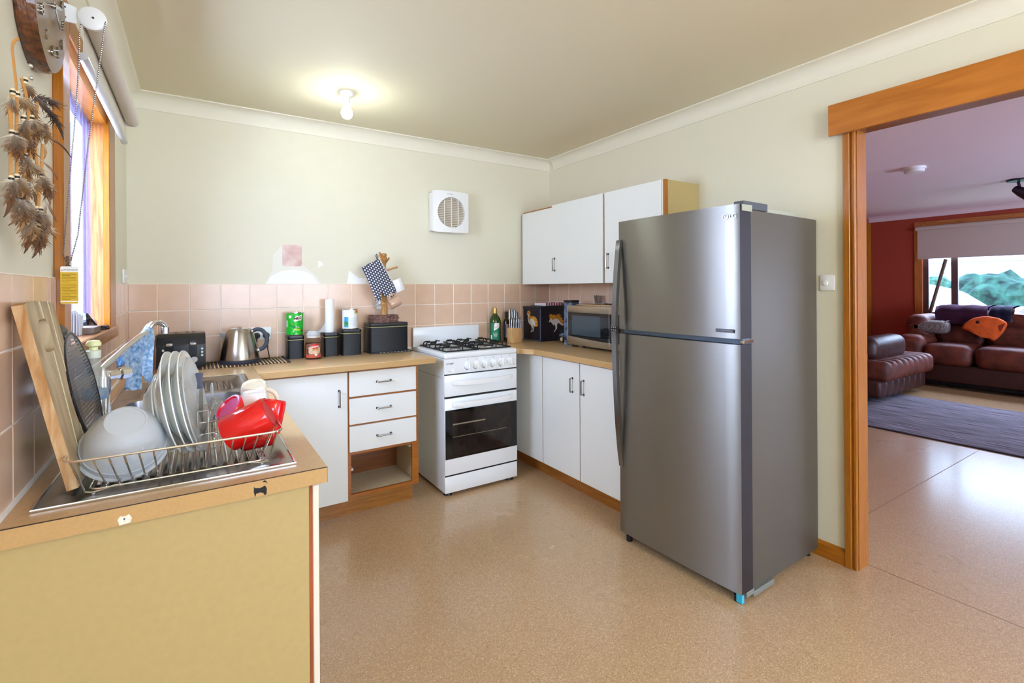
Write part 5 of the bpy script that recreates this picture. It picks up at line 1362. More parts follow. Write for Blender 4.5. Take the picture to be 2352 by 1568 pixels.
obj('small_print', bm, M('print_grey', 'b9bdc2', rough=0.5), wc_)

# instant coffee jar
jr = thing('coffee_jar', 'instant coffee jar with glass stopper between the first two canisters', 'jar', (0.603, 3.185, ZB))
bm = new(); lathe(bm, [(0, 0), (0.042, 0), (0.0465, 0.006), (0.0465, 0.105), (0.043, 0.118), (0.034, 0.128), (0.033, 0.134), (0.036, 0.138)], 36, cap=False); obj('glass', bm, glassy('jar_glass', 'f2ece6', 0.9), jr, angle=60)
bm = new(); lathe(bm, [(0, 0.004), (0.043, 0.004), (0.0435, 0.095), (0, 0.097)], 32); obj('coffee', bm, M('coffee', '5b3520', rough=0.9, noise=(120, 0.4)), jr)
bm = new(); lathe(bm, [(0, 0.136), (0.035, 0.136), (0.040, 0.142), (0.041, 0.152), (0.034, 0.158), (0.033, 0.168), (0.026, 0.172), (0, 0.170)], 28); obj('stopper', bm, M('stopper_glass', 'dfe6ea', rough=0.05, alpha=0.55), jr, angle=50)
bm = new(); lathe(bm, [(0.0368, 0.130), (0.0372, 0.134), (0.0372, 0.142), (0.0368, 0.144)], 28, cap=False); obj('neck_band', bm, M('neck_band', 'd9d2c6', rough=0.4), jr)
Rj = 0.0487
wrap(jr, [(-0.055, 0.028), (0.055, 0.028), (0.055, 0.094), (0.0, 0.101), (-0.055, 0.088)], Rj, A0, M('jar_label', '5a3524', rough=0.4, noise=(28, 0.45, (1, 1, 1), 'a9745a')), 'label_sheet')
wrap(jr, rrect(-0.034, 0.044, 0.032, 0.078, 0.018, 3), Rj, A0, M('jar_label_pale', 'd9b79a', rough=0.4, noise=(40, 0.1)), 'label_pale', 0.0009)
wrap(jr, [(-0.055, 0.010), (0.055, 0.010), (0.055, 0.030), (-0.055, 0.030)], Rj, A0, M('jar_label_red', 'c65a49', rough=0.4), 'label_band', 0.0010)
wrap(jr, rrect(-0.012, 0.032, 0.064, 0.094, 0.0148, 5), Rj, A0, M('jar_red', 'd5261d', rough=0.35), 'logo_oval', 0.0014)
wrap(jr, [(-0.010, 0.072), (0.030, 0.074), (0.030, 0.083), (-0.010, 0.081)], Rj, A0, M('label_white', 'f4f2ee'), 'logo_band', 0.0018)
wrap_text(jr, 'Moccona', 0.0088, Rj, A0, 0.010, 0.0775, M('jar_red', 'd5261d'), d=0.0023, bold=0.0002)
wrap(jr, [(-0.008, 0.054), (0.028, 0.056), (0.024, 0.062), (0.028, 0.067), (-0.008, 0.065), (-0.004, 0.060)], Rj, A0, M('jar_gold', 'c1913f', rough=0.35), 'ribbon', 0.0014)
wrap(jr, rrect(0.006, 0.022, 0.022, 0.034, 0.0058, 3), Rj, A0, M('label_white', 'f4f2ee'), 'round_seal', 0.0016)
wrap(jr, [(-0.036, 0.030), (-0.030, 0.030), (-0.031, 0.052), (-0.029, 0.060), (-0.033, 0.070), (-0.037, 0.060), (-0.035, 0.052)], Rj, A0, M('ink_dark', '23252b'), 'lamp_silhouette', 0.0014)

# paper towel
pr2 = thing('paper_towel', 'white kitchen paper roll standing on the second canister', 'paper roll', (0.722, 3.285, ZB + 0.1485))
bm = new(); lathe(bm, [(0.019, 0), (0.028, 0), (0.028, 0.212), (0.019, 0.212)], 32, cap=False); obj('roll', bm, M('paper_white', 'eef0f2', rough=0.9, bump=(90, 0.15, 0.002)), pr2)
bm = new(); lathe(bm, [(0.0185, 0.002), (0.019, 0.002), (0.019, 0.210), (0.0185, 0.210)], 24); obj('core', bm, M('core_card', 'c8b79c', rough=0.9), pr2)
bm = new(); G = []
for i in range(9):
    t = i / 8; row = []
    for j in range(5):
        s = j / 4; w_ = 0.055 * t
        row.append(bm.verts.new((-0.028 - 0.055 * t * (0.6 + 0.4 * (1 - s)), 0.006 - 0.010 * math.sin(t * 3), 0.0015 + 0.06 * s * (1 - t * 0.85))))
    G.append(row)
for i in range(8):
    for j in range(4): bm.faces.new((G[i][j], G[i + 1][j], G[i + 1][j + 1], G[i][j + 1]))
bmesh.ops.solidify(bm, geom=bm.faces, thickness=0.0005); obj('loose_sheet', bm, M('paper_white', 'eef0f2'), pr2, angle=180)

# ------------------------------------------------------------------ mug tree, its mugs and the oven mitt
ZM = ZB + 0.0082 + 0.190
mtx, mty = 1.073, 3.262
tw = wood('turned_wood', '9a6a30', 'bd8a46', 'z', rough=0.35)
tr = thing('mug_tree', 'turned wooden mug tree on a rough dark timber block', 'mug tree', (mtx, mty, ZM))
random.seed(9)
bm = new(); box(bm, -0.088, 0.083, -0.05, 0.05, 0.0, 0.050)
bmesh.ops.subdivide_edges(bm, edges=bm.edges, cuts=5, use_grid_fill=True)
for v in bm.verts:
    if v.co.z > 0.001 and (abs(v.co.y) > 0.049 or abs(v.co.x) > 0.08): v.co += Vector((random.uniform(-1, 1), random.uniform(-1, 1), 0)) * 0.004
obj('block', bm, M('rough_bark', '4a2c2a', rough=0.5, noise=(60, 0.6, (1, 1, 2), '8a6258'), bump=(80, 0.5, 0.004)), tr, angle=20)
bm = new(); lathe(bm, [(0, 0.0502), (0.0225, 0.0502), (0.0225, 0.085), (0.019, 0.090), (0.0185, 0.105), (0.0245, 0.120), (0.0235, 0.135), (0.017, 0.150), (0.0165, 0.20), (0.021, 0.235), (0.0175, 0.29), (0.014, 0.34), (0.013, 0.385), (0.017, 0.41), (0.0205, 0.425), (0.0205, 0.438), (0.017, 0.444), (0.0195, 0.45), (0.019, 0.462), (0.012, 0.468), (0, 0.469)], 28); obj('post', bm, tw, tr)
def peg(p, d, L=0.06):
    bm = new(); d = Vector(d).normalized(); tube(bm, [Vector(p), Vector(p) + d * L], [0.0055, 0.0065], 10); obj('peg', bm, wood('peg_wood', 'a8682a', 'c98436', 'z'), tr)
peg((-0.012, -0.006, 0.405), (-0.30, -0.1, 0.95), 0.072); peg((0.012, 0.0, 0.350), (0.93, -0.05, 0.30), 0.085); peg((0.012, -0.006, 0.405), (0.5, 0.3, 0.6), 0.045); peg((-0.01, -0.008, 0.27), (-0.7, -0.5, 0.55)); peg((0.01, -0.012, 0.22), (0.75, -0.45, 0.55))
wm = mug('mug', 'white patterned mug hanging on the tree behind the oven mitt', M('mug_china', 'e9e7e6', rough=0.15, coat=0.3), Vector((mtx + 0.072, mty - 0.022, ZM + 0.288)), (0.35, -0.10, -0.9), 0.040, 0.085, 0.95, handle=(-0.9, 0, 0))
bm = new()
for i, (a, h) in enumerate(((-0.3, 0.05), (-0.1, 0.04), (0.1, 0.055), (-0.2, 0.03), (0.05, 0.028))): box(bm, 0.0385, 0.0402, -0.004, 0.004, h - 0.004, h + 0.005, T=Matrix.Rotation(a, 4, 'Z'))
bm.transform(along((0, 0, 0), (0.35, -0.10, -0.9))); obj('pattern', bm, M('ink_dark', '23252b'), wm)
mug('mug', 'tan mug hanging low on the tree, mouth turned to the right', M('mug_tan', 'c9a58c', rough=0.25, coat=0.3), Vector((mtx + 0.088, mty - 0.035, ZM + 0.148)), (-0.80, -0.1, -0.35), 0.036, 0.075, 0.95, handle=(0.2, -0.2, 0.9))
sm_ = mug('mug', 'zebra striped mug hanging low on the left of the tree', M('mug_zebra', 'ece9e4', rough=0.3, noise=(26, 0.95, (3, 1, 9), 'f4f2ee')), Vector((mtx - 0.022, mty + 0.030, ZM + 0.165)), (0.15, 0.1, -1), 0.034, 0.07, 0.95)
mi = thing('oven_mitt', 'navy oven mitt with white dots hanging from the mug tree', 'oven mitt', (mtx - 0.04, mty - 0.045, ZM + 0.28))
def mitt_shape():
    # local outline: cuff at top, thumb on the left; 22 cm long
    o = [(-0.068, 0.135), (0.062, 0.135), (0.066, 0.02), (0.070, -0.06), (0.066, -0.105), (0.045, -0.130), (0.015, -0.135), (-0.012, -0.120), (-0.030, -0.085), (-0.036, -0.062), (-0.040, -0.080), (-0.046, -0.108), (-0.060, -0.120), (-0.076, -0.112), (-0.083, -0.085), (-0.082, -0.05), (-0.074, 0.02)]
    return o
outl2 = densify(mitt_shape(), 70)
rot = math.radians(28)
navy = bpy.data.materials.new('mitt_dots'); navy.use_nodes = True
nt = navy.node_tree; b = nt.nodes['Principled BSDF']; b.inputs['Roughness'].default_value = 0.9
tc = nt.nodes.new('ShaderNodeTexCoord'); mp = nt.nodes.new('ShaderNodeMapping'); mp.inputs['Scale'].default_value = (62, 62, 62); mp.inputs['Rotation'].default_value = (0, 0, 0)
sx_ = nt.nodes.new('ShaderNodeSeparateXYZ')
nt.links.new(tc.outputs['Object'], mp.inputs[0]); nt.links.new(mp.outputs[0], sx_.inputs[0])
def mth(op, a, b_=None):
    n = nt.nodes.new('ShaderNodeMath'); n.operation = op
    for i, q in enumerate((a, b_)):
        if q is None: continue
        if isinstance(q, (int, float)): n.inputs[i].default_value = q
        else: nt.links.new(q, n.inputs[i])
    return n.outputs[0]
c_, s_ = math.cos(0.3), math.sin(0.3)
u_ = mth('ADD', mth('MULTIPLY', sx_.outputs['X'], c_), mth('MULTIPLY', sx_.outputs['Y'], s_)); v_ = mth('SUBTRACT', mth('MULTIPLY', sx_.outputs['Y'], c_), mth('MULTIPLY', sx_.outputs['X'], s_))
v2 = mth('MULTIPLY', v_, 0.85); row = mth('FLOOR', v2); off = mth('MULTIPLY', mth('MODULO', mth('ABSOLUTE', row), 2), 0.5)
fu = mth('SUBTRACT', mth('FRACT', mth('ADD', u_, off)), 0.5); fv = mth('SUBTRACT', mth('FRACT', v2), 0.5)
d2 = mth('ADD', mth('MULTIPLY', fu, fu), mth('MULTIPLY', mth('MULTIPLY', fv, fv), 0.6))
lt = mth('LESS_THAN', d2, 0.058)
mx = nt.nodes.new('ShaderNodeMix'); mx.data_type = 'RGBA'; mx.inputs['A'].default_value = lin('40455c'); mx.inputs['B'].default_value = lin('eceae4')
nt.links.new(lt, mx.inputs['Factor']); nt.links.new(mx.outputs['Result'], b.inputs['Base Color'])
# puffed front and back joined along the outline
cxy = (0.0, 0.01)
bm = new(); rings_f = []; rings_b = []
lv = [(1.0, 0.0), (0.97, 0.45), (0.88, 0.8), (0.7, 1.0)]
import mathutils
from mathutils.geometry import tessellate_polygon
def inset_poly(poly, d):
    n = len(poly); out = []
    for i in range(n):
        a, b_, c = Vector(poly[i - 1]), Vector(poly[i]), Vector(poly[(i + 1) % n])
        t = (c - a).normalized(); nrm_ = Vector((-t.y, t.x))
        out.append(tuple(b_ + nrm_ * d))
    return out
area2 = sum(p[0] * q[1] - q[0] * p[1] for p, q in zip(outl2, outl2[1:] + outl2[:1]))
sg = 1 if area2 > 0 else -1
tk = 0.011
L0 = outl2; L1 = inset_poly(outl2, sg * 0.004); L2 = inset_poly(outl2, sg * 0.010)
def ring(poly, z): return [bm.verts.new((x, y, z)) for x, y in poly]
r0 = ring(L0, 0); f1, f2 = ring(L1, tk * 0.75), ring(L2, tk); b1, b2 = ring(L1, -tk * 0.75), ring(L2, -tk)
n = len(r0)
for A, B in ((r0, f1), (f1, f2), (r0, b1), (b1, b2)):
    for i in range(n): bm.faces.new((A[i], A[(i + 1) % n], B[(i + 1) % n], B[i]))
bm.faces.new(f2); bm.faces.new(b2)
MT = frame((0, 0, 0), (math.cos(rot), 0, math.sin(rot)), (-math.sin(rot), 0, math.cos(rot)))
me_ = bpy.data.meshes.new('mitten'); bmesh.ops.recalc_face_normals(bm, faces=bm.faces); bmesh.ops.triangulate(bm, faces=[f for f in bm.faces if len(f.verts) > 4]); bm.to_mesh(me_); bm.free(); me_.materials.append(navy); me_.shade_smooth(); me_.set_sharp_from_angle(angle=math.radians(60))
mo = bpy.data.objects.new('mitten', me_); COL.objects.link(mo); mo.parent = mi; mo.matrix_local = MT
bm = new(); tube(bm, [(0.062, 0.137, 0.0), (0.0665, 0.02, 0.0), (0.070, -0.05, 0)], 0.004, 8); bm.transform(MT); obj('white_piping', bm, M('piping', 'ecebea', rough=0.8), mi)
bm = new(); tube(bm, [(0.052, 0.134, -0.004), (0.060, 0.150, 0.0), (0.058, 0.170, 0.012), (0.050, 0.160, 0.006), (0.048, 0.136, 0.003)], 0.0022, 8); bm.transform(MT); obj('hanging_loop', bm, M('loop_navy', '343a52', rough=0.9), mi)

# ------------------------------------------------------------------ bottles and knife block
gb = thing('wine_bottle', 'squat green bottle with a gold cap and green label', 'bottle', (1.968, 3.295, ZB))
bm = new(); lathe(bm, [(0, 0), (0.042, 0), (0.045, 0.004), (0.045, 0.165), (0.042, 0.185), (0.030, 0.205), (0.018, 0.217), (0.0145, 0.228), (0.0145, 0.258)], 36, cap=False); obj('glass', bm, M('bottle_green', '26400c', rough=0.08, coat=0.4), gb, angle=60)
bm = new(); lathe(bm, [(0, 0.228), (0.0158, 0.228), (0.0158, 0.266), (0.0145, 0.270), (0, 0.270)], 24); obj('cap', bm, M('gold_cap', 'c9a54e', rough=0.3, metal=0.6), gb)
Ag = math.atan2(-3.295, -1.968); Rg = 0.047
wrap(gb, [(-0.040, 0.022), (0.040, 0.022), (0.040, 0.155), (-0.040, 0.155)], Rg, Ag, M('wine_label', '0f7f5c', rough=0.4), 'label_sheet')
wrap(gb, [(-0.010, 0.095), (0.026, 0.115), (0.036, 0.125), (0.036, 0.155), (0.0, 0.155), (-0.006, 0.15)], Rg, Ag, M('label_white', 'f4f2ee'), 'label_crest', 0.0009)
wrap_text(gb, "Stone's", 0.014, Rg, Ag, 0.016, 0.126, M('jar_red', 'd5261d'), d=0.0014, rot=0.5, shear=0.2)
bm = new()
for i in range(4): box(bm, Rg - 0.0012, Rg - 0.0008, -0.006 - 0.010 + 0.002 * i, 0.020 - 0.002 * i, 0.074 - 0.009 * i, 0.078 - 0.009 * i)
bm.transform(Matrix.Rotation(Ag, 4, 'Z')); obj('small_print', bm, M('print_pale', 'b9cfc2', rough=0.5), gb)
wrap(gb, [(-0.038, 0.030), (-0.026, 0.030), (-0.026, 0.062), (-0.038, 0.062)], Rg, Ag, M('label_white', 'f4f2ee'), 'side_patch', 0.0009)
ob_ = thing('oil_bottle', 'slim dark bottle with a navy and cream label beside the knife block', 'bottle', (2.074, 3.300, ZB))
bm = new(); lathe(bm, [(0, 0), (0.022, 0), (0.024, 0.004), (0.024, 0.160), (0.020, 0.172), (0.0125, 0.182), (0.0115, 0.225)], 28, cap=False); obj('glass', bm, M('bottle_dark', '241a0e', rough=0.08, coat=0.4), ob_, angle=60)
bm = new(); lathe(bm, [(0, 0.195), (0.0135, 0.195), (0.0135, 0.238), (0, 0.239)], 20); obj('cap', bm, black_pl, ob_)
Ro = 0.026; Ao = math.atan2(-3.3, -2.074)
wrap(ob_, [(-0.024, 0.032), (0.026, 0.032), (0.026, 0.140), (-0.024, 0.140)], Ro, Ao, M('label_navy', '2b3c66', rough=0.4), 'label_sheet')
wrap(ob_, [(-0.002, 0.034), (0.022, 0.034), (0.022, 0.138), (-0.002, 0.138)], Ro, Ao, M('label_cream', 'e0cbb0', rough=0.5, noise=(80, 0.2, (1, 1, 1), '8d4a3a')), 'label_cream', 0.0009)
kb = thing('knife_block', 'pale wooden knife block full of steel handled knives', 'knife block', (2.085, 3.195, ZB))
bm = new(); box(bm, 2.040, 2.130, 3.160, 3.235, ZB, ZB + 0.115, 0.003, 2); obj('block', bm, wood('block_wood', 'c99a63', 'dfb680', 'z', rough=0.5, coat=0.1), kb, w=True)
kh = M('knife_steel', 'a5a6aa', rough=0.22, metal=1.0)
def knife(x, y, z, L, r=0.0065):
    T = along((x, y, z), (0.0, 0.04, 1))
    bm = new(); tube(bm, [(0, 0, 0), (0, 0, 0.01), (0, 0, L * 0.5), (0, 0, L * 0.9), (0, 0, L)], [r * 0.9, r * 0.8, r * 1.0, r * 1.12, r * 0.7], 10, flat=0.8); bm.transform(T)
    k = obj('knife', bm, kh, kb, w=True)
    bm = new(); box(bm, -r * 0.25, r * 0.25, -r * 0.95, -r * 0.7, 0.012, L * 0.9); bm.transform(T); obj('handle_inlay', bm, black_pl, k, w=True)
for i in range(6): knife(2.047 + i * 0.0155, 3.175, ZB + 0.1152, 0.078)
for i in range(4): knife(2.052 + i * 0.0225, 3.208, ZB + 0.1152, 0.15 if i < 3 else 0.125, 0.0078)

# ------------------------------------------------------------------ black bread bin with painted animals
bn = thing('bread_bin', 'black box with a white emu and a white kangaroo in flames', 'bread bin', (2.40, 3.235, ZB))
binm = M('bin_black', '15131a', rough=0.45, noise=(80, 0.5, (1, 1, 1), '2b2632'))
ex0, ex1, ey0, ey1, eh = 2.275, 2.53, 3.115, 3.355, 0.272
bm = new(); box(bm, ex0, ex1, ey0, ey1, ZB, ZB + eh, 0.003); obj('body', bm, binm, bn, w=True)
bm = new(); box(bm, ex0 - 0.003, ex0 + 0.006, ey0 - 0.003, ey0 + 0.006, ZB, ZB + 0.255, 0.0015); box(bm, ex0 - 0.0015, ex0, ey0 + 0.007, ey1, ZB + 0.001, ZB + 0.010); obj('corner_strip', bm, M('strip_slate', '49536a', rough=0.4), bn, w=True)
bm = new(); box(bm, ex0 - 0.004, ex1 + 0.002, ey0 - 0.004, ey1, ZB + eh - 0.018, ZB + eh + 0.003, 0.002); obj('lid', bm, M('bin_lid', '1e1c22', rough=0.5), bn, w=True)
white_p = M('animal_white', 'd9d6d2', rough=0.6); flame = M('flame_orange', 'd9741a', rough=0.6, noise=(70, 0.35, (1, 1, 1), 'd8a52a')); 
def emu(p): return (p[0], p[1])
def map_e(p): return ((p[0] - 130) / 640 * 0.24, 0.272 - (p[1] - 230) / 1200 * 0.272)
def map_k(p): return ((p[0] - 810) / 860 * 0.245, 0.272 - (p[1] - 230) / 1235 * 0.272)
EM = [(272, 515), (300, 478), (325, 470), (345, 490), (345, 560), (332, 640), (355, 735), (400, 665), (460, 640), (520, 665), (560, 730), (585, 830), (590, 905), (545, 885), (490, 875), (512, 930), (526, 1000), (520, 1060), (505, 1105), (480, 1105), (482, 1085), (498, 1050), (497, 1000), (475, 910), (472, 1000), (470, 1090), (440, 1135), (405, 1125), (425, 1095), (448, 1060), (452, 960), (425, 880), (370, 850), (325, 780), (308, 690), (308, 600), (312, 530)]
EF = [(275, 470), (285, 420), (310, 380), (345, 372), (395, 375), (410, 450), (400, 520), (430, 570), (480, 555), (520, 560), (560, 575), (600, 570), (610, 620), (640, 640), (650, 700), (690, 730), (665, 790), (695, 860), (650, 905), (590, 915), (560, 930), (540, 970), (515, 915), (500, 880), (545, 885), (590, 905), (585, 830), (560, 730), (520, 665), (460, 640), (400, 665), (355, 735), (332, 640), (345, 560), (345, 490), (325, 470), (300, 478)]
KG = [(1100, 770), (1130, 690), (1140, 660), (1128, 625), (1158, 660), (1175, 655), (1220, 625), (1200, 680), (1215, 715), (1260, 680), (1330, 655), (1395, 665), (1450, 715), (1500, 780), (1550, 850), (1600, 890), (1635, 905), (1610, 925), (1560, 918), (1500, 870), (1440, 810), (1400, 860), (1385, 940), (1392, 1015), (1350, 1070), (1295, 1145), (1265, 1145), (1285, 1110), (1335, 1035), (1330, 960), (1305, 880), (1275, 850), (1282, 905), (1250, 890), (1225, 840), (1185, 800), (1160, 755), (1125, 785)]
KF = [(1120, 600), (1110, 540), (1140, 500), (1180, 485), (1240, 520), (1290, 510), (1330, 540), (1380, 515), (1430, 510), (1480, 470), (1470, 540), (1530, 540), (1510, 610), (1590, 640), (1570, 700), (1640, 750), (1610, 790), (1660, 850), (1650, 900), (1600, 888), (1550, 850), (1500, 780), (1450, 715), (1395, 665), (1330, 655), (1260, 680), (1215, 715), (1200, 680), (1220, 625), (1175, 655), (1158, 660), (1128, 625)]
TE = Matrix(((0, 0, -1, ex0), (-1, 0, 0, ey1), (0, 1, 0, ZB), (0, 0, 0, 1))); TK = Matrix(((1, 0, 0, ex0), (0, 0, -1, ey0), (0, 1, 0, ZB), (0, 0, 0, 1)))
for nm, pts, mp_, T, mt_, d in (('emu_flames', EF, map_e, TE, flame, 0.0004), ('emu', EM, map_e, TE, white_p, 0.0006), ('kangaroo_flames', KF, map_k, TK, flame, 0.0004), ('kangaroo', KG, map_k, TK, white_p, 0.0006)):
    bm = new(); v = [bm.verts.new((mp_(p)[0], mp_(p)[1], d)) for p in pts]; f = bm.faces.new(v); bmesh.ops.triangulate(bm, faces=[f]); bm.transform(T); obj(nm, bm, mt_, bn, w=True)
# ribbed tray of sachets on the bin
rk = thing('sachet_tray', 'dark tray with a row of red and white sachets on the black box', 'tray', (2.43, 3.23, ZB + eh + 0.003))
wbox('tray', M('tray_slate', '3b3d4c', rough=0.4), rk, 2.33, 2.528, 3.13, 3.33, ZB + eh + 0.0032, ZB + eh + 0.009, 0.002)
rm = [M('sachet_white', 'e6e2e8', rough=0.4), M('sachet_red', 'b8404e', rough=0.4)]
for i in range(14):
    bm = new(); box(bm, 2.352 + i * 0.0125, 2.3605 + i * 0.0125, 3.15, 3.30, ZB + eh + 0.0092, ZB + eh + 0.034 - (0.004 if i % 3 == 0 else 0), 0.001); obj('sachet', bm, rm[i % 2], rk, w=True)

# ------------------------------------------------------------------ microwave and what is on and beside it
mw = thing('microwave', 'stainless microwave with a dark window beside the fridge', 'microwave', (2.42, 2.52, ZB))
mx0, mx1, my0, my1, mz0, mz1 = 2.272, 2.548, 2.262, 2.775, 0.906, 1.186
mst = M('microwave_steel', 'b5a997', rough=0.3, metal=0.85)
bm = new(); box(bm, mx0 + 0.012, mx1, my0, my1, mz0, mz1, 0.006, 2); obj('case', bm, M('microwave_case', '8d8d90', rough=0.4, metal=0.6), mw, w=True)
def mwp(name, poly, x0, x1, mat, par=mw, bev=0.0):
    bm = new(); prism(bm, poly, x1 - x0, Matrix(((0, 0, 1, x0), (1, 0, 0, 0), (0, 1, 0, 0), (0, 0, 0, 1))), bev); return obj(name, bm, mat, par, w=True)
ydv = 2.352
low = [(my1, mz0 + 0.055 - 0.0), ] 
cur = [(my1 - 0.0 - (my1 - my0) * t, mz0 + 0.062 - 0.020 * math.sin(t * PI / 2) ) for t in [i / 10 for i in range(11)]]
mwp('lower_trim', cur + [(my0, mz0), (my1, mz0)], mx0, mx0 + 0.0118, mst, bev=0.0015)
mwp('upper_trim', [(my1, mz1), (my0, mz1), (my0, mz1 - 0.048), (my1, mz1 - 0.048)], mx0, mx0 + 0.0118, mst, bev=0.0015)
dr_ = mwp('door', [(p[0], p[1]) for p in cur if p[0] >= ydv - 0.001] + [(ydv, mz0 + 0.043), (ydv, mz1 - 0.0485), (my1, mz1 - 0.0485)], mx0 + 0.003, mx0 + 0.0118, M('microwave_glass', '15161b', rough=0.06, spec=0.7))
wbox('window', M('microwave_mesh', '3f4a54', rough=0.12), dr_, mx0 + 0.0024, mx0 + 0.003, ydv + 0.085, my1 - 0.045, mz0 + 0.072, mz1 - 0.068)
wbox('frame_line', chrome, dr_, mx0 - 0.0005, mx0 + 0.004, ydv - 0.004, ydv, mz0 + 0.004, mz1 - 0.003)
wbox('frame_line', chrome, dr_, mx0 - 0.0005, mx0 + 0.004, my1 - 0.003, my1, mz0 + 0.004, mz1 - 0.004)
cp = mwp('control_panel', [(ydv - 0.0045, mz0 + 0.043), (my0, mz0 + 0.043), (my0, mz1 - 0.0485), (ydv - 0.0045, mz1 - 0.0485)], mx0 + 0.003, mx0 + 0.0118, black_pl)
wbox('green_display', M('lcd_green', '1f8f2a', emit=0.5), cp, mx0 + 0.0022, mx0 + 0.003, ydv - 0.055, ydv - 0.035, mz1 - 0.078, mz1 - 0.062)
km = M('key_pale', 'b9c0c4', rough=0.5)
for i in range(3):
    for j in range(8): wbox('key', km, cp, mx0 + 0.0024, mx0 + 0.003, ydv - 0.026 - i * 0.017, ydv - 0.018 - i * 0.017, mz1 - 0.118 - j * 0.0155, mz1 - 0.113 - j * 0.0155)
for x in (mx0 + 0.05, mx1 - 0.04):
    for y in (my0 + 0.05, my1 - 0.12):
        bm = new(); lathe(bm, [(0, 0), (0.014, 0), (0.014, mz0 - ZB + 0.001), (0, mz0 - ZB + 0.001)], 14, Matrix.Translation((x, y, ZB))); obj('foot', bm, black_pl, mw, w=True)
pm = thing('bamboo_mat', 'pale bamboo mat lying on top of the microwave', 'mat', (2.42, 2.5, mz1))
for i in range(46):
    o = bpy.data.objects.new('stick', sm[0 if i % 3 else 2]); COL.objects.link(o); o.parent = pm
    o.location = (-0.005, 0.205 - i * 0.0093, 0.0040); o.rotation_euler = (0, 0, PI / 2); o.scale = (1, 0.9, 1)
ZW = mz1 + 0.0078
bx1_ = thing('carton', 'tall dark blue marbled carton between black box and microwave', 'box', (2.355, 2.84, ZB))
wbox('carton_body', M('marble_blue', '2a3346', rough=0.4, noise=(22, 0.6, (1, 1, 1), '7d93b5')), bx1_, 2.322, 2.392, 2.79, 2.88, ZB, 1.205, 0.002)
wbox('flap', M('carton_black', '1f222c', rough=0.4), bx1_, 2.321, 2.393, 2.789, 2.881, 1.2052, 1.222, 0.001)
gl_ = thing('tumbler', 'clear tumbler holding dark stems on the microwave', 'glass', (2.50, 2.70, ZW))
bm = new(); lathe(bm, [(0, 0.001), (0.022, 0), (0.024, 0.004), (0.031, 0.062), (0.0295, 0.062), (0.0225, 0.006), (0, 0.005)], 24, cap=False); obj('glass', bm, glassy('tumbler_glass', 'f2f2f4', 0.9), gl_)
bm = new()
for a, b_ in (((0.0, 0.01), (-0.02, 0.02)), ((0.005, -0.005), (0.014, 0.01)), ((-0.006, 0), (-0.026, -0.012))): tube(bm, [(a[0], a[1], 0.006), (b_[0], b_[1], 0.068)], 0.0015, 6)
obj('stems', bm, M('stem_dark', '2d2326', rough=0.6), gl_)
kn = cutlery('knife', 'knife with a navy handle lying on the microwave mat', (2.40, 2.52, ZW + 0.006), (2.40, 2.40, ZW + 0.006), 0.006, 0.009, M('handle_navy', '23283c', rough=0.4), 0.006)
lm = thing('peg_clip', 'lime yellow plastic clip lying on the microwave mat', 'clip', (2.37, 2.385, ZW))
bm = new(); prism(bm, rrect(-0.012, 0.012, -0.032, 0.030, 0.010), 0.016, None, 0.004); obj('jaw', bm, M('lime', 'c9e02a', rough=0.4), lm)
bm = new(); lathe(bm, [(0, 0), (0.006, 0), (0.006, 0.004), (0, 0.004)], 14, Matrix.Translation((0, 0, 0.0162))); obj('pivot', bm, white_pl, lm)
et = thing('egg_tray', 'clear ridged plastic tray at the back of the microwave top', 'tray', (2.47, 2.37, ZW))
clr = M('clear_tray', 'd6d4de', rough=0.1, alpha=0.4)
bm = new(); box(bm, -0.035, 0.035, -0.075, 0.075, 0.0, 0.003); obj('base', bm, clr, et)
for i in range(6):
    bm = new(); lathe(bm, [(0.010, 0.0035), (0.012, 0.03), (0.0115, 0.045)], 12, Matrix.Translation((-0.01, -0.062 + 0.025 * i, 0)), cap=False); obj('cup', bm, clr if i % 3 else M('cup_white', 'ebe6ea', rough=0.4), et)
bm = new(); box(bm, -0.03, -0.02, 0.02, 0.05, 0.0035, 0.02); obj('red_tab', bm, M('tab_red', 'a8323c'), et)
# dark fruit-like bag by the microwave foot
bg = thing('bag', 'small black bag with pale patches left of the microwave', 'bag', (2.415, 3.00, ZB))
bm = new(); q = ball(bm, (0, 0, 0.048), 0.05, 24, 16, (1.0, 0.9, 0.96))
for v in q:
    v.co.z = max(v.co.z, 0.0); v.co += Vector((math.sin(v.co.y * 150 + v.co.z * 90), math.sin(v.co.z * 130 + v.co.x * 80), 0)) * 0.003
obj('sack', bm, M('bag_black', '1a1b22', rough=0.25, noise=(30, 0.5, (1, 1, 1), '2f3444')), bg)
bm = new(); ball(bm, (-0.040, -0.026, 0.026), 0.017, 14, 10, (0.7, 0.7, 1)); obj('pale_patch', bm, M('bag_cream', 'd6c6a2', rough=0.5), bg)
bm = new(); ball(bm, (-0.030, -0.030, 0.066), 0.011, 12, 8, (1, 0.7, 0.7)); ball(bm, (0.004, -0.044, 0.034), 0.008, 12, 8, (0.7, 0.5, 1.4)); obj('blue_patch', bm, M('bag_blue', '6f9fc4', rough=0.3), bg)
bm = new(); tube(bm, [(0.0, 0, 0.09), (0.015, -0.01, 0.10), (0.028, -0.012, 0.092)], 0.004, 8); obj('yellow_tie', bm, M('tie_yellow', 'c9d02a', rough=0.5), bg)
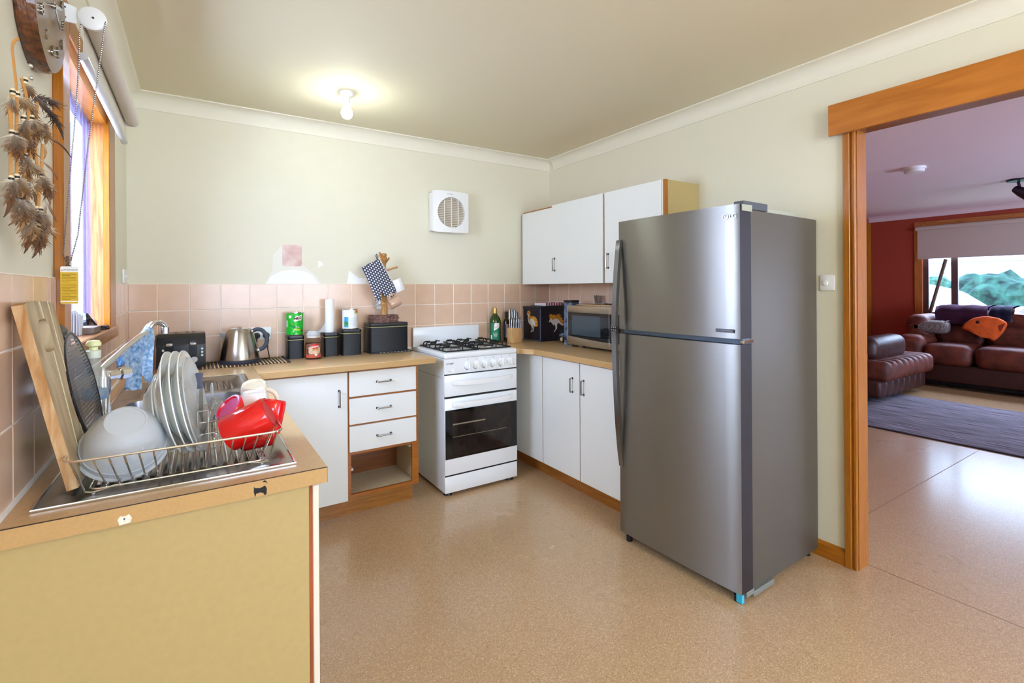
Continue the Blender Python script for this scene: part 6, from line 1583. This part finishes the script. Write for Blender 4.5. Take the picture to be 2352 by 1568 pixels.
# ------------------------------------------------------------------ log slice clock
ck = thing('wall_clock', 'round log slice clock with bark edge and metal numerals by the window', 'clock', (XL, 1.537, 1.978))
face_c = wood('log_face', '755c44', '8a6e52', 'z', rough=0.3, coat=0.2, scale=4, stretch=3)
bark = M('log_bark', '3a1a0e', rough=0.25, coat=0.6, noise=(28, 0.6, (1, 1, 3), '74401d'), bump=(36, 0.9, 0.01, (3, 1, 1)))
random.seed(4)
Rc = 0.152; nA = 60
rad = [Rc * (1 + 0.02 * math.sin(3 * 2 * PI * i / nA + 1) + 0.012 * math.sin(7 * 2 * PI * i / nA)) for i in range(nA)]
bm = new(); rings = []
for k, (x, s) in enumerate(((0.001, 0.985), (0.006, 1.0), (0.016, 1.02), (0.028, 1.0), (0.035, 0.985))):
    rings.append([bm.verts.new((x, rad[i] * (s + (random.uniform(-0.012, 0.012) if 0 < k < 4 else 0)) * math.cos(2 * PI * i / nA), rad[i] * (s + (random.uniform(-0.012, 0.012) if 0 < k < 4 else 0)) * math.sin(2 * PI * i / nA))) for i in range(nA)])
for A, B in zip(rings, rings[1:]):
    for i in range(nA): bm.faces.new((A[i], A[(i + 1) % nA], B[(i + 1) % nA], B[i]))
bm.faces.new(rings[0]); obj('bark_rim', bm, bark, ck, angle=80)
bm = new(); f = bm.faces.new([bm.verts.new((0.0352, rad[i] * 0.985 * math.cos(2 * PI * i / nA), rad[i] * 0.985 * math.sin(2 * PI * i / nA))) for i in range(nA)]); obj('face', bm, face_c, ck)
gold = M('numeral_metal', 'b9b3a6', rough=0.12, metal=1.0)
CT = frame((0.0356, 0, 0), (0, 1, 0), (0, 0, 1))
for h in range(1, 13):
    a = PI / 2 - h * PI / 6
    text('numeral', str(h), 0.036, gold, ck, CT @ Matrix.Translation((0.105 * math.cos(a), 0.105 * math.sin(a), 0.002)), 0.0018, w=False)
for nm, a, L, wd in (('hour_hand', -0.55, 0.06, 0.005), ('minute_hand', 0.35, 0.085, 0.004)):
    bm = new(); prism(bm, [(-0.012, -wd), (L * 0.7, -wd), (L, 0), (L * 0.7, wd), (-0.012, wd)], 0.0012, CT @ Matrix.Translation((0, 0, 0.006)) @ Matrix.Rotation(a, 4, 'Z')); obj(nm, bm, gold, ck)
bm = new(); lathe(bm, [(0, 0), (0.005, 0), (0.005, 0.009), (0, 0.010)], 12, along((0.0353, 0, 0), (1, 0, 0))); obj('hand_pin', bm, gold, ck)

# ------------------------------------------------------------------ feather hanging
FE= [((-0.286, 1.264, 1.671), (-0.288, 1.262, 1.642)), ((-0.267, 1.283, 1.706), (-0.265, 1.285, 1.687)), ((-0.259, 1.291, 1.688), (-0.224, 1.326, 1.619)), ((-0.256, 1.294, 1.692), (-0.227, 1.323, 1.676)), ((-0.267, 1.283, 1.679), (-0.255, 1.295, 1.627)), ((-0.276, 1.274, 1.677), (-0.267, 1.283, 1.657)), ((-0.285, 1.265, 1.604), (-0.287, 1.263, 1.577)), ((-0.263, 1.287, 1.644), (-0.255, 1.295, 1.625)), ((-0.249, 1.301, 1.641), (-0.248, 1.302, 1.6)), ((-0.253, 1.297, 1.621), (-0.214, 1.336, 1.587)), ((-0.267, 1.283, 1.608), (-0.261, 1.289, 1.566)), ((-0.248, 1.302, 1.602), (-0.249, 1.301, 1.572)), ((-0.271, 1.279, 1.57), (-0.268, 1.282, 1.532)), ((-0.256, 1.294, 1.572), (-0.232, 1.318, 1.536)), ((-0.263, 1.287, 1.556), (-0.255, 1.295, 1.541)), ((-0.253, 1.297, 1.54), (-0.234, 1.316, 1.51)), ((-0.288, 1.262, 1.519), (-0.295, 1.255, 1.449)), ((-0.279, 1.271, 1.524), (-0.276, 1.274, 1.495)), ((-0.284, 1.266, 1.492), (-0.282, 1.268, 1.436)), ((-0.269, 1.281, 1.523), (-0.273, 1.277, 1.498)), ((-0.262, 1.288, 1.512), (-0.255, 1.295, 1.493)), ((-0.248, 1.302, 1.532), (-0.242, 1.308, 1.483)), ((-0.247, 1.303, 1.491), (-0.234, 1.316, 1.452)), ((-0.273, 1.277, 1.484), (-0.281, 1.269, 1.421)), ((-0.274, 1.276, 1.486), (-0.29, 1.26, 1.435)), ((-0.247, 1.303, 1.486), (-0.247, 1.303, 1.438)), ((-0.269, 1.281, 1.483), (-0.264, 1.286, 1.455)), ((-0.266, 1.284, 1.448), (-0.276, 1.274, 1.4)), ((-0.269, 1.281, 1.441), (-0.273, 1.277, 1.385)), ((-0.264, 1.286, 1.442), (-0.255, 1.295, 1.387)), ((-0.258, 1.292, 1.445), (-0.249, 1.301, 1.397)), ((-0.255, 1.295, 1.432), (-0.264, 1.286, 1.377)), ((-0.256, 1.294, 1.446), (-0.253, 1.297, 1.417)), ((-0.253, 1.297, 1.442), (-0.24, 1.31, 1.427)), ((-0.247, 1.303, 1.436), (-0.234, 1.316, 1.418))]
BE= [(-0.284, 1.266, 1.684), (-0.279, 1.271, 1.682), (-0.27, 1.28, 1.713), (-0.272, 1.278, 1.641), (-0.263, 1.287, 1.645), (-0.285, 1.265, 1.607), (-0.28, 1.27, 1.607), (-0.271, 1.279, 1.571), (-0.286, 1.264, 1.522), (-0.28, 1.27, 1.527), (-0.253, 1.297, 1.54), (-0.278, 1.272, 1.487), (-0.271, 1.279, 1.489), (-0.267, 1.283, 1.453), (-0.256, 1.294, 1.449), (-0.253, 1.297, 1.472), (-0.259, 1.291, 1.472)]
CO= [[(-0.277, 1.273, 1.788), (-0.281, 1.269, 1.782), (-0.284, 1.266, 1.768), (-0.283, 1.267, 1.742), (-0.28, 1.27, 1.699), (-0.28, 1.27, 1.683)], [(-0.285, 1.265, 1.682), (-0.286, 1.264, 1.607), (-0.287, 1.263, 1.522)], [(-0.288, 1.262, 1.658), (-0.286, 1.264, 1.611)], [(-0.279, 1.271, 1.682), (-0.28, 1.27, 1.607), (-0.28, 1.27, 1.528)], [(-0.271, 1.279, 1.643), (-0.271, 1.279, 1.568), (-0.271, 1.279, 1.49)], [(-0.256, 1.294, 1.683), (-0.259, 1.291, 1.589), (-0.255, 1.295, 1.54), (-0.256, 1.294, 1.447)], [(-0.267, 1.283, 1.661), (-0.263, 1.287, 1.588), (-0.267, 1.283, 1.537), (-0.267, 1.283, 1.454)], [(-0.274, 1.276, 1.715), (-0.268, 1.282, 1.677), (-0.264, 1.286, 1.621)], [(-0.25, 1.3, 1.601), (-0.252, 1.298, 1.542), (-0.256, 1.294, 1.473)]]
dm = thing('dreamcatcher', 'hanging of suede cords, beads and brown feathers beside the window', 'wall hanging', (-0.283, 1.267, 1.79))
suede = M('suede', 'c08a4e', rough=0.9); bead_c = M('bead_cream', 'e3cfa8', rough=0.5); bead_k = M('bead_black', '222026', rough=0.4)
feather_m = [fade('feather_a', [(0.0, '6a4630'), (0.35, '9a7658'), (0.75, 'c3b3a0'), (1.0, 'd8cfc2')]), fade('feather_b', [(0.0, '4a2e22'), (0.4, '84593a'), (0.8, 'a8917c'), (1.0, 'cdc0b0')]), fade('feather_c', [(0.0, '8a5e34'), (0.5, 'b08a5e'), (1.0, 'cbb9a2')])]
dark_f = fade('feather_dark', [(0.0, '33221f'), (0.6, '51403a'), (1.0, '8d7c70')])
DB = Vector((-0.283, 1.267, 1.79))
for c in CO:
    bm = new(); tube(bm, spline(c, 4), 0.0026, 6, flat=0.5); obj('cord', bm, suede, dm, w=True)
for b_ in BE:
    bm = new(); p = Vector(b_)
    lathe(bm, [(0, -0.006), (0.0041, -0.006), (0.0044, -0.003), (0.0041, -0.002)], 12, Matrix.Translation(p), cap=False); lathe(bm, [(0.0041, 0.002), (0.0044, 0.003), (0.0041, 0.006), (0, 0.006)], 12, Matrix.Translation(p), cap=False)
    bd = obj('bead', bm, bead_c, dm, w=True)
    bm = new(); lathe(bm, [(0.0039, -0.002), (0.0044, -0.001), (0.0044, 0.001), (0.0039, 0.002)], 12, Matrix.Translation(p), cap=False); obj('bead_band', bm, bead_k, bd, w=True)
random.seed(12)
for p in BE[3:]:
    for _ in range(2):
        a_ = Vector(p) + Vector((0.004, -0.006, -0.004)); FE.append((tuple(a_), tuple(a_ + Vector((random.uniform(-0.012, 0.014), random.uniform(-0.012, 0.012), -random.uniform(0.03, 0.06))))))
for k, (a, b_) in enumerate(FE):
    a, b_ = Vector(a), Vector(b_); d = b_ - a; L = d.length
    t = d.normalized(); sidev = t.cross(Vector((0.55, 0.83, 0.0)))
    if sidev.length < 0.1: sidev = t.orthogonal()
    sidev.normalize(); outv = sidev.cross(t)
    narrow = k in (2, 3, 9, 11, 13, 15, 20, 22, 25, 32, 34)
    wd = (0.0028 if narrow else 0.0075) * (0.8 + 0.4 * random.random()); n = 11
    if k == 2: wd = 0.006
    bend = random.uniform(-0.12, 0.12) * L
    bm = new(); n = 14
    def ax(s): return a + d * s + sidev * bend * math.sin(PI * s) + outv * 0.002 * math.sin(PI * s)
    def wv(s): return wd * (math.sin(PI * min(1, 0.12 + s * 0.88)) ** 0.7) * (1.15 - 0.45 * s)
    for sgn in (-1, 1):
        Q = [bm.verts.new(ax(i / n)) for i in range(n + 1)]; E2 = []
        for i in range(n + 1):
            s = i / n; jag = random.uniform(0.82, 1.12) * (0.72 if random.random() < 0.15 else 1)
            E2.append(bm.verts.new(ax(s) + sidev * sgn * wv(s) * jag + t * L * 0.11 * (1 - s) + outv * 0.0015))
        for i in range(n): bm.faces.new((Q[i], Q[i + 1], E2[i + 1], E2[i]))
    toward = Vector((0.25, -0.95, 0.1))
    if not narrow or k < 4:   # downy barbs at the root
        for i in range(120):
            s = random.random() ** 1.5 * 0.6; p = ax(s); a_ = random.uniform(0, 2 * PI)
            dr = (sidev * math.cos(a_) + toward * math.sin(a_) * 0.8) * 0.8 + t * random.uniform(0.0, 1.1); dr.normalize(); l_ = random.uniform(0.008, 0.021)
            wv_ = dr.cross(Vector((0.55, 0.83, 0)))
            if wv_.length < 0.05: continue
            wv_ = wv_.normalized() * 0.0011; sag = t * l_ * random.uniform(0.1, 0.5)
            m1 = p + dr * l_ * 0.55 + sag * 0.3; m2 = p + dr * l_ + sag
            A1, A2 = bm.verts.new(p - wv_), bm.verts.new(p + wv_); B1, B2 = bm.verts.new(m1 + wv_ * 0.8), bm.verts.new(m1 - wv_ * 0.8); C1 = bm.verts.new(m2)
            bm.faces.new((A1, A2, B1, B2)); bm.faces.new((B2, B1, C1))
    tube(bm, [ax(i / 6) for i in range(7)], [0.0009 * (1 - i / 8) for i in range(7)], 5)
    obj('feather', bm, dark_f if k in (2, 3, 9) else feather_m[k % 3], dm, w=True, smooth=False)
bm = new()
for p in ((-0.264, 1.286, 1.745), (-0.263, 1.287, 1.722)): ball(bm, p, 0.004, 10, 8)
obj('silver_bead', bm, chrome, dm, w=True)

# ------------------------------------------------------------------ ornaments on the window sill
SZ = 1.1625
sh = thing('shoe_ornament', 'black high heeled shoe ornament on the window sill', 'ornament', (-0.322, 2.42, SZ))
bm = new()
# side outline of the shoe in its own plane, thickened
so_ = [(-0.052, 0.066), (-0.044, 0.070), (-0.022, 0.044), (0.0, 0.016), (0.034, 0.012), (0.046, 0.020), (0.056, 0.010), (0.054, 0.0), (0.004, 0.0), (-0.018, 0.026), (-0.034, 0.048), (-0.040, 0.040), (-0.040, 0.0), (-0.047, 0.0), (-0.050, 0.04)]
ST = frame((0, 0, 0), (0.55, 0.83, 0), (0, 0, 1))
prism(bm, so_, 0.022, ST @ Matrix.Translation((0, 0, -0.011)), 0.002); obj('shoe', bm, M('shoe_black', '16151c', rough=0.12, coat=0.5), sh)
eg = thing('stone_ornament', 'small round pinkish stone behind the black shoe', 'ornament', (-0.345, 2.49, SZ))
bm = new(); ball(bm, (0, 0, 0.024), 0.024, 18, 12, (0.8, 1.0, 1.0)); obj('stone', bm, M('stone_pink', 'c9a79a', rough=0.5, noise=(20, 0.15)), eg)
bxs = thing('small_box', 'small grey brown box at the near end of the window sill', 'box', (-0.325, 2.30, SZ))
wbox('lid', M('box_taupe', '74665c', rough=0.6), bxs, -0.352, -0.300, 2.235, 2.375, SZ, SZ + 0.022, 0.002)
tis = thing('paper_stack', 'upright white papers behind the grey box on the sill', 'papers', (-0.335, 2.2, SZ))
for i in range(4):
    bm = new(); box(bm, -0.345 + i * 0.004, -0.3435 + i * 0.004, 2.12 + i * 0.02, 2.215 + i * 0.012, SZ, SZ + 0.085 - i * 0.006); obj('sheet', bm, M('paper_cool', 'e3e6f2', rough=0.8), tis, w=True)

# ------------------------------------------------------------------ lounge window, blind and pole
w2 = thing('window_2', 'wide lounge window looking out on the garden', 'window', (LX, 1.44, 0.88), kind='structure')
fw = wood('lounge_trim', '9a5a28', 'b3713a', 'z'); fwy = wood('lounge_trim_long', '9a5a28', 'b3713a', 'y')
wbox('architrave', fw, w2, LX - 0.02, LX, WL[1], WL[1] + 0.09, WL[2] - 0.05, WL[3] + 0.07); wbox('architrave', fw, w2, LX - 0.02, LX, WL[0] - 0.09, WL[0], WL[2] - 0.05, WL[3] + 0.07)
wbox('head', fwy, w2, LX - 0.02, LX, WL[0], WL[1], WL[3], WL[3] + 0.07); wbox('sill', fwy, w2, LX - 0.04, LX + 0.1, WL[0] - 0.09, WL[1] + 0.09, WL[2] - 0.04, WL[2])
alu = M('lounge_alu', '5d4a48', rough=0.4, metal=0.3)
for y0, y1 in ((WL[1] - 0.06, WL[1]), (2.39, 2.465), (1.25, 1.31), (WL[0], WL[0] + 0.05)): wbox('mullion', alu, w2, LX + 0.03, LX + 0.07, y0, y1, WL[2], WL[3])
for z0, z1 in ((WL[2], WL[2] + 0.05), (WL[3] - 0.05, WL[3])): wbox('rail', alu, w2, LX + 0.031, LX + 0.069, WL[0], WL[1], z0, z1)
for a, b_ in ((WL[0] + 0.05, 1.25), (1.31, 2.39), (2.465, WL[1] - 0.06)): wbox('pane', pane_m, w2, LX + 0.048, LX + 0.052, a, b_, WL[2] + 0.05, WL[3] - 0.05)
lb = thing('roller_blind', 'pinkish roller blind half down over the lounge window', 'blind', (LX - 0.05, 1.44, 2.15))
lbm = M('lounge_blind', 'b9aa9e', rough=0.9)
wbox('sheet', lbm, lb, LX - 0.045, LX - 0.043, WL[0] + 0.02, 2.825, 1.715, 2.15); 
bm = new(); lathe(bm, [(0, 0), (0.03, 0), (0.03, 2.75), (0, 2.75)], 18, along((LX - 0.055, 0.09, 2.15), (0, 1, 0))); obj('roll', bm, lbm, lb, w=True)
wbox('bottom_bar', lbm, lb, LX - 0.05, LX - 0.038, WL[0] + 0.02, 2.825, 1.703, 1.7149)
po = thing('wooden_pole', 'dark timber pole leaning in the lounge window beside the mullion', 'pole', (LX - 0.07, 2.66, 0.885))
bm = new(); tube(bm, [(LX - 0.012, 2.70, 0.885), (LX - 0.012, 2.51, 1.69)], 0.022, 10); obj('shaft', bm, M('pole_wood', '5c4436', rough=0.5), po, w=True)
sd = thing('smoke_alarm', 'round white smoke alarm on the lounge ceiling', 'smoke alarm', (5.56, 1.775, ZC))
bm = new(); lathe(bm, [(0, 0), (0.085, 0), (0.088, -0.018), (0, -0.018)], 28); obj('base', bm, white_pl, sd)
bm = new(); lathe(bm, [(0, -0.0182), (0.076, -0.0182), (0.074, -0.045), (0.05, -0.052), (0, -0.052)], 28); obj('cover', bm, M('alarm_cream', 'dcd6d6', rough=0.5), sd)
sl = thing('spotlight', 'black ceiling spotlight at the right edge of the doorway', 'lamp', (7.1, 1.40, ZC))
bm = new(); lathe(bm, [(0, 0), (0.09, 0), (0.09, -0.02), (0.03, -0.03), (0, -0.03)], 24); obj('base', bm, black_pl, sl)
bm = new(); tube(bm, [(0, 0, -0.03), (0.0, -0.01, -0.09)], 0.012, 8); obj('stem', bm, black_pl, sl)
bm = new(); lathe(bm, [(0, 0), (0.035, 0.01), (0.05, 0.08), (0.06, 0.19), (0.05, 0.19), (0, 0.15)], 20, along((0.0, 0.03, -0.09), (-0.3, -0.75, -0.6))); obj('shade', bm, M('shade_dark', '221326', rough=0.35), sl)

# ------------------------------------------------------------------ lounge furniture
leath = M('leather_brown', '5e2a1a', rough=0.6, noise=(9, 0.4), bump=(20, 0.25, 0.02), spec=0.5)
leath_d = M('leather_dark', '381912', rough=0.45, bump=(20, 0.25, 0.02))
def cushion(bm, x0, x1, y0, y1, z0, z1, r=0.08, T=None):
    return box(bm, x0, x1, y0, y1, z0, z1, r, 4, T)
def roll_row(bm, x0, x1, y0, y1, z0, z1, n, axis='y', depth=0.03):
    """ribbed upholstery: a row of fat rolls"""
    for i in range(n):
        t0, t1 = i / n, (i + 1) / n
        if axis == 'y': box(bm, x0, x1, y0 + (y1 - y0) * t0 - 0.01, y0 + (y1 - y0) * t1 + 0.01, z0, z1, depth, 3)
        else: box(bm, x0 + (x1 - x0) * t0 - 0.01, x0 + (x1 - x0) * t1 + 0.01, y0, y1, z0, z1, depth, 3)
sf = thing('sofa', 'long brown leather reclining sofa under the lounge window', 'sofa', (8.5, 1.5, 0))
sxf, sxb = 8.02, 8.92
bm = new(); box(bm, sxf + 0.05, sxb, 0.35, 2.75, 0.07, 0.30, 0.02); obj('base', bm, leath_d, sf, w=True)
wbox('front_rail', M('rail_black', '18161c', rough=0.3, metal=0.5), sf, sxf + 0.0, sxf + 0.05, 0.4, 2.45, 0.05, 0.075)
for x in (sxf + 0.12, sxb - 0.1):
    for y in (0.45, 2.65): wbox('foot', black_pl, sf, x - 0.03, x + 0.03, y - 0.03, y + 0.03, 0, 0.07)
for y0, y1 in ((0.62, 1.30), (1.31, 1.99), (2.0, 2.50)):
    bm = new(); cushion(bm, sxf, sxb - 0.25, y0, y1, 0.28, 0.56, 0.10); obj('seat', bm, leath, sf, w=True)
    bm = new(); cushion(bm, sxb - 0.42, sxb - 0.02, y0, y1, 0.52, 0.80, 0.10); cushion(bm, sxb - 0.36, sxb, y0, y1, 0.74, 1.02, 0.11); obj('back_cushion', bm, leath, sf, w=True)
for y0, y1 in ((0.30, 0.62), (2.48, 2.80)):
    bm = new(); cushion(bm, sxf + 0.02, sxb - 0.02, y0, y1, 0.12, 0.66, 0.11); cushion(bm, sxf + 0.28, sxb, y0 + 0.02, y1 - 0.02, 0.55, 0.92, 0.12); obj('armrest', bm, leath, sf, w=True)
# throws and cushions
def drape(name, label, y0, y1, mat, xf, zf, zb, seed, cat='throw', x_front=None):
    bm = new(); random.seed(seed); G = []
    path = [(sxb + 0.015, 0.90), (sxb + 0.018, 1.0), (sxb - 0.03, 1.045), (sxb - 0.20, 1.05), (sxb - 0.34, 1.03), (sxb - 0.385, 0.95), (sxb - 0.40, 0.86), (sxb - 0.45, 0.80), (sxb - 0.46, 0.70)]
    path = path[:xf]
    for i in range(13):
        y = y0 + (y1 - y0) * i / 12; row = []
        for j, (x, z) in enumerate(path): row.append(bm.verts.new((x - (0.008 * math.sin(i * 1.1 + j) if j > 4 else 0), y + 0.01 * math.sin(j * 1.7), z + 0.006 * math.sin(i * 1.3 + j * 0.7))))
        G.append(row)
    for i in range(12):
        for j in range(len(path) - 1): bm.faces.new((G[i][j], G[i + 1][j], G[i + 1][j + 1], G[i][j + 1]))
    bmesh.ops.solidify(bm, geom=bm.faces, thickness=0.012)
    return tag(obj(name, bm, mat, angle=180), label, cat)
drape('throw', 'dark purple throw over the left end of the sofa back', 1.97, 2.50, M('throw_purple', '4b2440', rough=0.95), 8, 0, 0, 1)
drape('towel', 'folded white towel over the sofa back on the right', 0.75, 1.72, M('towel_white', 'd9d2cc', rough=0.95, bump=(60, 0.4, 0.01)), 6, 0, 0, 2, 'towel')
drape('scarf', 'navy folded cloth on the sofa back beside the white towel', 1.745, 1.955, M('cloth_navy', '20203c', rough=0.9), 7, 0, 0, 3, 'cloth')
oc = thing('cushion', 'orange cushion shaped like a pointed face on the sofa', 'cushion', (sxb - 0.46, 1.98, 0.60))
bm = new(); poly = [(-0.22, 0.14), (-0.18, 0.22), (-0.10, 0.29), (0.02, 0.32), (0.14, 0.30), (0.22, 0.24), (0.19, 0.14), (0.13, 0.04), (0.09, 0.0), (0.0, 0.07), (-0.12, 0.11)]
prism(bm, poly, 0.08, frame((-0.02, 0, 0), (0, -1, 0), (0.12, 0, 1)), 0.03); obj('cover', bm, M('cushion_orange', 'd2581a', rough=0.9, noise=(14, 0.2)), oc, angle=70)
TTc = frame((-0.02, 0, 0), (0, -1, 0), (0.12, 0, 1))
bm = new(); ball(bm, (-0.05, 0.235, 0.08), 0.02, 12, 8, (1, 1, 0.4)); bm.transform(TTc); obj('eye', bm, M('eye_dark', '1c1416', rough=0.4), oc)
bm = new(); prism(bm, [(0.14, 0.20), (0.205, 0.235), (0.165, 0.13)], 0.004, TTc @ Matrix.Translation((0, 0, 0.0805))); obj('ear_print', bm, M('cushion_rust', '8e2f14', rough=0.9), oc)
wc2 = thing('cushion', 'grey woven cushion at the left end of the sofa', 'cushion', (8.42, 2.52, 0.67))
bm = new(); box(bm, -0.12, 0.12, -0.20, 0.20, 0.0, 0.17, 0.06, 3); obj('cover', bm, M('cushion_grey', '5d524e', rough=0.95, noise=(60, 0.4, (1, 1, 1), '8d8078')), wc2)
bm = new()
for i in range(7): tube(bm, [(-0.115, -0.18 + i * 0.06, 0.10), (-0.06, -0.18 + i * 0.06, 0.166), (0.06, -0.18 + i * 0.06, 0.171)], 0.006, 6)
obj('weave_ridges', bm, M('cushion_grey', '5d524e'), wc2)
rcn = thing('recliner', 'dark red brown recliner with ribbed footrest in the lounge', 'armchair', (7.0, 2.7, 0))
bm = new(); roll_row(bm, 6.30, 7.60, 2.32, 3.10, 0.05, 0.25, 8, 'x', 0.04); obj('base', bm, leath_d, rcn, w=True)
bm = new(); roll_row(bm, 6.35, 7.70, 2.26, 3.12, 0.23, 0.46, 9, 'x', 0.07); obj('seat', bm, leath, rcn, w=True)
bm = new(); cushion(bm, 6.5, 7.42, 2.44, 2.70, 0.42, 0.70, 0.10); obj('armrest', bm, leath_d, rcn, w=True)
bm = new(); cushion(bm, 6.5, 7.42, 2.92, 3.16, 0.30, 0.70, 0.10); obj('armrest', bm, leath_d, rcn, w=True)
bm = new(); box(bm, -0.13, 0.13, 2.48, 3.12, 0.0, 0.62, 0.10, 4, T=Matrix.Translation((6.40, 0, 0.36)) @ Matrix.Rotation(-0.35, 4, 'Y')); obj('backrest', bm, leath_d, rcn, w=True)
for x in (6.4, 7.3):
    for y in (2.5, 3.0): wbox('foot', black_pl, rcn, x - 0.03, x + 0.03, y - 0.03, y + 0.03, 0, 0.05)
rcn.location.z += 0.015
bm = new(); box(bm, 5.28, 7.10, -0.2, 2.62, 0.0005, 0.014, 0.004)
rug = tag(obj('rug', bm, M('rug_slate', '26222e', rough=0.95, noise=(5, 0.8, (14, 0.6, 1), '9a939e'), bump=(120, 0.4, 0.005, (6, 1, 1)))), 'slate blue streaked rug on the lounge floor', 'rug')
bm = new(); box(bm, 5.268, 5.279, -0.2, 2.62, 0.0005, 0.012, 0.003); obj('binding', bm, M('rug_binding', '2f2a36', rough=0.9), rug)
bm = new(); box(bm, 7.115, 8.0, -0.2, 2.95, 0.0005, 0.008); tag(obj('mat', bm, M('mat_brown', '8a6a3e', rough=0.95, noise=(50, 0.2))), 'plain brown mat between the slate rug and the sofa', 'mat')

# ------------------------------------------------------------------ outside
bm = new(); box(bm, LX + 0.25, 60, -25, 30, -0.3, -0.1); tag(obj('ground', bm, M('lawn', '9fae8c', rough=0.95, noise=(1.2, 0.2))), 'pale lawn and road beyond the lounge window', 'ground', kind='structure')
def bush(name, label, loc, r, sc, seed, mat):
    random.seed(seed)
    b_ = thing(name, label, 'bush', loc)
    bm = new()
    lumps = [((0, 0, r * 0.75), r)] + [((random.uniform(-0.6, 0.6) * r, random.uniform(-0.9, 0.9) * r * sc, r * random.uniform(0.4, 1.1)), r * random.uniform(0.4, 0.6)) for _ in range(16)]
    for c, q in lumps:
        v = bmesh.ops.create_icosphere(bm, subdivisions=3, radius=q)['verts']
        for p in v:
            n = p.co.normalized(); p.co = Vector(c) + Vector((p.co.x, p.co.y * (sc if q == r else 1), p.co.z)) + n * random.uniform(-0.10, 0.10) * q
    o = obj('foliage', bm, mat, b_, smooth=False); o['kind'] = 'stuff'
    bm = new(); lathe(bm, [(0, -0.15), (0.08, -0.15), (0.06, r * 0.7), (0, r * 0.7)], 10); obj('trunk', bm, M('bark_grey', '5b4a3c', rough=0.9), b_)
    return b_
leafm = M('leaf_dark', '10261c', rough=0.9, noise=(5, 0.6, (1, 1, 1), '3c6350'))
leafm2 = M('leaf_mid', '1c3527', rough=0.9, noise=(6, 0.5, (1, 1, 1), '4d7358'))
bush('bush', 'big rounded dark green bush outside the lounge window', (15.6, 3.42, -0.1), 1.0, 0.75, 31, leafm)
bush('bush', 'smaller green bush seen behind the leaning pole', (19.0, 5.65, -0.1), 1.0, 0.8, 33, leafm2)
hs = thing('house', 'pale house across the road, washed out behind the bushes', 'house', (36, 5, -0.1))
bm = new(); box(bm, -3, 3, -9, 9, 0, 2.6); obj('walls', bm, M('house_wall', 'd9dbe0', rough=0.9), hs)
bm = new(); v = [bm.verts.new(p) for p in ((-3.4, -9.6, 2.6), (3.4, -9.6, 2.6), (3.4, 9.6, 2.6), (-3.4, 9.6, 2.6), (0, -7, 4.3), (0, 7, 4.3))]
for f in ((0, 1, 4), (1, 2, 5, 4), (2, 3, 5), (3, 0, 4, 5), (0, 3, 2, 1)): bm.faces.new([v[i] for i in f])
obj('roof', bm, M('house_roof', 'b9b4bb', rough=0.9), hs, smooth=False)
for y in (-5, 0.5, 5): wbox('window', M('house_window', '8a97a8', rough=0.2), hs, 32.97, 33.0, 5 + y - 0.8, 5 + y + 0.8, 0.9, 2.0)
cr = thing('car', 'white car roof rising above the sofa outside the window', 'car', (12.6, 4.95, -0.1))
bm = new(); prof = [(-2.0, 0.35), (2.0, 0.35), (2.05, 0.75), (1.5, 0.92), (0.85, 0.98), (0.35, 1.40), (0.0, 1.47), (-0.9, 1.46), (-1.5, 1.30), (-1.95, 0.95)]
prism(bm, prof, 1.6, Matrix(((0, 0, 1, -0.8), (1, 0, 0, 0), (0, 1, 0, 0), (0, 0, 0, 1))), 0.10); obj('body', bm, M('car_white', 'f0f2f4', rough=0.2, coat=0.5), cr, angle=50)
bm = new(); prism(bm, [(0.75, 1.0), (0.33, 1.34), (-0.05, 1.38), (-0.05, 1.0)], 0.012, Matrix(((0, 0, 1, -0.812), (1, 0, 0, 0), (0, 1, 0, 0), (0, 0, 0, 1)))); prism(bm, [(-0.15, 1.0), (-0.15, 1.38), (-0.9, 1.37), (-1.35, 1.22), (-1.5, 1.0)], 0.012, Matrix(((0, 0, 1, -0.812), (1, 0, 0, 0), (0, 1, 0, 0), (0, 0, 0, 1)))); obj('side_window', bm, M('car_glass', '6f8f96', rough=0.1), cr)
for x in (-1.25, 1.25):
    bm = new(); lathe(bm, [(0, 0), (0.22, 0), (0.31, 0.02), (0.31, 0.18), (0, 0.18)], 20, along((-0.82, x, 0.31), (1, 0, 0))); obj('wheel', bm, black_pl, cr)
